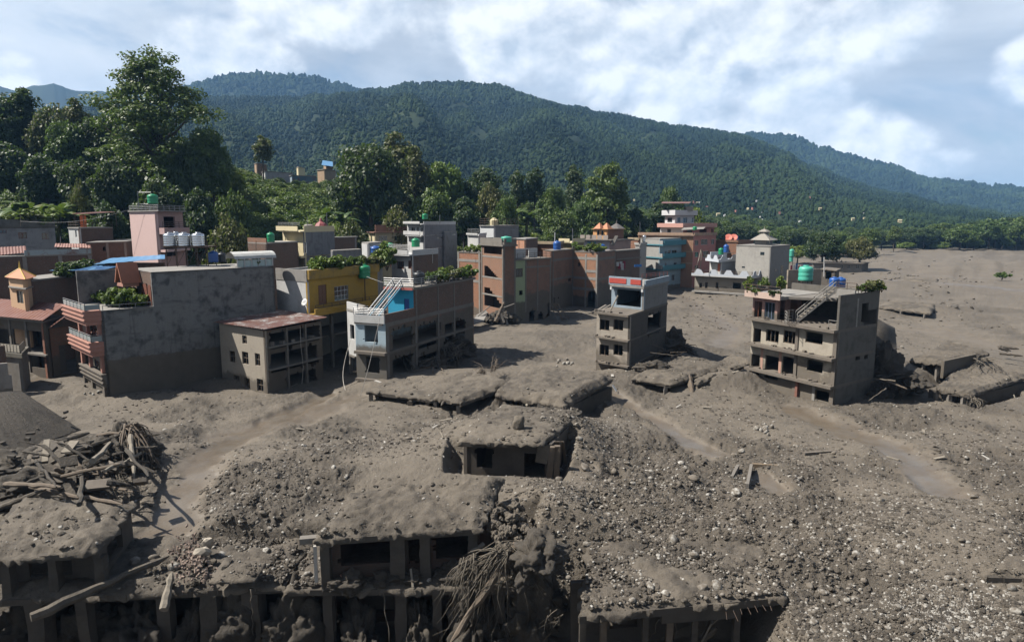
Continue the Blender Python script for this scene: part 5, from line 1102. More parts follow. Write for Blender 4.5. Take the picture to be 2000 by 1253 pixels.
h = simple('brick_garden_house', 'brick house wall with creeper along its top, left of the grey house', (40, 86), (66, 82.5), (172, 92), 546, BRD, BRD, 0, (), (), (.1, .25, 0, 0), 0)
for i in range(12): p = h.at('r', h.len('r') * (.52 + .045 * i), h.zt - .2, .1); plant(p, hr.uniform(1.2, 2.2), hr.choice('gdd'), 'creeper foliage along the brick garden wall', 'creeper on the garden wall')
t_ = House('cream_turret', 'small cream turret with orange pyramid roof and gold finial', XY(20, 82.8, 9), XY(52, 80.2, 9), XY(68, 83.4, 9), 4.0, 'turret'); zt = ZR(546, 80.2); CRM = plaster('cream_orange', (.55, .36, .22), None, .15, (.3, .2, .13)); tw_ = t_.rect('l', 33, 568, 45, 592)
t_.shell(CRM, CRM, 3, zt, [tw_]); t_.window('l', tw_, M_WOOD, 2, 1); ez = t_.inset(.6, .6, .5, .5); ap = (t_.L + t_.R) / 2; rm = MB(); zp = ZR(526, 81)
rm.poly([V3(p, zt + .1) for p in ez][::-1])
for i in range(4): rm.poly([V3(ez[i], zt + .1), V3(ez[(i + 1) % 4], zt + .1), V3(ap, zp)])
rf = rm.build('pyramid_roof', plain('orange_roof_tile', (.40, .17, .09), .8), t_.t); MB().tube([V3(ap, zp - .1), V3(ap, zp + .9)], [.13, .02], 6).build('finial', plain('gold_paint', (.5, .32, .04), .4), t_.t)
for i in range(4): MB().tube([V3(ez[i], zt + .14), V3(ap, zp + .03)], .06, 4).build('roof_ridge', plain('gold_paint', (.5, .32, .04)), t_.t)
t_.slab(ZR(562, 80.2), .15, M_CONC, (.5, .3, 0, 0), 'canopy'); 
h = House('veranda_house', 'dark mud filled house with open veranda and rusty roof at the left edge', XY(-60, 84, 4), XY(92, 77.5, 4), XY(125, 81, 4), -.5); zt = ZR(628, 77.5)
vo = [h.rect('l', -40, 640, 20, 712), h.rect('l', 28, 645, 84, 715)]; h.shell(BRK, BRK, -.5, zt, vo, ()); h.slab(zt + .2, .22, M_CONCD, (.8, .4, 0, 0), 'roof_slab'); h.slab(ZR(690, 78), .2, M_CONCD, (.5, .0, -.2, -.2))
ov = h.inset(1.1, .6, .4, .3); sheet('tin_roof', None, None, [V3(ov[0], zt + .35), V3(ov[1], zt + .35), V3(ov[2], zt + 1.6), V3(ov[3], zt + 1.6)], .04, corrug('rust_red_tin', (.26, .11, .085)), (50, 6), .035, 0, h.t)
h.wall('l', BR_D, ZR(690, 78), ZR(690, 78) + .01, ()) if False else None
for i in range(3): h.col('l', h.hit('l', (24, 55, 88)[i], 680)[0], .35, -.5, zt - .03, M_CONCD if i < 2 else plaster('orange_brick_post', (.30, .13, .08)), .1)
b2 = House('mossy_balcony_house', 'mossy concrete balcony with rails at the left edge', XY(-60, 73, 3), XY(42, 70, 3), XY(55, 74, 3), -.5); z = ZR(690, 70); b2.shell(M_CONCD, M_CONCD, -.5, z - .5); b2.slab(z, .45, plaster('mossy_slab', (.14, .125, .10), None, .7, (.05, .05, .035)), (.3, .3, 0, 0)); rail(b2.t, [b2.at('l', 0, z), b2.at('l', b2.len('l'), z), b2.at('r', 3, z)], .85, M_WOODP, 4, .5, .035)
pa = [DP(96, 640, 76), DP(136, 612, 77), DP(150, 600, 84), DP(108, 622, 84)]; t_ = thing('lean_to', 'steep rusty lean-to roof beside the grey house front', 'shed', V3(pa[0], 0)); sheet('tin_roof', None, None, pa, .05, corrug('brown_tin', (.11, .07, .06)), (16, 6), .035, 0, t_); MB().wall(DP(98, 660, 78), DP(150, 640, 80.5), -.5, pa[0].z - .4, .2, [(.8, 2.6, 0, 3.5)]).build('wall', BR_D, t_)

# ---- houses behind, middle of the picture
h = simple('low_brick_house', 'low brick house with flat roof left of the cream house', (488, 112), (524, 108), (585, 116), 474, BRD, BRD, 0, (), (), (0, .1, 0, 0), 0, None, False)
h.wall('l', BR, h.zt + .003, h.zt + .7, (), .2, 'parapet'); tank(V3(h.C - h.q * 2.0 - h.p * 1.0, h.zt + .02), 1.2, 1.55, M_TG, 'green tank on the low brick house')
CREAM = plaster('cream_wall', (.60, .52, .33), None, .15, (.3, .26, .18)); GC = plaster('raw_grey_cement', (.19, .195, .205), None, .6, (.06, .06, .065))
h = simple('cream_grey_house', 'tall house with cream balcony front and grey cement side', (556, 123), (598, 117), (656, 126), 451, CREAM, GC, 0, [(592, 473, 597, 494)], (), (1.2, .05, 0, 0), .8, CREAM)
z = ZR(500, 117); h.slab(z, .3, CREAM, (1.3, 0, -.2, -.2), 'balcony_slab'); h.wall('l', CREAM, z + .003, z + .9, (), .12, 'parapet', 1.28); rail(h.t, [V3(h.L + h.q * 1.15, h.zt + .8), V3(h.C + h.q * 1.15, h.zt + .8)], .6, M_STEEL, 2)
MB().lathe([(.12, 0), (1.25, .25), (1.3, .3), (.1, .62), (.08, 1.0)], h.at('l', h.len('l') * .45, ZR(477, 117), 1.0), 16).build('parasol', CREAM, h.t); sw = h.at('l', h.len('l') * .45, z, 1.0); MB().tube([sw, V3(sw, ZR(477, 117))], .06, 5).build('parasol_pole', M_WHITE, h.t)
p = V3((h.L + h.R) / 2, h.zt); MB().lathe([(.9, 0), (.85, .9), (.5, 1.1)], p, 16).build('roof_drum', M_CONC, h.t); p2 = h.at('r', h.len('r') * .75, h.zt, -1.2); MB().lathe([(1.3, .5), (.9, 1.2), (.3, 1.6), (.15, 2.2)], p2, 8).build('pagoda_roof', plain('dark_red_tin', (.22, .05, .05), .6), h.t); MB().box(p2, 1.6, 1.6, .5).build('pagoda_base', GC, h.t)
MB().tube([h.at('r', h.len('r') - 1.5, h.zt - .1, -.5), h.at('r', h.len('r') - 1.5, h.zt + 3.2, -.5)], .06, 5).build('mast', M_STEEL, h.t)
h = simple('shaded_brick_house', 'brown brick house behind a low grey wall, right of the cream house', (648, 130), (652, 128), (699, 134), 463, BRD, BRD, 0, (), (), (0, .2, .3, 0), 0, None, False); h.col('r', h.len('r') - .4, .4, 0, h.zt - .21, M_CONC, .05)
simple('grey_wall_house', 'low blank grey cement house right of the cream house', (648, 117), (652, 115), (707, 121), 489, GC, GC, 0, (), (), (0, .1, 0, 0), 0, None, False)
h = simple('terrace_house', 'house with brown railed terrace and small pagoda roof below the trees', (722, 162), (734, 157), (800, 165), 453, CREAM, plaster('olive_cream', (.30, .27, .19), None, .4), 0, (), [(740, 460, 756, 470), (770, 460, 790, 470)], (.6, .9, .3, 0), 0, plaster('brown_ledge', (.20, .10, .07)))
rail(h.t, [h.at('r', 0, h.zt, .7), h.at('r', h.len('r'), h.zt, .7)], 1.0, plain('brown_rail', (.17, .08, .055), .7), 4, 1.8, .06); MB().wall(h.at('r', 1, 0, -1), h.at('r', 4.2, 0, -1), h.zt, h.zt + 1.6, .2).build('rooftop_wall', BR, h.t); p = h.at('r', h.len('r') * .84, h.zt, -1.2); MB().box(p, 1.6, 1.6, .7).build('pagoda_base', WHITEW, h.t); MB().lathe([(1.9, .7), (1.1, 1.25), (.4, 1.5)], p, 4).build('pagoda_roof', plain('dark_red_tin', (.30, .09, .06)), h.t); MB().lathe([(.9, 1.55), (.4, 1.95), (.05, 2.7)], p, 4).build('pagoda_top', plain('dark_red_tin', (.3, .09, .06)), h.t)
h = simple('white_grey_house', 'tall white fronted house with grey cement side and green tank', (797, 150), (829, 144), (891, 157), 437, WHITEW, GC, 0, [(803, 444, 810, 453), (814, 443, 818, 455), (822, 444, 827, 453), (822, 463, 827, 473)], [(854, 463, 866, 465.5), (855, 482, 867, 484)], (1.0, .05, 0, 0), .5, WHITEW)
z = ZR(459, 144); h.slab(z, .3, WHITEW, (1.0, 0, -.2, -.2), 'balcony_slab'); h.wall('l', WHITEW, z + .003, z + .8, (), .12, 'parapet', .98); tank_at(830, 428, 417, 147, 11, M_TG, 'green tank at the very top of the white and grey house')
for (px, r0, r1) in ((804, 437, 425), (859, 437, 420)): MB().tube([DP(px, r0, 149), DP(px, r1, 149)], .07, 5).build('mast', M_STEEL, h.t)
h = simple('grey_annex', 'stepped grey cement annex right of the white and grey house', (860, 156), (868, 151), (893, 158), 452, GC, GC, 0, (), (), (0, 0, 0, 0), 0, None, False)
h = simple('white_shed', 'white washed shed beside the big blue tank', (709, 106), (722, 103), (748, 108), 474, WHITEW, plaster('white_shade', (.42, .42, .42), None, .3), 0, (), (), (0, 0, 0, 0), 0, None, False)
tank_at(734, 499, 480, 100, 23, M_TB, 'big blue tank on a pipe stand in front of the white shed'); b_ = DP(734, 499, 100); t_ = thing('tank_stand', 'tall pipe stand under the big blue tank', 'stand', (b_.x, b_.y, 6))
for (a, b) in ((-.7, -.6), (.7, -.6), (-.7, .6), (.7, .6)): MB().tube([(b_.x + a, b_.y + b, 6), (b_.x + a, b_.y + b, b_.z + (1.6 if b < 0 else 0))], .06, 5).build('leg', M_STEEL, t_)
MB().box((b_.x, b_.y, b_.z - .08), 1.8, 1.8, .07).build('platform', M_STEELD, t_)
tank_at(762, 486, 474, 118, 14, M_TG, 'green tank left of the small white house'); tank_at(812, 482, 465, 112, 16, M_TG, 'green tank on the brick house behind the small white one')
h = simple('small_white_house', 'small white house with wooden shutters and railed roof', (766, 109), (806, 106), (856, 113), 497, WHITEW, BRD, 0, [(775, 510, 789, 525), (797, 509, 803, 525)], (), (.9, .1, 0, 0), .7, WHITEW, True, 4, M_WOODR); rail(h.t, [V3(h.L + h.q * .8, h.zt + .7), V3(h.C + h.q * .8, h.zt + .7)], .8, M_STEEL, 4, 1.3, .03)
s0, s1 = DP(757, 522, 106), DP(765, 495, 107); t_ = thing('iron_stair', 'red iron stair beside the small white house', 'staircase', V3(s0, 6))
for o in (-.4, .4): MB().tube([s0 + Vector((o, 0, 0)), s1 + Vector((o, 0, 0))], .07, 4).build('stringer', plain('red_iron', (.25, .06, .05), .6), t_)
for k in range(9): c = s0.lerp(s1, (k + .5) / 9); MB().box(c, .8, .3, .05).build('tread', plain('red_iron', (.25, .06, .05)), t_)
for i in range(9): p = DP(hr.uniform(736, 760), hr.uniform(505, 528), 99); plant(p, hr.uniform(1.3, 2.2), hr.choice('ygy'), 'climbing green plant below the big blue tank', 'plants below the blue tank', 'plant', 1.3)
h = simple('whitewashed_house', 'whitewashed block house with grey shaded side and railed roof', (938, 162), (966, 156), (1013, 166), 440, plaster('white_wash', (.50, .51, .52), None, .35, (.25, .25, .25)), GC, 0, (), (), (.4, .1, 0, 0), 0); rail(h.t, [V3(h.L, h.zt), V3(h.C, h.zt), V3(h.R, h.zt)], 1.5, M_STEELD, 3, 2.0, .04); MB().lathe([(.9, 0), (.95, 1.1), (.3, 1.7)], V3(h.at('r', 1.5, 0, -1), h.zt), 12).build('roof_drum', CREAM, h.t)
h = simple('white_low_house', 'low white house in front of the whitewashed block', (914, 152), (936, 148), (950, 154), 459, WHITEW, WHITEW, 0, (), (), (.4, .1, 0, 0), .4, WHITEW); rail(h.t, [V3(h.L, h.zt + .4), V3(h.C, h.zt + .4)], .9, M_STEEL, 3)
simple('salmon_low_house', 'low salmon house front behind the stair tower', (1003, 142), (1026, 138), (1050, 146), 466, plaster('salmon_dirty', (.42, .22, .14), None, .3), BRD, 0, (), (), (.2, .2, 0, 0))
simple('long_brick_low_house', 'long low brown house with cream coping behind the brick long house', (1024, 150), (1086, 146), (1100, 152), 475, BR, BRD, 0, (), (), (.4, .2, 0, 0), .4, plaster('cream_coping', (.42, .33, .22)))
h = simple('yellow_low_house', 'low yellow house with cream parapet beside a white pole', (1096, 156), (1117, 153), (1140, 160), 473, plaster('dull_yellow', (.36, .28, .13), None, .3), plaster('olive_yellow', (.20, .17, .08), None, .3), 0, (), (), (.8, .2, 0, 0), .8, CREAM); MB().tube([DP(1083, 492, 141), DP(1084, 454, 141)], .1, 6).build('pole', M_WHITE, None, label='white pole beside the blue tank on the brick block', cat='pole'); MB().tube([DP(1118, 486, 152), DP(1118.5, 446, 152)], .09, 6).build('pole', M_STEEL, None, label='grey pole in front of the low yellow house', cat='pole')
h = simple('white_blue_door_house', 'white house with two blue doors and railed roof terrace', (1134, 172), (1190, 168), (1231, 176), 468, plaster('white_lilac', (.52, .48, .50), None, .2), plaster('pink_grey', (.36, .27, .25), None, .3), 0, [(1147, 472, 1154, 485), (1157, 472, 1164, 485)], (), (.9, .9, 0, 0), 0, M_CONCD, False)
for q in ((1147, 472, 1154, 485), (1157, 472, 1164, 485)): h.door('l', h.rect('l', *q), plain('sky_blue_door', (.02, .22, .42), .5))
for k in range(5): a = h.at('l', h.len('l') * k / 5 + .15, 0, .8); b = h.at('l', h.len('l') * (k + 1) / 5 - .15, 0, .8); MB().ob(a, b, h.zt, h.zt + 1.1, .1).build('terrace_panel', plaster('dirty_pale', (.42, .36, .32), None, .5), h.t)
t_ = House('orange_hut', 'orange rooftop hut with two small gables above the white house', XY(1159, 174, 20), XY(1187, 171, 20), XY(1219, 177, 20), h.zt, 'hut'); zt = ZR(448, 171); OR = plaster('orange_plaster', (.62, .33, .14), None, .1); tw_ = [t_.rect('l', 1166, 450, 1170.5, 460), t_.rect('l', 1174, 450, 1178.5, 460)]; t_.shell(OR, plaster('brown_plaster', (.24, .12, .075), None, .2), h.zt + .01, zt, tw_); [t_.window('l', q, M_WHITE, 1, 1) for q in tw_]; t_.slab(zt + .15, .14, OR, (.4, .4, .3, .3), 'roof_slab')
for px in (1171, 1185): p = DP(px, 446, 173); MB().lathe([(1.6, 0), (.05, 1.5)], V3(p, zt + .16), 4).build('gable', plain('orange_roof_tile', (.4, .17, .09)), t_.t)
p = DP(1204, 449, 175); MB().lathe([(2.2, 0), (1.2, .7), (.2, 1.3), (.05, 2.2)], V3(p, zt + .16), 8).build('pagoda_roof', plain('dark_slate', (.10, .09, .085), .8), t_.t)
a, b = DP(1193, 480, 167), DP(1201, 464, 168); MB().hexa([a, a + Vector((.8, 0, 0)), b + Vector((.8, 0, 0)), b, a + Vector((0, 0, .5)), a + Vector((.8, 0, .5)), b + Vector((.8, 0, .5)), b + Vector((0, 0, .5))]).build('stair_flight', M_CONCD, h.t)

# ---- houses on the right of the town
h = simple('brick_pink_house', 'big brick and pink house with white roof pavilion', (1246, 190), (1353, 182), (1397, 190), 459, brick('brick_big_lit', (.42, .185, .095), (.31, .125, .07), (.34, .29, .23), dirt=.15), plaster('rose_plaster', (.42, .19, .16), None, .2), 0, (), [(1357, 469, 1364, 479), (1369, 467, 1382, 478), (1389, 467, 1395, 477), (1357, 492, 1364, 502), (1373, 490, 1384, 503), (1390, 494, 1395, 502), (1357, 518, 1364, 530)], (.5, .3, .2, 0), .6, plaster('tan_coping', (.40, .27, .19)), True, 2)
for px in (1327,): h.col('l', h.hit('l', px, 480)[0], .45, 0, h.zt - .21, plaster('tan_col', (.42, .32, .22)), .05)
for row in (490, 513): z = h.zr('l', 1350, row); h.beam('l', z - .3, z, plaster('tan_col', (.42, .32, .22)), .04)
zb = h.zt + .1; PV = plaster('pavilion_white', (.56, .56, .57), None, .12)
pv = House('roof_pavilion', 'two tier white and pink pavilion on the brick and pink house', XY(1291, 196, 22), XY(1336, 190, 22), XY(1397, 199, 22), zb, 'pavilion'); z1 = ZR(444, 190); z2 = ZR(436, 190); z3 = ZR(420, 190); z4 = ZR(410, 190)
pv.shell(PV, plaster('rose_plaster', (.42, .19, .16)), zb, z1, [pv.rect('l', 1303, 447, 1310, 457)], [pv.rect('r', *q) for q in ((1342, 447, 1352, 458), (1366, 447, 1380, 457), (1389, 447, 1395, 457))]); pv.slab(z2, z2 - z1, plaster('pale_salmon', (.52, .30, .25), None, .1), (1.2, .8, .2, .2), 'terrace_slab')
pw = House('upper_pavilion', 'white upper tier of the roof pavilion with flat parapet roof', XY(1300, 197, 24), XY(1320, 192, 24), XY(1357, 198, 24), z2, 'pavilion'); wq = [pw.rect('l', 1303.5, 425, 1313, 434)]; wr_ = [pw.rect('r', *q) for q in ((1323, 425, 1329, 434), (1334, 425, 1342, 435), (1351, 425, 1357, 434))]; pw.shell(PV, PV, z2 + .003, z3, wq, wr_); pw.window('l', wq[0], M_STEELD, 3, 1); [pw.window('r', q, M_STEELD, 2, 1) for q in wr_]; pw.slab(z4, z4 - z3, PV, (1.1, 1.1, .6, .6), 'roof_slab')
c = DP(1314, 409, 194); MB().tube([c, V3(c, ZR(397, 194))], .1, 6).build('post', M_STEELD, pw.t); sheet('rusty_canopy', None, None, [DP(1291, 397, 193), DP(1346, 397, 193), DP(1350, 394, 199), DP(1294, 394, 199)], .05, corrug('rust_red_tin', (.26, .11, .085)), (20, 4), .03, 0, pw.t); MB().box(DP(1345, 412, 195), 2.0, 2.0, 1.2).build('rooftop_unit', M_CONC, pw.t)
tank_at(1357, 449, 442, 185, 8, M_TG, 'small green ball shaped tank under the pavilion of the pink house'); sheet('awning', 'grey awning sheet below the pavilion of the pink house', 'awning', [DP(1330, 449, 184), DP(1374, 447, 186), DP(1378, 443, 190), DP(1336, 444, 189)], .05, M_CONC, (8, 4))
CG = plaster('patchy_cement', (.34, .33, .31), 1.5, .5, (.20, .19, .175)); TEAL = plaster('teal_plaster', (.06, .20, .25), None, .2); PBL = plaster('pale_blue_front', (.28, .38, .44), 1.2, .2)
h = simple('cement_balcony_house', 'cement house with teal balconies on its shaded side', (1250, 181), (1288, 175), (1332, 184), 466, CG, PBL, 0, (), [(1299, 490, 1302, 498), (1304, 488, 1310, 502), (1312, 488, 1322, 502), (1299, 513, 1302, 521), (1316, 512, 1322, 522), (1300, 536, 1304, 546), (1312, 536, 1318, 548)], (.05, .05, 0, 0))
for row in (477, 502, 525): z = h.zr('r', 1292, row); h.slab(z, .3, TEAL, (.3, 1.3, .1, -.3), 'balcony_slab'); h.wall('r', TEAL, z + .003, z + .95, (), .12, 'balcony_front', 1.28); h.wall((h.C + h.q * .28 - h.p * .002, h.C + h.q * .28 + h.p * 1.16), CG, z + .003, z + .95, (), .12, 'balcony_side')
simple('cement_low_house', 'pale low cement house left of the teal balconies', (1240, 170), (1249, 168), (1262, 174), 478, CG, CG, 0, (), (), (.3, .2, 0, 0), .5, CG); simple('brick_shed_house', 'small brick house with light coping left of the big brick house', (1226, 186), (1246, 183), (1258, 188), 467, BR, BR, 0, (), (), (.2, .2, 0, 0), .4, plaster('cream_coping', (.42, .33, .22)))
tank_at(1258, 472, 459, 180, 8, M_TANKS, 'thin steel tank on the cement house roof'); MB().lathe([(.32, 0), (.3, .02)], DP(1246, 519, 166), 4)
sg = DP(1246, 521, 150); MB().box(sg, 1.7, .1, .55, .25).build('shop_sign', plain('sign_blue', (.03, .16, .42), .5), None, label='small blue sign board fixed at the dark brick house corner', cat='sign')
# zig-zag parapet house
h = House('zigzag_house', 'pale house with white zigzag parapets round its two terraces', XY(1357, 172, 3), XY(1462, 163.5, 3), XY(1500, 171, 3), -.5); z1 = ZR(541, 163.5); z0 = ZR(577, 163.5); MUDH = plaster('buff_wall_mudline', (.30, .27, .225), 1.7, .3, (.18, .16, .13))
wz = [h.rect('l', *q) for q in ((1366, 552, 1371, 562), (1377, 551, 1382, 563), (1398, 551, 1403, 563), (1431, 552, 1447, 564))]; h.shell(MUDH, MUDH, -.5, z1 - .2, wz); [h.window('l', q, M_WOOD, 2, 1, False) for q in wz[:3]]
h.slab(z1, .25, WHITEW, (1.4, 1.4, .2, .2), 'terrace_slab'); h.slab(.55, .35, M_CONC, (1.3, 1.3, 0, 0), 'plinth_slab'); ZZ = plaster('bluish_white', (.50, .53, .58), None, .12)
def zigzag(parent, A, Bp, z, hgt, n, mat):
    A, Bp = V3(A, 0), V3(Bp, 0); d = (Bp - A).normalized(); nn = Vector((d.y, -d.x, 0)); L = (Bp - A).length; s = L / n; mb = MB()
    for i in range(n):
        prof = [(0, .1), (.18, .1), (.36, 1), (.64, 1), (.82, .1), (1, .1)]; pf = [(i + a) * s for a, b in prof]; zz = [z + hgt * (.28 + .72 * b) if b > .5 else z + hgt * .28 for a, b in prof]
        P = [(0, z)] 
        for k in range(5):
            a0, a1 = pf[k], pf[k + 1]; v = [A + d * a0, A + d * a1]; mb.hexa([v[0] + Vector((0, 0, z)), v[1] + Vector((0, 0, z)), v[1] - nn * .15 + Vector((0, 0, z)), v[0] - nn * .15 + Vector((0, 0, z)), v[0] + Vector((0, 0, zz[k])), v[1] + Vector((0, 0, zz[k + 1])), v[1] - nn * .15 + Vector((0, 0, zz[k + 1])), v[0] - nn * .15 + Vector((0, 0, zz[k]))])
    mb.build('zigzag_parapet', mat, parent)
    rail(parent, [A - nn * .1 + Vector((0, 0, z + hgt * .28)), Bp - nn * .1 + Vector((0, 0, z + hgt * .28))], hgt * .6, M_STEELD, 4, 3, .03)
c = h.inset(1.4, 1.4, .2, .2); zigzag(h.t, c[0], c[1], z1, 1.5, 4, ZZ); zigzag(h.t, c[1], c[2], z1, 1.5, 4, ZZ)
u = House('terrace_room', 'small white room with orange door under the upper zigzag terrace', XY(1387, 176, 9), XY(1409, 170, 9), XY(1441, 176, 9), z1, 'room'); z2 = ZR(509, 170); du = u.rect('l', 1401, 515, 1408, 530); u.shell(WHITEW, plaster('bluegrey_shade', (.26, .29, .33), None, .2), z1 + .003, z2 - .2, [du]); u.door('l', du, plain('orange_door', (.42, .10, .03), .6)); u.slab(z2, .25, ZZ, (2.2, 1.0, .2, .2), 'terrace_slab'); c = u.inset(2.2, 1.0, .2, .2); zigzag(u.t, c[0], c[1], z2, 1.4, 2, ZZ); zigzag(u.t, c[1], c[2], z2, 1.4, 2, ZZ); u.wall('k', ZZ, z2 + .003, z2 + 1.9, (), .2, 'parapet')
tank_at(1408, 497, 484, 174, 10, M_TG, 'green tank beside the blue one on the zigzag house'); tank_at(1418, 493, 477, 173, 10, M_TB, 'blue tank on the upper zigzag terrace')
for k, (px, Y) in enumerate(((1424, 178),)): MB().box(DP(px, 494, Y), .0 + 3, .2, .1).build('beam', M_CONC, u.t)
for (a, b) in (((1357, 531), (1369, 488)), ((1370, 490), (1367, 527)), ((1369, 487), (1376, 500))): MB().tube([DP(*a, 168), DP((a[0] + b[0]) / 2 + 1, (a[1] + b[1]) / 2, 168), DP(*b, 170)], .11, 5).build('bamboo_pole', M_WOODP, None, label='bamboo pole leaning over the lower zigzag terrace', cat='pole', group='bamboo poles on the zigzag house')
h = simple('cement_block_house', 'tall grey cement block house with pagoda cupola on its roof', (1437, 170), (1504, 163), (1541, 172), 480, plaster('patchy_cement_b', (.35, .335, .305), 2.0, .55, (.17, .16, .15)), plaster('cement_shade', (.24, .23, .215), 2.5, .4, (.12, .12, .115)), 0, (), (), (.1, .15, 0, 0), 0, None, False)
for q in ((1485, 492, 1493, 498), (1449, 520, 1455, 523)): r_ = h.rect('l', *q); MB().ob(h.at('l', r_[0]), h.at('l', r_[1]), r_[2], r_[3], .05, .012).build('window_opening', M_GLASS, h.t)
for q in ((1525, 518, 1529, 536), (1514, 525, 1517, 530), (1532, 489, 1534, 491)): r_ = h.rect('r', *q); MB().ob(h.at('r', r_[0]), h.at('r', r_[1]), r_[2], r_[3], .05, .012).build('window_opening', M_GLASS, h.t)
cu = House('cupola', 'square cement cupola with two tier grey pagoda roof', XY(1476, 171, 17), XY(1500, 168, 17), XY(1511, 172, 17), h.zt, 'cupola'); zc = ZR(469, 168); cu.shell(plaster('patchy_cement_b', (.35, .335, .305)), plaster('cement_shade', (.24, .23, .215)), h.zt + .003, zc); ap = (cu.L + cu.R) / 2; SL = plain('grey_slate_tiles', (.22, .20, .175), .9)
ez = cu.inset(1.2, 1.2, 1, 1); e2 = cu.inset(-1.2, -1.2, -1.3, -1.3)
rm = MB(); rm.poly([V3(p, zc) for p in ez][::-1]); rm.poly([V3(p, zc + 1.5) for p in e2])
for i in range(4): j = (i + 1) % 4; rm.quad(V3(ez[i], zc), V3(ez[j], zc), V3(e2[j], zc + 1.5), V3(e2[i], zc + 1.5))
rm.build('lower_roof', SL, cu.t); MB().box(V3(ap, zc + 1.5), 1.6, 1.6, .5, .4).build('lantern', M_CONC, cu.t); MB().lathe([(1.7, 0), (.7, .5), (.1, .7), (.05, 1.3)], V3(ap, zc + 2.0), 4).build('upper_roof', SL, cu.t)
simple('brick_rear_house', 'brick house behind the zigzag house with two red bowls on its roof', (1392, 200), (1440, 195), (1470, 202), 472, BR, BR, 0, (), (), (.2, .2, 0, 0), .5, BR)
for px in (1423, 1433): q = DP(px, 470, 198); m = MB().lathe([(.1, -.3), (1.0, 0), (1.1, .35), (1.0, .36), (.1, .0)], (0, 0, 0), 14); qd = Vector((-.3, -.8, .6)).to_track_quat('Z', 'Y'); m.v = [(qd @ Vector(v)) + q + Vector((0, 0, .8)) for v in m.v]; m.build('satellite_dish', plain('red_dish', (.45, .12, .08), .6), None, True, ['red dish at the left of the pair on the brick rear house', 'red dish at the right of the pair on the brick rear house'][px == 1433], 'satellite dish')
tank_at(1439, 471, 460, 200, 6, M_TB, 'small blue tank behind the two red dishes')
# far, half buried
h = simple('buried_long_house', 'half buried long house with three dark windows under two trees', (1590, 247), (1686, 243), (1698, 249), 514, plaster('buff_grey', (.24, .22, .19), None, .4), MUDW, -1, [(1604, 518, 1610, 525), (1641, 517, 1647, 525), (1655, 517, 1661, 525), (1672, 517, 1678, 525)], (), (1.0, .6, .3, .3), 0, M_MUDC, True)
tank_at(1546, 501, 486, 190, 9, M_TGB, 'upper faded green tank of the stacked pair by the cement block house'); tank_at(1545, 511, 500, 190, 7, M_TGB, 'lower faded green tank of the stacked pair by the cement block house'); b_ = DP(1545.5, 511, 190); t_ = thing('tank_stand', 'steel stand under the stacked pair of faded green tanks', 'stand', V3(b_, 0)); [MB().tube([(b_.x + a, b_.y + .4, 0), (b_.x + a, b_.y + .4, b_.z - .05)], .07, 5).build('leg', M_STEELD, t_) for a in (-.5, .5)]
MB().wall(XY(1538, 158, 3), XY(1604, 162, 3), -.5, ZR(526, 160), .4, ()).build('garden_wall', plaster('rubble_wall', (.30, .25, .19), .8, .6), None, label='buff rubble wall right of the cement block house', cat='wall')
h = simple('small_hut', 'small dark hut with flat slab beside a white pole', (1606, 152), (1632, 148), (1640, 153), 527, DKM, DKM, -.5, [(1612, 531, 1624, 545)], (), (.5, .5, .3, .3), 0, M_MUDC, False); MB().tube([DP(1609.5, 540, 150), DP(1609.5, 502, 150)], .1, 6).build('pole', M_WHITE, None, label='white pole rising beside the small dark hut', cat='pole')
for k in range(6): q = DP(1546 + k * 5, 520 + k % 2, 200); MB().box(q - Vector((0, 0, 1.0)), .7, .06, 1.3 + .3 * (k % 3), .2).build('hung_cloth', [plain('dark_red_cloth', (.25, .03, .06)), M_WHITE, plain('blue_cloth', (.05, .12, .25), .9)][k % 3], None, label='cloth hanging in a row right of the cement block house', cat='cloth', group='row of hanging cloths')
# houses on the wooded hillside
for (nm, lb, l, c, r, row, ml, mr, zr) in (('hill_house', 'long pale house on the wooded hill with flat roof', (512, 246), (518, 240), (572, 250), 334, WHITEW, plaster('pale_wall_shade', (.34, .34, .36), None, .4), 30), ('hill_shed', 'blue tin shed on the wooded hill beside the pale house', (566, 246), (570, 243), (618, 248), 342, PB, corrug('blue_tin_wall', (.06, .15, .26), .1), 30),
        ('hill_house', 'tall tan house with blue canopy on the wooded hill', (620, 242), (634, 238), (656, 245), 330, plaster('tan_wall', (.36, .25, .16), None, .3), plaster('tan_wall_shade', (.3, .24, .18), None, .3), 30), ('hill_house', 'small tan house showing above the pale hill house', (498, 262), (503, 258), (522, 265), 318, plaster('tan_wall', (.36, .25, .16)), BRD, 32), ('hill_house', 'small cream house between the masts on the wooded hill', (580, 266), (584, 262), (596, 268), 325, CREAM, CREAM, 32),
        ('hill_house', 'grey house half hidden under the great spreading tree', (352, 212), (360, 206), (385, 214), 292, PB, GC, 20), ('hill_house', 'pinkish hill house showing between the trees right of the dark dome tree', (818, 250), (824, 246), (850, 254), 338, PINKL, BRD, 20)):
    simple(nm, lb, l, c, r, row, ml, mr, zr, (), (), (.3, .3, .2, .2), 0, None, False, 2, None, 34)
sheet('blue_canopy', 'bright blue canopy sheet on the tan hill house', 'canopy', [DP(628, 322, 236), DP(650, 325, 236), DP(650, 316, 244), DP(630, 313, 244)], .08, corrug('blue_sheet_long', (.10, .25, .44)), (8, 4)); t_ = simple('canopy_room', 'small top room of the tan hill house under the blue canopy', (632, 243), (638, 240), (650, 244), 322, plaster('tan_wall', (.36, .25, .16)), BRD, 33, (), (), (.1, .1, 0, 0), 0, None, False, 2, None, 36)
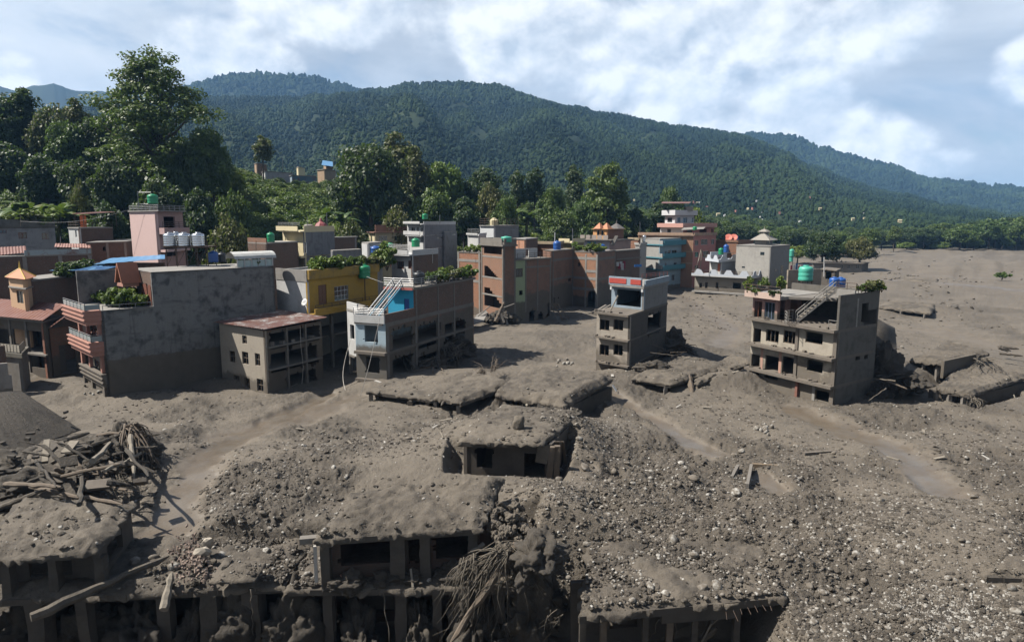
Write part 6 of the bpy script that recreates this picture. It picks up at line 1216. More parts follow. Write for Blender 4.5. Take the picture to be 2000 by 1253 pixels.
for px, r0, r1 in ((552, 332, 308), (607, 335, 318), (576, 332, 322), (651, 325, 302)): MB().tube([DP(px, r0, 238), DP(px, r1, 238)], .09, 5).build('mast', M_STEEL, None, label={552: 'tall thin mast above the pale hill house', 607: 'mast left of the tan hill house', 576: 'short mast above the blue hill shed', 651: 'mast right of the blue canopy'}[px], cat='mast')
# ================================================================== trees
T1 = [
 (315, 106, 168, 'spread', 265, 'great spreading tree towering over the left hillside', .6),
 (18, 172, 182, 'dark', 95, 'dark tall tree at the left edge of the hillside', None), (62, 165, 186, 'tall', 80, 'tall dark tree near the left edge, left of the olive ones', None),
 (118, 198, 184, 'olive', 85, 'olive brown tree left of the great spreading tree', None), (165, 192, 190, 'tallg', 62, 'taller olive tree between the left edge and the great tree', None), (150, 232, 172, 'round', 95, 'mid green tree in front of the olive trees on the left', None),
 (215, 208, 178, 'dark', 95, 'dark tree close left of the great spreading tree', None), (420, 240, 178, 'round', 75, 'rounded tree just right of the great spreading tree', None), (372, 262, 160, 'dark', 80, 'shadowed tree under the right limbs of the great tree', None),
 (30, 262, 160, 'dark', 110, 'dark tree low on the left edge above the banana plants', None), (95, 285, 158, 'dark', 95, 'dark tree above the banana plants', None), (165, 292, 156, 'dark', 95, 'shadowed tree above the right end of the banana plants', None), (240, 290, 155, 'dark', 110, 'shadowed tree below the great tree, left of its trunk', None),
 (320, 320, 142, 'dark', 120, 'very dark tree below the great tree, right of the pink tower', None), (385, 345, 140, 'dark', 90, 'dark tree between the pink tower and the leafy shrubs', None), (440, 303, 190, 'bright', 85, 'yellow green tree right of the great tree', None),
 (460, 352, 150, 'round2', 70, 'glossy leafy tree at the foot of the slope left of centre', None), (440, 412, 128, 'olive', 95, 'brownish rounded tree behind the long grey house', None), (210, 372, 128, 'dark', 80, 'dark bushy tree left of the pink tower', None), (160, 345, 138, 'olive', 45, 'small grey green bush behind the banana plants', None),
 (518, 250, 222, 'thin', 46, 'tall thin sparse tree standing alone on the hill', None), (722, 270, 188, 'dome', 148, 'big dark dome shaped tree in the middle of the hill', None), (780, 257, 205, 'tallg', 80, 'tall feathery tree behind the dome shaped tree', None), (812, 285, 198, 'tallg', 60, 'feathery olive tree right behind the dome shaped tree', None),
 (862, 297, 205, 'bright', 98, 'bright green rounded tree right of the dome shaped tree', None), (945, 312, 208, 'dark', 78, 'dark dense tree right of the bright green one', None), (958, 352, 190, 'olive', 60, 'greyish tree in front of the dark dense tree', None), (1010, 328, 225, 'tall', 42, 'left of two slim tall trees at mid picture', None),
 (1044, 322, 228, 'tall', 44, 'right of two slim tall trees at mid picture', None), (1076, 360, 215, 'round', 62, 'rounded tree right of the two slim trees', None), (1121, 316, 232, 'tall', 44, 'slim tall tree left of the big layered tree', None), (1186, 322, 215, 'layer', 118, 'big layered bright tree above the orange hut', None),
 (1140, 385, 195, 'round', 70, 'mid green tree below the big layered tree', None), (1095, 393, 185, 'round2', 75, 'rounded tree with bare trunk above the yellow house', None), (985, 378, 182, 'round', 60, 'leafy tree above the whitewashed block house', None), (905, 372, 185, 'dark', 80, 'dark tree above the white and grey house', None), (840, 352, 186, 'round2', 85, 'leafy tree below the bright rounded tree', None),
 (770, 398, 165, 'olive', 72, 'grey green bushy tree above the terrace house', None), (690, 425, 145, 'olive', 80, 'olive shrub tree behind the shaded brick house', None), (1240, 395, 215, 'dark', 60, 'dark tree left of the white pavilion', None), (1292, 378, 222, 'dark', 70, 'dark tree behind the white pavilion', None),
 (1310, 360, 260, 'round', 50, 'round crowned tree above the white pavilion', None), (1350, 390, 240, 'bright', 62, 'bright tree right behind the white pavilion', None), (1612, 449, 252, 'dome', 74, 'dark round tree over the half buried long house', None), (1685, 460, 250, 'olive', 62, 'olive tree at the right end of the half buried long house', None),
 (1542, 446, 300, 'dark', 34, 'slim dark tree behind the stacked green tanks', None), (1562, 474, 262, 'bright', 42, 'bright bush left of the dark round tree', None), (1530, 480, 225, 'bright', 30, 'small bright tree right behind the cement block house', None), (1640, 474, 270, 'round', 40, 'small green tree between the dark round and olive trees', None),
]
for (px, top, Y, kind, w, lab, rz) in T1: tree(px, top, Y, kind, w, lab, None, 'tree', 'tree', None, rz)
for i, (px, top) in enumerate(((38, 368), (62, 362), (92, 372), (118, 366), (142, 376), (640, 352 + 30), (668, 392), (1010, 385), (1028, 390))):
    Y = (134, 136, 133, 135, 134, 158, 160, 190, 192)[i]
    banana(px, top, Y, ['banana plant at the left end of the row of five', 'second banana plant from the left in the row of five', 'middle banana plant in the row of five', 'fourth banana plant from the left in the row of five', 'banana plant at the right end of the row of five', 'left banana plant of the pair on the slope below the dome tree', 'right banana plant of the pair on the slope below the dome tree', 'left broad leaved palm of the pair at mid picture', 'right broad leaved palm of the pair at mid picture'][i], 'banana plants')
# right bank: a belt of trees along the far edge of the plain
tr = random.Random(17)
ORD = ['first', 'second', 'third', 'fourth', 'fifth', 'sixth', 'seventh', 'eighth', 'ninth', 'tenth', 'eleventh', 'twelfth', 'thirteenth', 'fourteenth', 'fifteenth', 'sixteenth', 'seventeenth', 'eighteenth', 'nineteenth', 'twentieth', 'twenty-first', 'twenty-second']
for i in range(22):
    px = 1752 + i * 14; top = np.interp(px, [1750, 1800, 1850, 1900, 1960, 2060], [452, 440, 436, 428, 420, 416]) + tr.uniform(-5, 7)
    tree(px, top, 425 + tr.uniform(-12, 25), tr.choice(['round', 'dark', 'round2', 'dark', 'dark']), tr.uniform(46, 70), ORD[i] + ' tree from the left in the dark belt along the far right bank', 'trees on the far right bank', base=-1.0)
for i in range(4): tree(1775 + i * 66, tr.uniform(462, 470), 415, tr.choice(['bright', 'round']), tr.uniform(26, 40), ORD[i] + ' low bright bush from the left at the foot of the far right belt', 'bushes on the far right bank', base=-1.0)
for i in range(16):
    px = 1390 + i * 24; tree(px, tr.uniform(438, 456), 380 + tr.uniform(-60, 60), tr.choice(['round', 'dark', 'olive', 'dark']), tr.uniform(30, 48), ORD[i] + ' tree from the left in the valley belt behind the town', 'trees behind the right end of the town', base=-1.0)
# the rest of the wooded hillside
sky_u = [-60, 0, 100, 250, 440, 470, 520, 640, 660, 800, 900, 1000, 1100, 1250, 1400]; sky_r = [190, 200, 225, 250, 300, 345, 352, 355, 330, 330, 345, 362, 368, 405, 430]
LMK = [(40, 'the grey house at the left edge'), (130, 'the banana plants'), (200, 'the white end wall'), (290, 'the pink tower'), (380, 'the steel tanks'), (460, 'the roof shelter'), (530, 'the low brick house'), (600, 'the cream house'), (680, 'the shaded brick house'), (760, 'the terrace house'), (840, 'the white and grey house'), (920, 'the brick wing'), (970, 'the whitewashed block'), (1050, 'the long brick house'), (1120, 'the yellow house'), (1190, 'the orange hut'), (1260, 'the teal balconies'), (1340, 'the white pavilion')]
USED = {}
def uniq(l):
    USED[l] = USED.get(l, 0) + 1; return l if USED[l] == 1 else l.replace(' tree', ' ' + ['', '', 'second', 'third', 'fourth', 'fifth', 'sixth'][USED[l]] + ' tree', 1)
n = 0; k = 0
while n < 84 and k < 1400:
    k += 1; u = tr.uniform(-40, 1390); Y = tr.uniform(135, 262); p = XY(u, Y, CAMH); zb = gz(p.x, Y)
    if zb < 3: continue
    hgt = tr.uniform(5, 11) if not 440 < u < 730 else tr.uniform(3.5, 7); row_t = 626.5 - F * ((Y * SP + (zb + hgt - CAMH) * CP) / (Y * CP - (zb + hgt - CAMH) * SP))
    if row_t < np.interp(u, sky_u, sky_r) + 8: continue
    if 455 < u < 675 and (row_t < 350 or Y > 190): continue
    n += 1; lm = LMK[int(np.argmin([abs(u - q[0]) for q in LMK]))][1]; kd = tr.choice(['round', 'round2', 'dark', 'dark', 'olive', 'bright', 'round']) if u > 420 else tr.choice(['dark', 'dark', 'dark', 'round'])
    tree(u, row_t, Y, kd, hgt * tr.uniform(.8, 1.1) / Y * F, uniq({'round': 'mid green', 'round2': 'leafy', 'dark': 'dark', 'olive': 'olive', 'bright': 'bright green'}[kd] + ' tree ' + ('high' if Y > 215 else 'midway' if Y > 170 else 'low') + ' on the hill above ' + lm), 'trees filling the wooded hillside')
rs = np.random.RandomState(5); N = 8200; uu = rs.uniform(-120, 1440, N); yy = 112 + rs.rand(N) ** .8 * 190; xx = (uu - 1000) / F * (yy * CP)
zz = ground(xx, yy, False); ok = (hill(xx, yy) > 1.6) & ~((uu > 455) & (uu < 675) & (yy > 192)); xx, yy, zz = xx[ok], yy[ok], zz[ok]; sc = rs.uniform(.35, .95, len(xx)); Rt = np.zeros((len(xx), 3)); Rt[:, 2] = rs.uniform(0, 6.28, len(xx))
scatter('undergrowth', 'mixed green undergrowth covering the hillside below the trees', 'undergrowth', np.stack([xx, yy, zz - .3], 1), np.stack([sc, sc, sc * rs.uniform(.7, 1.2, len(xx))], 1), Rt, [TREES['bush'][0], TREES['bushy'][0], TREES['bushd'][0], TREES['bush'][0]])
N = 2300; uu = rs.uniform(440, 730, N); yy = rs.uniform(150, 229, N); xx = (uu - 1000) / F * yy * CP; zz = ground(xx, yy, False); sc = (.3 + 1.3 * rs.rand(N) ** 2.2) * np.where(yy > 205, .55, 1.0); Rt = np.zeros((N, 3)); Rt[:, 2] = rs.uniform(0, 6.28, N)
scatter('slope_shrubs', 'bright green shrubs on the open slope below the hill houses', 'shrubs', np.stack([xx, yy, zz - .2], 1), sc, Rt, [TREES['bushy'][0], TREES['bush'][0], TREES['bushy'][0]])
# flats of the valley: wood between the town and the mountain foot
N = 2600; yy = rs.uniform(300, 620, N); uu = rs.uniform(700, 2250, N); yy = np.where(uu > 1690, np.maximum(yy, 440 + rs.uniform(0, 60, N)), yy); yy = np.where((uu > 1400) & (uu <= 1690), np.maximum(yy, 330), yy); xx = (uu - 1000) / F * yy * CP
zz = ground(xx, yy, False); sc = rs.uniform(.45, .95, N); Rt = np.zeros((N, 3)); Rt[:, 2] = rs.uniform(0, 6.28, N)
scatter('valley_wood', 'dark wood on the valley floor behind the town', 'wood', np.stack([xx, yy, zz - .5], 1), sc, Rt, [TREES[k][0] for k in ('round', 'dark', 'round2', 'dark')])
# far villages on the lower slopes
vr_ = random.Random(23); hm = []
for k in range(4):
    m = MB(); a, b, c = ((9, 7, 5.5), (7, 6, 4.5), (12, 7, 7), (8, 8, 9))[k]; m.prism([(-a / 2, -b / 2), (a / 2, -b / 2), (a / 2, b / 2), (-a / 2, b / 2)], -3, c)
    if k < 3: m.hexa([(-a * .55, -b * .6, c), (a * .55, -b * .6, c), (a * .55, b * .6, c), (-a * .55, b * .6, c), (-a * .5, -.2, c + 2), (a * .5, -.2, c + 2), (a * .5, .2, c + 2), (-a * .5, .2, c + 2)])
    else: m.prism([(-a * .55, -b * .55), (a * .55, -b * .55), (a * .55, b * .55), (-a * .55, b * .55)], c, c + .6)
    hm.append(new_mesh('far_house', m.v, m.f, [WHITEW, PV, CREAM, plaster('rose_plaster', (.42, .19, .16))][k], False, False))
for i in range(44):
    u = vr_.choice([vr_.uniform(1130, 1520), vr_.uniform(1300, 1480), vr_.uniform(1480, 1760)]); t = vr_.uniform(.02, .12) if i < 34 else vr_.uniform(.1, .2); f = MS2 if (u < 1440 and vr_.random() < .6) else MS
    if f is MS2: t = vr_.uniform(.05, .4)
    x, y, z = f(np.array([float(u)]), np.array([t])); o = link('far_house', vr_.choice(hm), None, (float(x[0]), float(y[0]), float(z[0]) + 3)); o.rotation_euler.z = vr_.uniform(-.6, .6); s = vr_.uniform(.12, .24); o.scale = (s, s, s)
    tag(o, 'tiny pale house among the trees on the lower mountain slope', 'house', 'far houses on the mountain slope')
# ================================================================== buried roofs, ruins and wreckage
def mudslab(parent, Q, th=.28, crust=.3, lump=.12, res=.22, seed=1, ragged_=.18, name='mud_crust', under=True, front_drop=0.0):
    """a concrete slab (four ground points with heights, counter-clockwise) under a lumpy crust of mud"""
    Q = [Vector(q) for q in Q]; lu = max((Q[1] - Q[0]).length, (Q[2] - Q[3]).length); lv = max((Q[3] - Q[0]).length, (Q[2] - Q[1]).length); nu, nv = max(4, int(lu / res)), max(4, int(lv / res))
    u, v = np.meshgrid(np.linspace(0, 1, nu + 1), np.linspace(0, 1, nv + 1)); q = np.array(Q); g = lambda a: (q[0][a] * (1 - u) * (1 - v) + q[1][a] * u * (1 - v) + q[2][a] * u * v + q[3][a] * (1 - u) * v)
    x, y, z = g(0), g(1), g(2); e = np.minimum(np.minimum(u, 1 - u) * lu, np.minimum(v, 1 - v) * lv)
    jx = 1.5 * ragged_ * fbm(x * 1.8, y * 1.8, seed, 4) * (e < res * 1.5); jy = 1.5 * ragged_ * fbm(x * 1.8 + 40, y * 1.8, seed + 1, 4) * (e < res * 1.5)
    top = z + crust * (.12 + .88 * sstep(0, .8, e)) + lump * (fbm(x * .5, y * .5, seed + 2, 3) * 1.2 + (.5 - np.abs(fbm(x * 1.7, y * 1.7, seed + 3, 3)) * 2) * .7 + .45 * fbm(x * 4, y * 4, seed + 4, 3)) * sstep(-.1, .4, e)
    V = np.stack([x + jx, y + jy, top], -1).reshape(-1, 3); w = nu + 1; i = (np.arange(nv)[:, None] * w + np.arange(nu)[None, :]).ravel(); Fq = np.stack([i, i + 1, i + w + 1, i + w], 1).tolist()
    # skirt of mud hanging over the slab edge
    ring = list(range(0, nu + 1)) + [j * w + nu for j in range(1, nv + 1)] + [nv * w + k for k in range(nu - 1, -1, -1)] + [j * w for j in range(nv - 1, 0, -1)]
    n0 = len(V); rz = np.array([V[r] for r in ring]); sk = rz.copy(); sk[:, 2] = (z.ravel()[ring]) - th * .1 - np.abs(fbm(rz[:, 0] * 1.6, rz[:, 1] * 1.6, seed + 8, 4)) * th * 1.6 - front_drop * .5; V = np.concatenate([V, sk]); m = len(ring)
    for k in range(m): a, b = ring[k], ring[(k + 1) % m]; Fq.append([a, n0 + k, n0 + (k + 1) % m, b])
    o0 = origin(parent); me = bpy.data.meshes.new(name); me.from_pydata((V - np.array(o0)).tolist(), [], Fq); me.materials.append(M_MUDS); me.polygons.foreach_set('use_smooth', np.ones(len(Fq), bool)); me.update(); link(name, me, parent)
    c = (Q[0] + Q[1] + Q[2] + Q[3]) / 4; sh = [c + (p - c) * (1 - .12 / max(.5, (p - c).length)) for p in Q]
    mb = MB(); mb.hexa([p - Vector((0, 0, th)) for p in sh] + [p + Vector((0, 0, .01)) for p in sh]); mb.build('slab', M_MUDK, parent)
    A = np.c_[q[:, 0], q[:, 1], np.ones(4)]; co, *_ = np.linalg.lstsq(A, q[:, 2], rcond=None); SLABS.append((np.array([(p.x, p.y) for p in Q]), co, crust))
def post(parent, p, z0, z1, w=.35, mat=None, name='column', lean=(0, 0)):
    m = MB(); z0, z1 = float(z0), float(z1); jr = random.Random(int(p[0] * 97 + p[1] * 31)); k = 5; prev = None
    ring = []
    for i in range(k + 1):
        t = i / k; z = z0 + (z1 - z0) * t; cx = p[0] + lean[0] * t; cy = p[1] + lean[1] * t
        ring.append([Vector((cx + a * w / 2 * jr.uniform(.85, 1.12), cy + b * w / 2 * jr.uniform(.85, 1.12), z)) for a, b in ((-1, -1), (1, -1), (1, 1), (-1, 1))])
    for r in ring: m.v += r
    for i in range(k):
        for j in range(4): q = (j + 1) % 4; m.f.append((i * 4 + j, i * 4 + q, i * 4 + 4 + q, i * 4 + 4 + j))
    m.f.append((3, 2, 1, 0)); m.f.append(tuple(k * 4 + j for j in range(4))); return m.build(name, mat or M_MUDC, parent)
def crook(a, b, r0, r1, n=7, amp=.15, seed=0):
    r = random.Random(seed); a, b = Vector(a), Vector(b); L = (b - a).length; o = []
    for i in range(n + 1): t = i / n; o.append(a.lerp(b, t) + Vector((r.uniform(-1, 1), r.uniform(-1, 1), r.uniform(-1, 1))) * amp * L * (.2 if i in (0, n) else 1) * .5)
    return o, [r0 + (r1 - r0) * i / n for i in range(n + 1)]
def log(a, b, r, label, seed=0, mat=None, name='log', group=None, amp=.08, cat='log'):
    p, rr = crook(a, b, r * .95, r * .6, 9, amp * .22, seed); q = random.Random(seed); rr = [x * q.uniform(.75, 1.2) for x in rr]; rr[-1] *= .4; return MB().tube(p, rr, 7).build(name, mat or M_WOOD, None, False, label, cat, group)
def plank(a, b, w, t, label, mat=None, group=None, name='plank', cat='plank'):
    a, b = Vector(a), Vector(b); d = (b - a).normalized(); s = d.cross(Vector((0, 0, 1))).normalized() * w / 2; n = s.cross(d).normalized() * t
    return MB().hexa([a - s, b - s, b + s, a + s, a - s + n, b - s + n, b + s + n, a + s + n]).build(name, mat or M_WOODP, None, label=label, cat=cat, group=group)
def roots(name, label, org, tips, r0, n, seed, mat=None, spread=.25, sag=.25):
    e = thing(name, label, 'roots', org); r = random.Random(seed)
    for i in range(n):
        t = r.choice(tips); tip = Vector(t) + Vector((r.uniform(-1, 1), r.uniform(-1, 1) * .6, r.uniform(-1, 1))) * spread * (Vector(t) - Vector(org)).length
        o = Vector(org) + Vector((r.uniform(-.4, .4), r.uniform(-.4, .4), r.uniform(-.3, .3))); P = []
        bd = Vector((r.uniform(-1, 1), r.uniform(-1, 1), r.uniform(-.4, .4))) * .14 * (tip - o).length; ph = r.uniform(1.5, 5)
        for k in range(9): f = k / 8; P.append(o.lerp(tip, f) + bd * math.sin(ph * f) + Vector((0, 0, sag * math.sin(PI * f * r.uniform(.8, 1.1)))) + Vector((r.uniform(-1, 1), r.uniform(-1, 1), r.uniform(-1, 1))) * .07 * f * (tip - o).length * .5)
        a = r0 * r.uniform(.25, .85); MB().tube(P, [a * (1 - .85 * k / 8) for k in range(9)], 4).build('root', mat or M_ROOT, e, True)
    return e

# ---- the nearest ruin: upper floor with the mud roof, long lower floor running left
zK = 2.45; zL = -.35
k0, k1 = W(612, 1056, zK), W(940, 1034, zK); kb1, kb0 = W(985, 935, zK + .5), W(690, 962, zK + .2)
KR = thing('mud_roofed_ruin', 'nearest ruin, two dark open storeys under a thick mud roof', 'ruin', W(800, 1253, -4))
mudslab(KR, [k0, k1, kb1, kb0], .3, .36, .24, .16, 11, .22, 'mud_crust', True, .05)
fd = (k1 - k0).normalized(); bk = Vector((-fd.y, fd.x, 0))
def KP(px, row, z, dy=0): p = W(px, row, z); return p + bk * dy
Kx = lambda px: k0 + fd * ((px - 612) / 328.0 * (k1 - k0).length)
for px, wd in ((632, .45), (775, .75), (828, .55), (925, .5)): p = Kx(px) + bk * .55; post(KR, p, zL, zK - .3, wd, M_MUDK)
wall_k = brick('brick_mudded_shade', (.11, .055, .04), (.08, .045, .032), (.08, .07, .058), dirt=.7); L_ = (k1 - k0).length  # muddy brick, darkened in colour to put the front in shade
A_, B_ = k0 + bk * .75 + fd * .2, k1 + bk * .75
MB().wall(A_, B_, zL, zK - .3, .25, sum([ragged((u0, u1, zL + 1.0, zK - .45), random.Random(int(u0 * 9)), 7, .25) for u0, u1 in ((L_ * .12, L_ * .42), (L_ * .53, L_ * .60), (L_ * .70, L_ * .95))], [])).build('wall', wall_k, KR)
cK = (k0 + k1 + kb0 + kb1) / 4; B2_, A2_ = kb1.lerp(cK, .08), kb0.lerp(cK, .08)
for a, b in ((B_, B2_), (B2_, A2_), (A2_, A_)): MB().wall(a, b, zL - .2, zK - .25, .25, ()).build('wall', wall_k, KR)
bm_ = k0 - fd * .5 + Vector((0, 0, -.25)); MB().box((bm_.x + .1, bm_.y + .7, zK - .38), .9, .4, .3, .2).build('beam_end', M_CONCD, KR); wp = k0 + bk * .3 + fd * .02; MB().box((wp.x, wp.y, zL + .5), .16, .16, zK - zL - .9, .2).build('white_pipe', plain('dirty_white', (.33, .31, .28), .8), KR)
# the lower floor: slab with mud all the way to the left edge of the picture
l0, l1 = W(-60, 1128, zL + .1), W(1120, 1160, zL); l0 = Vector((l0.x, l0.y, zL)); lbk = Vector((0, 1, 0))
e0 = Vector((-32.0, 33.2, zL + .1)); e1 = W(-90, 1178, zL); e2 = W(560, 1147, zL); e3 = W(1015, 1150, zL)
mudslab(KR, [e1, e2, e2 + Vector((0, 5.5, .35)), e1 + Vector((0, 5.5, .35))], .3, .32, .22, .18, 13, .25, 'mud_crust', True, .1); mudslab(KR, [e2 + Vector((.05, -.35, .02)), e3, e3 + Vector((.3, 5.2, .3)), e2 + Vector((.05, 5.2, .3))], .3, .25, .15, .18, 14, .2, 'mud_crust', True, .1)
for px in (-40, 70, 160, 312, 392, 480): p = W(px, 1160, zL) ; p = Vector((p.x, e1.y + (e2.y - e1.y) * (px + 90) / 650 + .5, 0)); post(KR, p, -4.6, zL - .28, rnd.uniform(.35, .9), M_MUDK, 'column', (rnd.uniform(-.2, .2), 0))
for px in (632, 778, 850, 975): p = W(px, 1160, zL); p = Vector((p.x, e2.y + .25, 0)); post(KR, p, -4.6, zL - .28, rnd.uniform(.45, .8), M_MUDK)
MB().wall(Vector((e1.x, e1.y + 3.4, 0)), Vector((e3.x, e3.y + 3.4, 0)), -4.6, zL - .3, .25, [(u, u + 2.0, -3.4, -1.2) for u in (3, 8, 13, 18.5)]).build('wall', wall_k, KR)
for i in range(14): p = Vector((rnd.uniform(e1.x, e3.x), rnd.uniform(e2.y + .7, e2.y + 3), 0)); MB().box((p.x, p.y, -4.3 + rnd.uniform(0, .5)), rnd.uniform(.3, 1.2), rnd.uniform(.2, .6), rnd.uniform(.3, 1.4), rnd.uniform(0, 3), None).build('rubble_block', M_MUDK, KR)
st_ = W(410, 1128, .25); mudslab(thing('roof_fragment', 'thin tilted roof slab lying left of the nearest ruin', 'slab', st_), [W(408, 1136, .35), W(500, 1133, .35), W(520, 1098, .75), W(440, 1090, .75)], .18, .12, .06, .15, 15, .1)
# bulge of boulders and mud at the ruin's right shoulder
for i in range(110):
    a = rnd.uniform(0, 1); px = rnd.uniform(945, 1010) + a * 40; row = 985 + a * 110 + rnd.uniform(-18, 18); zz_ = 2.6 - a * 1.6; p = W(px, row, zz_); s = rnd.uniform(.10, .34)
    BOULD = globals().setdefault('BOULD', [blob('clod_shape', 100 + k, 3, (1, .8, .65), .6, M_MUDS, False) for k in range(8)])
    o = link('mud_boulder', rnd.choice(BOULD), None, p); o.scale = (s, s, s); o.rotation_euler = (rnd.uniform(0, 6), rnd.uniform(0, 6), rnd.uniform(0, 6)); tag(o, 'mud coated boulder heaped on the right shoulder of the nearest ruin', 'boulder', 'boulders on the nearest ruin')
ro = W(985, 1072, 1.9)
MM = [blob('mud_mass_shape', 500 + k, 5, (1.1, .8, 1.0), .75, M_MUDDARK, True) for k in range(4)]
for px, dy, zz_, s, sz in ((10, 1.0, -3.4, 1.3, 1.5), (110, 1.2, -3.6, 1.1, 1.2), (235, 1.4, -3.4, 1.3, 1.4), (350, .9, -3.8, .8, 1.4), (440, 1.1, -3.2, 1.1, 1.6), (560, .8, -3.4, 1.2, 1.7), (690, 1.2, -3.7, 1.1, 1.2), (815, 1.0, -3.4, .9, 1.6), (925, .9, -2.8, 1.2, 1.9), (1040, .6, -2.4, 1.2, 1.9), (1000, .2, -3.6, 1.1, 1.0)):
    p = W(px, 1160, zL); o = link('mud_mass', MM[int(px) % 4], None, (p.x, e2.y + dy * .45, zz_ + .1)); o.scale = (s * 1.25, s, sz * 1.15); o.rotation_euler.z = px; tag(o, 'slumped dark mud in the open ground floor of the nearest ruin', 'mud', 'mud slumped in the nearest ruin')
for px, s in ((680, .55), (745, .45), (800, .4), (880, .6), (655, .4)):
    p = Kx(px) + bk * .3; o = link('mud_mass', MM[px % 4], None, (p.x, p.y, zL + .25)); o.scale = (s * 1.4, s, s * .9); tag(o, 'mud slumped on the upper ledge of the nearest ruin', 'mud', 'mud on the ledge of the nearest ruin')
roots('root_mass', 'tangled tree roots hanging over the right end of the nearest ruin', ro, [W(900, 1230, -2.2), W(960, 1240, -2.4), W(1000, 1180, -1.2), W(1040, 1150, -.6), W(885, 1180, -1.2), W(940, 1150, -.4), W(1060, 1200, -1.6)], .045, 130, 4, None, .26, .5)
log(W(1010, 1062, 2.0), W(880, 1253, -2.2), .22, 'thick tree trunk slanting down through the hanging roots', 5, M_WOOD, 'log', None, .1, 'log')
roots('root_mass', 'smaller root tangle left of the thick slanting trunk', W(915, 1090, 1.4), [W(880, 1160, -.2), W(895, 1130, .3), W(870, 1190, -1)], .05, 22, 8, None, .25, .2)
roots('root_mass', 'thin roots drooping below the mud bank right of the trunk', W(1085, 1200, .1), [W(1070, 1235, -1), W(1085, 1230, -.9)], .03, 14, 9, None, .4, .1)
for i, (a, b) in enumerate((((745, 1135), (760, 1253)), ((650, 1050), (655, 1230)), ((985, 1130), (960, 1253)), ((490, 1150), (495, 1240)))): p, rr = crook(W(a[0], a[1], 0) * 1.0, W(b[0], b[1], -2.6), .03, .015, 8, .06, i); MB().tube(p, rr, 4).build('hanging_root', M_ROOT, None, True, ['thin pale cable hanging from the nearest ruin roof middle', 'thin cable at the left end of the nearest ruin', 'thin root hanging by the thick trunk', 'short root hanging under the lower slab'][i], 'root')
plank(W(920, 1078, 1.2), W(946, 1062, 1.5), .3, .06, 'pale split plank stuck under the ruin roof corner'); plank(W(668, 1120, .3), W(684, 1146, -.2), .28, .06, 'reddish plank leaning on the ruin ledge', plain('reddish_wood', (.22, .12, .08), .8)); plank(W(802, 1110, .5), W(806, 1146, -.2), .1, .06, 'thin pale plank upright in the ruin front')
log(W(320, 1190, -.6), W(336, 1118, .5), .26, 'short thick log standing at the edge of the lower slab', 3, M_WOODP, 'log')
lg_ = log(W(60, 1205, .0), W(330, 1085, .55), .26, 'long mud coated log along the lower left slab', 13, M_MUDS, 'log')
# hut roof with the boulder
HT = thing('buried_hut', 'buried hut with leaning mud slab roof and dark open front', 'ruin', W(1000, 935, .6)); zh = 3.35
hq = [W(890, 864, zh - .1), W(1058, 868, zh), W(1138, 802, zh + .1), W(985, 790, zh + .1)]; mudslab(HT, hq, .3, .22, .12, .17, 21, .2)
hb = [W(905, 880, 2.9), W(1075, 872, 3.0)]; a = W(905, 930, .7); b = W(1082, 930, .7); a = Vector((a.x, hq[0].y + 1.0, 0)); b = Vector((b.x - .2, hq[1].y + .8, 0))
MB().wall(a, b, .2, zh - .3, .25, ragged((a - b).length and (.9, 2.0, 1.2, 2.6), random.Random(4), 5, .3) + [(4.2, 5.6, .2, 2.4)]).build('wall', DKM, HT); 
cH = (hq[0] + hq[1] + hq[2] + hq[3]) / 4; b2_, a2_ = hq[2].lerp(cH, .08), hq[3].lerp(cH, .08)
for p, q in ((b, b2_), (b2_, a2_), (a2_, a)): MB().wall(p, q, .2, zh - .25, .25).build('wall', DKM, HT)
for px, ln in ((1070, (.25, 0)), (1085, (.1, .2))): p = W(px, 935, .7); post(HT, Vector((p.x, hq[1].y + .35, 0)), .2, zh - .25, .38, M_WOOD, 'post', ln)
sheet('fallen_sheet', None, None, [W(1050, 872, 3.2), W(1075, 868, 3.3), W(1068, 905, 2.0), W(1045, 900, 2.1)], .05, M_MUDS, (8, 6), .0, -.15, HT)
for i in range(7): px = 1075 + i * 4; plank(W(px, 862, 3.1), W(px + rnd.uniform(-4, 6), rnd.uniform(895, 925), 1.3), rnd.uniform(.1, .25), .05, 'weathered board hanging from the right end of the hut roof', M_WOOD, 'boards on the hut end')
bo = blob('boulder_shape', 77, 3, (.42, .38, .62), .25, M_MUDS, True); o = link('boulder', bo, None, W(1012, 833, zh + .35) + Vector((0, 0, .25))); tag(o, 'big lone egg shaped boulder on the hut roof', 'boulder'); o.rotation_euler = (0, .2, .4)
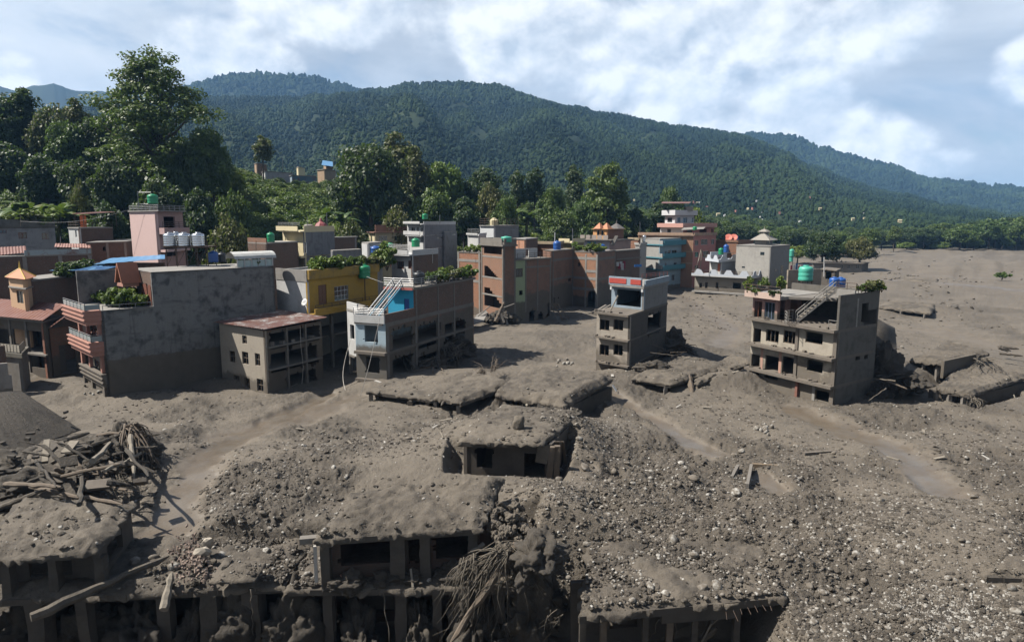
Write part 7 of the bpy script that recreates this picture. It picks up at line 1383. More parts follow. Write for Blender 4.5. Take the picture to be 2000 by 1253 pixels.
# long buried roofs in the middle
for nm, lb, q, sd, cr in (('buried_roof', 'left mud covered roof slab in the buried row before the pale blue house', [W(712, 764, 1.2), W(848, 782, 1.0), W(905, 752, 1.4), W(770, 738, 1.6)], 31, .25), ('buried_roof', 'middle mud covered roof slab of the buried row', [W(845, 776, 1.3), W(900, 789, 1.3), W(1000, 752, 1.9), W(930, 728, 2.0)], 32, .45), ('buried_roof', 'right mud covered roof of the buried row with thick cliff edge', [W(965, 772, 1.7), W(1100, 795, 1.7), W(1197, 742, 2.1), W(1030, 715, 2.2)], 33, .6),
        ('buried_roof', 'buried roof slab in front of the small ruined house', [W(1232, 740, 1.0), W(1310, 752, 1.0), W(1425, 716, 1.3), W(1330, 690, 1.5)], 34, .4), ('buried_roof', 'tilted buried slab left of the three storey ruin', [W(1350, 745, .6), W(1362, 752, .7), W(1470, 708, 1.6), W(1430, 690, 1.7)], 35, .25),
        ('buried_roof', 'upper slab of the buried flat roofs at the right', [W(1775, 705, 1.9), W(1842, 712, 2.0), W(1935, 690, 2.5), W(1850, 668, 2.6)], 36, .35), ('buried_roof', 'lower right slab of the buried flat roofs with dark void below', [W(1828, 762, 1.3), W(1893, 772, 1.3), W(2010, 735, 1.6), W(1880, 700, 1.8)], 37, .3),
        ('buried_roof', 'low slab lip standing out of the mud far right', [W(1712, 600, .9), W(1818, 612, 1.0), W(1828, 598, 1.0), W(1740, 588, .9)], 38, .4), ('buried_roof', 'thin slab lip farther out on the right plain', [W(1762, 548, .7), W(1830, 553, .7), W(1832, 546, .8), W(1775, 542, .7)], 39, .3)):
    t_ = thing(nm, lb, 'buried roof', (q[0] + q[1] + q[2] + q[3]) / 4 - Vector((0, 0, 1.5))); far = q[0].y > 100; mudslab(t_, q, .3, cr, .16 if not far else .25, .22 if not far else .5, sd, .25)
    for f in ((.08, .9) if sd in (31, 32, 34) else (.1, .5, .92)):
        p = q[0].lerp(q[1], f) + Vector((0, .4, 0)); post(t_, p, -1.5, p.z - .28, .35, M_CONCD if sd != 33 else M_MUDC)
    if sd in (33, 37): p, p2 = q[1] + Vector((.1, .3, 0)), q[2] + Vector((-.1, -.2, 0)); MB().wall(p, p2, -1.5, min(p.z, p2.z) - .25, .6, ()).build('mud_bank', M_MUDDARK, t_)
    if sd in (36, 37): p, p2 = q[0] + Vector((.3, 1.6, 0)), q[1] + Vector((0, 1.6, 0)); MB().wall(p, p2, -1.5, q[0].z - .3, .25, [(1.2, 2.4, .2, 1.2)]).build('wall', DKM, t_)
UW = W(1842, 712, 1.9); MB().wall(W(1842, 735, 1.4), W(1905, 715, 1.7), 1.2, 3.1, .3, ()).build('broken_wall', MUDW, None, label='broken mud wall standing on the buried flat roofs', cat='wall')
for i, (a, b, r) in enumerate((((800, 788), (840, 752), .3), ((735, 775), (800, 740), .25), ((1020, 772), (1030, 792), .25), ((880, 768), (862, 792), .18))): log(W(a[0], a[1], .5), W(b[0], b[1], 1.4), r, ['mud coated log leaning on the middle buried roof', 'mud coated log at the left buried roof', 'stub of log in front of the right buried roof', 'thin log in front of the middle buried roof'][i], i, M_WOODP if i == 2 else M_MUDS)
plank(W(1196, 752, 1.0), W(1204, 764, .4), .35, .05, 'white board leaning at the right end of the buried row', M_WHITE); plank(W(1092, 770, 1.6), W(1094, 785, .6), .3, .05, 'white board at the cliff edge of the buried roof', M_WHITE)
for i, (px, row, z) in enumerate(((880, 672, 2.5), (905, 660, 2.2), (850, 700, 1.5), (895, 690, 1.6), (820, 712, .8), (838, 722, .8))):
    roots('root_mass', ['matted roots on the heap behind the pale blue house', 'right matted roots beside the pale blue house', 'broken branches inside the pale blue house', 'root mat at the foot of the heap by the pale blue house', 'branch tangle before the pale blue house side', 'lower branch tangle before the pale blue house side'][i], W(px, row, z), [W(px + rnd.uniform(-28, 28), row + rnd.uniform(8, 40), max(.1, z - rnd.uniform(.8, 2.2))) for _ in range(6)], .10, 26, 40 + i, M_WOOD if i % 2 else M_ROOT, .25, .3)
for i in range(7): log(W(795 + rnd.uniform(-18, 22), 690 + rnd.uniform(-8, 12), 2.2), W(825 + rnd.uniform(-25, 25), 735 + rnd.uniform(-12, 10), .5), rnd.uniform(.15, .34), 'broken trunk piece jammed in the open side of the pale blue house', 50 + i, M_MUDS, 'log', 'trunks jammed in the pale blue house', .1)
for i, (px, row, z) in enumerate(((1315, 668, 1.6), (1330, 682, 1.2), (1295, 690, 1.0))): roots('root_mass', ['dark root heap right of the small ruined house', 'right end of the dark root heap by the small ruined house', 'root tangle at the foot of the small ruined house'][i], W(px, row, z), [W(px + rnd.uniform(-26, 30), row + rnd.uniform(-12, 26), max(.1, z - rnd.uniform(.2, 1.2))) for _ in range(7)], .12, 30, 60 + i, M_WOOD, .3, .5)
for i, (px, row) in enumerate(((1318, 735), (1335, 742))): roots('root_mass', ['curled roots in front of the buried slab at mid right', 'second curl of roots in front of the buried slab at mid right'][i], W(px, row, 1.0), [W(px + rnd.uniform(-25, 25), row + rnd.uniform(5, 22), .2) for _ in range(5)], .07, 20, 70 + i, M_WOODP, .4, .9)
log(W(1345, 735, 1.2), W(1352, 768, .1), .35, 'dark stump hanging at the end of the mid right slab', 33, M_WOOD)
for i, (px, row, z) in enumerate(((1725, 690, 3.2), (1738, 715, 2.2), (1722, 745, 1.2), (1750, 740, 1.0))): roots('root_mass', ['branches on the rubble slope right of the three storey ruin', 'fallen branches halfway down the rubble slope', 'branch tangle at the wall foot of the three storey ruin', 'branches at the foot of the rubble slope'][i], W(px, row, z), [W(px + rnd.uniform(-18, 36), row + rnd.uniform(5, 45), max(.1, z - rnd.uniform(.8, 2))) for _ in range(6)], .10, 24, 80 + i, M_WOOD if i % 2 else M_ROOT, .25, .3)
for i in range(9): px = rnd.uniform(1706, 1750); row = rnd.uniform(640, 740); z = 5.0 - (row - 640) / 100 * 4.2; plank(W(px, row, z), W(px + rnd.uniform(-15, 25), row + rnd.uniform(8, 30), z - .9), rnd.uniform(.1, .3), .06, 'broken board on the rubble slope right of the three storey ruin', rnd.choice([M_WOOD, M_WOODP]), 'boards on the rubble slope')
sheet('fallen_roof', 'fallen mud coated roof leaning on the right side of the three storey ruin', 'roof', [DP(1703, 690, 71), DP(1752, 680, 74), DP(1748, 640, 79), DP(1706, 618, 76)], .15, M_MUDDARK, (14, 12), .0, -.9)
roots('root_mass', 'pale roots hanging from the lower right buried slab', W(1900, 780, 1.0), [W(1895, 812, .0), W(1915, 810, .0), W(1925, 795, .2), W(1885, 800, .1)], .07, 26, 91, M_ROOT, .3, .2)
roots('root_mass', 'pale stumps on the buried flat roofs at the right', W(1915, 700, 2.6), [W(1905, 735, 1.8), W(1925, 740, 1.7), W(1945, 725, 1.9), W(1890, 720, 2)], .09, 16, 92, M_ROOT, .3, .3)
for i in range(6): a = W(1960 + rnd.uniform(-12, 20), 680 + rnd.uniform(-6, 12), 2.4); log(a, a + Vector((rnd.uniform(.6, 2.2), rnd.uniform(-1, .5), rnd.uniform(-.7, .2))), rnd.uniform(.15, .35), 'muddy log piece on the far right buried roofs', 95 + i, M_MUDS, 'log', 'logs on the right buried roofs')
log(W(1948, 1115, .5), W(1972, 1180, -.5), .16, 'slanting post at the right edge of the mud field', 7, M_WOODP); roots('root_mass', 'grassy roots at the top of the slanting post', W(1950, 1118, .6), [W(1930, 1130, .2), W(1958, 1150, .0), W(1915, 1122, .3)], .04, 16, 93, M_ROOT, .3, .3)
mudslab(thing('buried_roof', 'mud bank lip over a dark hollow at the right edge', 'buried roof', W(1960, 1130, -.5)), [W(1925, 1128, .55), W(2060, 1135, .5), W(2060, 1090, .8), W(1950, 1085, .8)], .3, .3, .15, .18, 41, .3)
# right foreground slab
LS = thing('rubble_slab', 'flat slab heaped with cobbles over a dark void, bottom right of centre', 'ruin', W(1330, 1253, -3)); zs_ = .45
lq = [W(1128, 1206, zs_ - .2), W(1535, 1168, zs_), W(1500, 1050, zs_ + .25), W(1150, 1060, zs_ + .3)]; mudslab(LS, lq, .35, .28, .20, .16, 51, .28, 'mud_crust', True, .08)
for px, mt in ((1140, M_MUDK), (1180, M_WOOD), (1262, M_MUDK), (1310, M_WOOD), (1360, M_MUDK), (1445, M_MUDK)): p = lq[0].lerp(lq[1], (px - 1128) / 407) + Vector((0, .5, 0)); post(LS, p, -3.6, p.z - .3, .3, mt)
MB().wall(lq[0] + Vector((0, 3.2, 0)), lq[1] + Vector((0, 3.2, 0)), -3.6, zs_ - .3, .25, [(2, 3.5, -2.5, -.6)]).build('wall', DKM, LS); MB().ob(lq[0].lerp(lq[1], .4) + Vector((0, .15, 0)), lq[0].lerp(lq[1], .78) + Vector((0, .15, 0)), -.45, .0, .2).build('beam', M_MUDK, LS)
plank(W(1370, 1253, -2.2), W(1392, 1212, -1.0), .55, .08, 'split pale stump board under the cobble slab', M_WOODP); plank(W(1392, 1218, -1.1), W(1440, 1172, 0), .08, .05, 'thin pale stick slanting under the cobble slab', M_WOODP); log(W(1360, 1258, -2.5), W(1400, 1225, -1.5), .2, 'pale broken root stub under the cobble slab', 88, M_ROOT)
for i, (a, b) in enumerate((((1298, 1195), (1270, 1245)), ((1357, 1190), (1350, 1253)), ((1320, 1185), (1318, 1253)), ((1515, 1165), (1505, 1190)))): p, rr = crook(W(a[0], a[1], .1), W(b[0], b[1], -2.0 if i < 3 else -.6), .04, .02, 8, .08, 20 + i); MB().tube(p, rr, 4).build('hanging_root', M_ROOT, None, True, ['curled root hanging left under the cobble slab', 'straight root hanging mid way under the cobble slab', 'stiff cable hanging under the cobble slab', 'bent bars at the right tip of the cobble slab'][i], 'root')
# left foreground: slab, debris pile
LF = thing('mud_slab_roof', 'broad mud slab with overhanging edge at the lower left', 'ruin', W(60, 1090, 0)); lfq = [W(-70, 1100, 1.7), W(196, 1078, 1.9), W(262, 985, 2.2), W(40, 972, 2.0)]; mudslab(LF, lfq, .3, .35, .22, .18, 61, .25, 'mud_crust', True, .05)
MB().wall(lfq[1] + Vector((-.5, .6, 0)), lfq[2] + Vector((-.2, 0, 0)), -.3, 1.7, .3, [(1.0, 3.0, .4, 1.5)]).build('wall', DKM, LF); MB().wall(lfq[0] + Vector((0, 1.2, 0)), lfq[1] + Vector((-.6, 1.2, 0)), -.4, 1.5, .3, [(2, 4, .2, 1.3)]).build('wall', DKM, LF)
for f in (.25, .6, .95): p = lfq[0].lerp(lfq[1], f) + Vector((0, .5, 0)); post(LF, p, -.4, 1.5, .45, M_MUDK)
PB_ = [((100, 905), (185, 860), .26), ((120, 930), (235, 905), .22), ((85, 870), (150, 935), .22), ((60, 950), (240, 985), .26), ((150, 880), (260, 840), .28), ((180, 900), (245, 835), .3), ((215, 880), (262, 828), .32), ((10, 945), (120, 950), .3), ((130, 870), (225, 930), .18), ((170, 935), (145, 890), .2), ((240, 870), (290, 930), .25), ((255, 850), (262, 935), .3), ((0, 990), (90, 955), .25), ((190, 850), (280, 838), .2), ((155, 985), (165, 905), .24), ((200, 945), (260, 960), .18), ((70, 900), (110, 950), .2), ((205, 920), (285, 880), .22)]
for i, (a, b, r) in enumerate(PB_): log(W(a[0], a[1], 1.8 + .8 * (i % 3)), W(b[0], b[1], 2.0 + .7 * ((i + 1) % 3)), r * .62, 'mud coated log in the heap of wreckage at the left', 120 + i, [M_MUDS, M_WOOD, M_MUDDARK, M_WOOD, M_MUDDARK, M_WOODP][i % 6], 'log', 'logs in the left wreckage heap', .08)
for i in range(40):
    a = W(rnd.uniform(90, 285), rnd.uniform(850, 960), rnd.uniform(1.4, 3.2)); an = rnd.uniform(0, 6.28); L = rnd.uniform(.8, 2.6); log(a, a + Vector((math.cos(an) * L, math.sin(an) * L * .5, rnd.uniform(-.6, .7))), rnd.uniform(.06, .22), 'mud coated log in the heap of wreckage at the left', 500 + i, rnd.choice([M_WOOD, M_MUDDARK, M_MUDDARK, M_MUDDARK, M_MUDS]), 'log', 'logs in the left wreckage heap', .06)
for i in range(22):
    a = W(rnd.uniform(80, 280), rnd.uniform(850, 950), rnd.uniform(1.6, 3.0)); MB().box(a, rnd.uniform(.5, 1.5), rnd.uniform(.3, .8), rnd.uniform(.12, .3), rnd.uniform(0, 3), Vector((rnd.uniform(-.8, .8), rnd.uniform(-.8, .8), 1)).to_track_quat('Z', 'Y')).build('slab_fragment', rnd.choice([M_MUDK, M_MUDDARK, M_MUDC]), None, label='broken mud coated slab piece in the left wreckage heap', cat='rubble', group='slab pieces in the left heap')
for i, (px, row, z, sx, sz) in enumerate(((200, 905, 1.2, 1.9, 1.1), (255, 915, .8, 1.6, 1.6), (290, 920, .2, 1.4, 1.0), (140, 945, 1.0, 1.6, .9), (60, 960, .8, 2.2, .9), (240, 860, 2.2, 1.2, 1.0), (30, 915, 1.0, 2.2, .9))):
    o = link('mud_mass', MM[i % 4], None, W(px, row, z)); o.scale = (sx, sx, sz); o.rotation_euler.z = i; tag(o, 'dark matted mud inside the left wreckage heap', 'mud', 'mud of the left wreckage heap')
roots('root_mass', 'matted roots crowning the left wreckage heap', W(255, 835, 3.6), [W(285, 900, 1.2), W(300, 930, .6), W(240, 880, 1.8), W(265, 930, 1.0), W(290, 870, 1.6)], .12, 60, 131, M_WOOD, .22, .4); roots('root_mass', 'pale twigs at the foot of the left wreckage heap', W(225, 930, 1.2), [W(290, 980, .3), W(275, 970, .4), W(250, 985, .3)], .035, 22, 132, M_ROOT, .15, .2)
sheet('fallen_panel', 'mud coated panel standing in the left wreckage heap', 'panel', [W(65, 965, 1.2), W(150, 972, 1.1), W(148, 912, 2.6), W(80, 905, 2.7)], .12, M_MUDS, (10, 8), .0, .12); plank(W(128, 885, 2.6), W(146, 862, 3.0), .6, .1, 'pale plank on the left wreckage heap'); plank(W(88, 905, 2.4), W(92, 862, 3.2), .35, .2, 'upright pale post in the left wreckage heap')
heap = blob('heap_shape', 41, 4, (2.6, 2.2, 2.0), .3, M_MUDDARK, True); o = link('mud_heap', heap, None, W(245, 895, .6)); tag(o, 'dark mud core of the left wreckage heap', 'mud heap')
sheet('leaning_sheet', 'big dark mud coated sheet leaning down from the left edge', 'sheet', [W(-40, 905, 1.6), W(158, 838, .6), W(40, 762, 3.6), W(-60, 770, 4.4)], .08, M_MUDDARK, (26, 16), .008, -.25)
for i in range(26): p = W(rnd.uniform(-10, 130), rnd.uniform(800, 900), 1.8 + rnd.uniform(-.3, .4)); MB().box(p, rnd.uniform(.2, .6), rnd.uniform(.15, .4), rnd.uniform(.08, .25), rnd.uniform(0, 3)).build('brick_fragment', rnd.choice([M_MUDK, M_MUDK, M_MUDS]), None, label='broken masonry piece on the leaning sheet at the left', cat='rubble', group='rubble on the leaning sheet')
wl_ = thing('broken_wall', 'broken brick and plaster wall at the left edge', 'wall', W(0, 790, 1)); MB().wall(W(-60, 800, .5), W(28, 790, .5), -.5, 4.6, .3, [(3.2, 6, 3.4, 4.7)]).build('wall', plaster('pale_broken_wall', (.30, .27, .24), 2.0, .5), wl_); MB().wall(W(-60, 780, 0), W(20, 770, 0), -.5, 6.2, .3, [(2.5, 6, 5.2, 6.3)]).build('rear_wall', BRD, wl_)
# brick rubble spill, plaster lump
br_ = new_mesh('brick_piece', *(lambda m: (m.v, m.f))(MB().box((0, 0, 0), .24, .12, .08)), brick('loose_brick', (.26, .17, .135), (.20, .14, .115)), False, True)
for i in range(190):
    a = rnd.gauss(0, 1); b = rnd.gauss(0, 1); p = W(375 + a * 17 + b * 6, 1098 + b * 22, .5); p.z = .45 + .25 * max(0, 1 - abs(a) * .6) + rnd.uniform(0, .12); o = link('loose_brick', br_, None, p); s = rnd.uniform(.5, 1.1); o.scale = (s, s, s); o.rotation_euler = (rnd.uniform(0, 6), rnd.uniform(0, 6), rnd.uniform(0, 6)); tag(o, 'loose pinkish brick in the spill left of the nearest ruin', 'brick', 'loose bricks in the spill')
pl_ = blob('plaster_shape', 55, 2, (.28, .2, .5), .3, plaster('pale_plaster_lump', (.42, .37, .30), None, .5)); o = link('plaster_lump', pl_, None, W(405, 1062, .9)); o.rotation_euler = (.3, .3, .2); tag(o, 'upright pale plaster lump in the brick spill', 'rubble'); o = link('plaster_lump', pl_, None, W(395, 1078, .8)); o.rotation_euler = (.2, 1.3, .3); tag(o, 'lying pale plaster slab in the brick spill', 'rubble')
# wreckage by the stair tower
for i in range(10): a = DP(965 + rnd.uniform(-10, 28), 605 + rnd.uniform(-10, 15), 117); plank(a, a + Vector((rnd.uniform(-2.5, 2.5), rnd.uniform(-1, 1), rnd.uniform(-2.2, 1.0))), rnd.uniform(.2, .6), .12, 'broken concrete piece heaped before the brick stair tower', M_CONCD, 'wreckage before the stair tower', 'rubble_piece', 'rubble')
for i, (a, b) in enumerate((((905, 640), (945, 628)), ((925, 628), (955, 612)), ((895, 645), (920, 636)))): A = W(*a, .3); B = W(*b, 1.0); d = (B - A); s = Vector((.4, 3.0, .6)); MB().hexa([A, B, B + s, A + s, A + Vector((0, 0, .25)), B + Vector((0, 0, .25)), B + s + Vector((0, 0, .25)), A + s + Vector((0, 0, .25))]).build('fallen_slab', M_CONC, None, label=['flat pale slab fallen left of the stair tower', 'upper pale slab fallen against the stair tower', 'small pale slab at the left of the fallen ones'][i], cat='slab')
log(DP(968, 628, 115), DP(985, 590, 116.5), .45, 'curved dark trunk at the foot of the stair tower', 9, M_WOOD); 
for i in range(6): a = W(1075 + i * 3, 620, .5); log(a + Vector((0, 0, 2.6)), a + Vector((rnd.uniform(1, 2.5), -1.5, 0)), .1, 'dark beam sloping down beside the recessed brick house', 140 + i, M_WOOD, 'beam', 'beams by the recessed house', .03, 'beam')
for i in range(6): a = W(1150 + i * 7, 612, .2); plank(a, a + Vector((rnd.uniform(1, 3), rnd.uniform(-1, 2), rnd.uniform(.5, 1.6))), .5, .15, 'broken concrete at the foot of the brick corner house', M_CONCD, 'rubble at the brick corner house', 'rubble_piece', 'rubble')
# hollow with water at right, lip of a buried wall
pool = MB(); c = W(1500, 950, .02); MB().prism([(c.x + 1.4 * math.cos(a) * (1 + .2 * math.sin(3 * a)), c.y + 1.5 * math.sin(a)) for a in [2 * PI * k / 18 for k in range(18)]], -.25, -.16).build('puddle', plain('muddy_water', (.12, .09, .06), .12, 0, .2, .6), None, label='small brown puddle in the hollow of the cobble field', cat='puddle', kind='structure')
bx_ = thing('broken_culvert', 'broken concrete trough with dark mouth in the cobble field', 'culvert', W(1460, 930, 0)); A, B = W(1435, 930, .3), W(1492, 905, .4); MB().wall(W(1462, 960, .2), W(1470, 915, .4), -.6, .75, .2).build('side_wall', M_CONCD, bx_); MB().wall(W(1470, 912, .4), W(1520, 915, .4), -.6, .65, .25).build('end_wall', plaster('ochre_mud_wall', (.22, .16, .10)), bx_); MB().wall(W(1432, 940, .2), W(1444, 912, .4), -.6, .6, .2).build('side_wall', M_CONCD, bx_)
MB().ob(W(1572, 892, .3), W(1628, 888, .3), .15, .62, .3).build('wall_stub', M_MUDC, None, label='low buried wall stub right of the culvert', cat='wall')
for i, (px, row, z) in enumerate(((940, 722, 2.3), (965, 715, 2.3))): roots('root_mass', ['dry brush on the middle buried roof', 'right tuft of dry brush on the middle buried roof'][i], W(px, row + 6, z), [W(px + rnd.uniform(-25, 30), row + rnd.uniform(-6, 18), z - .2) for _ in range(6)], .06, 26, 150 + i, M_WOOD, .35, .5)
g_ = DP(1958, 545, 190); plant(W(1957, 546, .3), 3.2, 'g', 'lone green shrub out on the far mud plain', None, 'plant', .7)

for i, (px, row, z, sx, sy, sz, lb) in enumerate(((1312, 676, .6, 1.9, 1.7, 1.5, 'dark debris heap against the right wall of the small ruined house'), (1338, 690, .1, 1.7, 1.6, .9, 'low dark debris heap right of the small ruined house'), (1270, 722, .2, 1.6, 1.2, .8, 'dark debris along the foot of the small ruined house'), (1716, 768, .2, 1.5, 1.4, 1.2, 'dark debris heap at the right wall foot of the three storey ruin'), (1740, 752, .3, 2.0, 1.8, 1.6, 'larger dark debris heap right of the three storey ruin'), (1727, 722, 1.6, 1.6, 1.6, 2.2, 'tall dark debris heap leaning on the three storey ruin'), (1768, 745, .0, 1.7, 1.6, .9, 'low dark debris heap between the ruin and the buried roofs'), (878, 676, .8, 1.9, 2.0, 1.6, 'dark debris heap behind the pale blue house side'), (905, 690, .2, 1.9, 1.8, 1.3, 'dark debris heap at the rear end of the pale blue house'), (845, 712, .2, 1.3, 1.4, .9, 'dark debris inside the open side of the pale blue house'), (985, 626, .4, 2.2, 2.0, 1.4, 'dark debris heap before the stair tower'), (1880, 772, .0, 1.0, .9, .7, 'dark debris under the lower right buried slab'), (1022, 1125, -.8, 1.5, 1.2, 1.2, 'dark mud bank behind the hanging roots'), (1050, 1090, -.3, 1.5, 1.3, .9, 'dark mud bank right of the ruin shoulder'))):
    p = W(px, row, z)
    for _ in range(3): p = W(px, row, max(-2.5, gz(p.x, p.y)) + z)
    o = link('debris_heap', MM[i % 4], None, p); o.scale = (sx, sy, sz); o.rotation_euler.z = i * 1.3; tag(o, lb, 'debris heap')
for k, (cx, cy, n, sp) in enumerate(((1312, 672, 16, 26), (1738, 735, 22, 26), (885, 680, 18, 24), (845, 715, 10, 16))):
    for i in range(n):
        a = W(cx + rnd.gauss(0, sp * .5), cy + rnd.gauss(0, sp * .5), rnd.uniform(1.0, 2.8)); an = rnd.uniform(0, 6.28); L = rnd.uniform(.8, 3.0); log(a, a + Vector((math.cos(an) * L, math.sin(an) * L, rnd.uniform(-.9, .9))), rnd.uniform(.03, .13), ['thin branch in the dark heap by the small ruined house', 'thin branch in the dark heap by the three storey ruin', 'thin branch in the dark heap by the pale blue house', 'thin branch inside the pale blue house'][k], 700 + k * 50 + i, rnd.choice([M_WOOD, M_MUDDARK, M_ROOT]), 'branch', ['branches by the small ruined house', 'branches by the three storey ruin', 'branches by the pale blue house', 'branches inside the pale blue house'][k], .1, 'branch')

# overhead wires and bare reinforcing bars
for i, (a, b, Y0, Y1, lb) in enumerate((((297, 528), (545, 505), 74, 84, 'sagging wire over the roof of the long grey house'), ((553, 450), (735, 445), 118, 157, 'wire from the cream house to the terrace house'), ((860, 424), (1118, 448), 148, 152, 'long wire across the middle of the town'), ((1083, 456), (1160, 445), 141, 172, 'wire from the white pole to the orange hut'), ((1258, 462), (1240, 430), 180, 200, 'short wire above the teal balconies'), ((40, 432), (270, 405), 116, 104, 'wire from the grey house to the pink tower'), ((1609, 503), (1545, 486), 150, 190, 'wire from the small hut pole to the stacked tanks'), ((716, 540), (811, 560), 84, 78, 'wire from the ochre house to the pale blue house'))):
    A, B = DP(*a, Y0), DP(*b, Y1); MB().tube([A.lerp(B, t / 10) - Vector((0, 0, (A - B).length * .035 * math.sin(PI * t / 10))) for t in range(11)], .022, 4).build('wire', M_TK, None, label=lb, cat='wire')
for i in range(9): p = W(1530 - i * 14, 1170 + i * 3, .2); MB().tube([p, p + Vector((rnd.uniform(-.1, .2), -.4, rnd.uniform(-.35, .0)))], .012, 4).build('reinforcing_bar', M_STEELD, None, label='bent bar sticking out of the cobble slab edge', cat='bar', group='bars in the cobble slab')
for i, (px, row, Y, z) in enumerate(((40, 428, 118, 1), (118, 470, 104, 1), (500, 478, 108, 1), (600, 430, 118, 1), (654, 455, 128, 1), (905, 480, 130, 1), (1013, 478, 140, 1), (1250, 440, 186, 1), (1503, 462, 165, 1), (845, 500, 108, 1))):
    A = DP(px, row + 14, Y); B = DP(px, row - 8, Y); MB().tube([A, B], .05, 5).build('roof_post', M_STEEL if i % 2 else M_WOODP, None, label='thin post on the flat roof of ' + ['the grey house at the left edge', 'the tin roofed shed', 'the low brick house', 'the cream and grey house', 'the shaded brick house', 'the brick wing', 'the salmon low house', 'the small brick house', 'the cement block house', 'the small white house'][i], cat='post')
# ================================================================== stones and clods lying on the mud
def surf(x, y):
    z = ground(x, y)
    for poly, co, cr in SLABS:
        ins = pdist(x, y, poly) < -.15; zz = co[0] * x + co[1] * y + co[2] + cr * .9; z = np.where(ins, np.maximum(z, zz), z)
    return z
rs = np.random.RandomState(77)
M_ST = stone_mat('river_cobble', (.24, .228, .205), (.34, .325, .295), .40); M_STD = stone_mat('muddy_cobble', (.13, .115, .098), (.20, .18, .155), .5)
M_CLOD = mud_mat('moist_clod', dk(MUDD, .8), dk(MUD, .72), MUD, attr=False); CL = [blob('clod_%d' % k, 200 + k, 2, (1, .8, .62), .75, M_CLOD, False) for k in range(8)]
CB = [blob('cobble_%d' % k, 300 + k, 2, (1, rs.uniform(.6, .85), rs.uniform(.4, .65)), .18, M_ST, True) for k in range(6)]; CBD = [blob('muddy_cobble_%d' % k, 320 + k, 2, (1, .8, .6), .22, M_STD, True) for k in range(6)]
# where the flood left stones: weight by picture position of the rubble fields
FIELD = [(1300, 1020, 230, 130, 1.0), (1150, 880, 110, 70, .9), (1500, 920, 160, 90, .7), (1640, 1060, 220, 130, .75), (1850, 1210, 150, 70, 1.2), (1560, 1200, 140, 60, .8), (500, 980, 150, 70, .55), (470, 1060, 90, 50, .8), (680, 890, 130, 40, .6), (830, 850, 130, 60, .4), (1080, 1080, 70, 100, .9), (1400, 800, 200, 50, .35), (1850, 860, 180, 90, .45), (250, 960, 60, 40, .5), (1700, 800, 150, 40, .4), (330, 790, 160, 30, .3), (1300, 640, 80, 30, .4), (1780, 660, 60, 30, .4), (400, 870, 80, 40, .3), (560, 1110, 90, 40, .6), (250, 1110, 120, 30, .4), (1290, 730, 120, 30, .4), (1980, 1000, 150, 150, .5)]
def weight(px, py):
    w = np.full(px.shape, .035)
    for (a, b, ra, rb, k) in FIELD: w = np.maximum(w, k * np.exp(-(((px - a) / ra) ** 2 + ((py - b) / rb) ** 2)))
    return w
def sample(n, r0=620, r1=1300):
    out = []; tot = 0
    while tot < n:
        px = rs.uniform(-60, 2060, n * 2); py = r0 + (r1 - r0) * rs.rand(n * 2); keep = rs.rand(n * 2) < weight(px, py); px, py = px[keep], py[keep]
        a = (px - 1000) / F; b = (626.5 - py) / F; dz = -SP + b * CP; t = (.4 - CAMH) / dz; x = a * t; y = (CP + b * SP) * t; out.append(np.stack([x, y], 1)); tot += len(x)
    P = np.concatenate(out)[:n]; x, y = P[:, 0], P[:, 1]; w = chan_f(x, y); k = rs.rand(n) > w * 1.05; x, y = x[k], y[k]; z = surf(x, y); k = z > -2.2; return x[k], y[k], z[k]
def lay(name, label, cat, n, s0, s1, pw, meshes, sink, r0=620, r1=1300):
    x, y, z = sample(n, r0, r1); m = len(x); s = s0 + (s1 - s0) * rs.rand(m) ** pw; Rt = np.stack([rs.normal(size=m) * .35, rs.normal(size=m) * .35, rs.uniform(0, 6.28, m)], 1)
    scatter(name, label, cat, np.stack([x, y, z - s * sink], 1), s, Rt, meshes)
lay('mud_clods', 'grey brown mud clods strewn over the flood field', 'clods', 34000, .03, .20, 3.6, CL, .15)
lay('muddy_cobbles', 'mud coated cobbles strewn over the flood field', 'cobbles', 11000, .03, .14, 2.8, CBD, .15)
lay('pale_pebbles', 'pale washed pebbles strewn over the flood field', 'pebbles', 11000, .025, .12, 2.4, CB, .1, 640)
N = 6500; px = rs.uniform(900, 2080, N); py = 492 + 150 * rs.rand(N) ** .8; kk = fbm(px * .012, py * .05, 3, 4) + rs.rand(N) * .3 > .2; px, py = px[kk], py[kk]; a = (px - 1000) / F; b = (626.5 - py) / F; t = -CAMH / (-SP + b * CP); x = a * t; y = (CP + b * SP) * t; kk = (hill(x, y) < .5) & ((px > 1330) | (py > 600)); x, y = x[kk], y[kk]; z = ground(x, y); s = (.04 + .26 * rs.rand(len(x)) ** 4) * np.clip(y / 110, .6, 2.2)
scatter('plain_debris', 'mud lumps and debris strewn over the far plain', 'debris', np.stack([x, y, z], 1), np.stack([s * 1.4, s, s * .8], 1), rs.uniform(0, 6.28, (len(x), 3)) * np.array([.1, .1, 1]), CL + CBD)
lay('pale_cobbles', 'pale cobbles strewn over the flood field', 'cobbles', 2600, .05, .16, 1.8, CB, .1, 700)
# pale gravel bank, bottom right
N = 4200; px = 1850 + rs.normal(size=N) * 70; py = 1215 + rs.normal(size=N) * 32; a = (px - 1000) / F; b = (626.5 - py) / F; t = (0 - CAMH) / (-SP + b * CP); x = a * t; y = (CP + b * SP) * t; z = surf(x, y); s = .02 + .07 * rs.rand(N) ** 2
scatter('gravel_bank', 'bank of pale gravel at the lower right', 'gravel', np.stack([x, y, z + .01], 1), s, rs.uniform(0, 6.28, (N, 3)), CB)
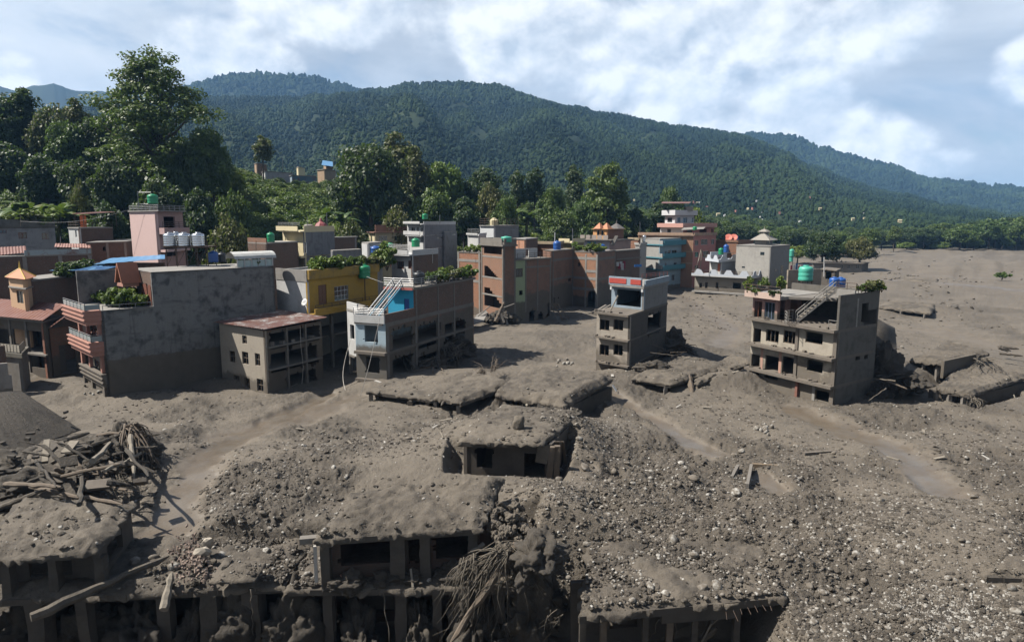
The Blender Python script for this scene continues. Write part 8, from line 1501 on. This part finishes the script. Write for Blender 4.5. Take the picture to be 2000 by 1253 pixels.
# larger stones one by one
KEY = [(1315, 1055, .42), (1690, 1127, .40), (1437, 963, .40), (1448, 882, .34), (570, 1118, .42), (1143, 915, .5), (1110, 1128, .2), (1903, 972, .36), (1720, 977, .36), (1555, 873, .34), (1480, 945, .2), (1236, 945, .32), (1190, 940, .34), (1270, 935, .28), (1590, 1215, .28), (1300, 1160, .3), (1370, 1150, .4), (1400, 1145, .36), (1270, 1145, .3), (1355, 1085, .32), (1445, 1135, .26), (1218, 1187, .22), (1660, 1055, .22), (1430, 1075, .24), (1225, 905, .3), (1180, 1060, .34), (1560, 935, .28), (1640, 975, .22), (1890, 1060, .25), (1500, 860, .3), (215, 1110, .55), (265, 1098, .5), (300, 1090, .35), (340, 1108, .4), (1150, 1065, .4), (1100, 1010, .45), (1355, 935, .45), (1330, 905, .3), (1620, 1045, .25), (1760, 1090, .25)]
st = [blob('stone_shape_%d' % k, 400 + k, 3, (1, rs.uniform(.62, .9), rs.uniform(.45, .75)), .2, M_STD if k % 3 == 0 else M_ST, True) for k in range(12)]
NM = {570: 'long white stone lying left of the nearest ruin', 1315: 'pale flat boulder in the middle of the cobble slab', 1690: 'two toned round boulder low on the right mud field', 1437: 'pale round boulder below the culvert', 1143: 'tall pale angular stone right of the buried hut', 1903: 'pale pointed stone on the right mud field', 1448: 'pale stone at the mouth of the culvert', 215: 'large mud coated boulder on the lower left slab', 265: 'rounded mud coated boulder on the lower left slab'}
px = np.array([k[0] for k in KEY], float); py = np.array([k[1] for k in KEY], float)
def put(px, py, s, lab, grp):
    for it in range(3):
        z = .3 if it == 0 else float(surf(np.array([p.x]), np.array([p.y]))[0]); p = W(px, py, z)
    o = link('stone', st[rs.randint(12)], None, (p.x, p.y, z + s * .15)); q = s * .78 * rs.uniform(.9, 1.1); o.scale = (q, q, q); o.rotation_euler = (rs.normal() * .3, rs.normal() * .3, rs.uniform(0, 6.28)); tag(o, lab, 'stone', grp); return o
for (a, b, s) in KEY: put(a, b, s, NM.get(a, 'larger stone lying in the flood rubble'), 'larger stones in the rubble')
x, y, z = sample(240, 800, 1250)
for i in range(len(x)):
    s = float(.10 + .17 * rs.rand() ** 1.8); o = link('stone', st[rs.randint(12)], None, (float(x[i]), float(y[i]), float(z[i]) + s * .2)); o.scale = (s, s, s); o.rotation_euler = (rs.normal() * .3, rs.normal() * .3, rs.uniform(0, 6.28)); tag(o, 'larger stone lying in the flood rubble', 'stone', 'larger stones in the rubble')
# scraps of board and plaster
for i in range(40):
    a, b = rs.uniform(560, 2000), rs.uniform(640, 900); p = W(a, b, .3); z = float(surf(np.array([p.x]), np.array([p.y]))[0]); p = Vector((p.x, p.y, z + .06)); an = rs.uniform(0, 3.14); L = rs.uniform(.4, 1.3)
    plank(p, p + Vector((math.cos(an) * L, math.sin(an) * L, rs.uniform(0, .15))), rs.uniform(.08, .35), .05, 'small pale scrap of board lying on the mud', M_WOODP if i % 3 else plain('dirty_white', (.33, .31, .28)), 'scraps on the mud', 'board_scrap', 'scrap')
for i in range(30):
    c0 = [(1105, 705), (195, 765), (1500, 835)][i % 3] if i < 24 else (1740, 680); a, b = c0[0] + rs.normal() * 14, c0[1] + rs.normal() * 5; p = W(a, b, .3); z = float(surf(np.array([p.x]), np.array([p.y]))[0]); o = link('plaster_chunk', CB[i % 6], None, (p.x, p.y, z + .1)); s = rs.uniform(.15, .4); o.scale = (s, s, s * 1.2); o.rotation_euler = (rs.rand() * 3, rs.rand() * 3, rs.rand() * 3); tag(o, 'pale broken chunk in a small rubble heap on the mud', 'rubble', 'pale rubble chunks')
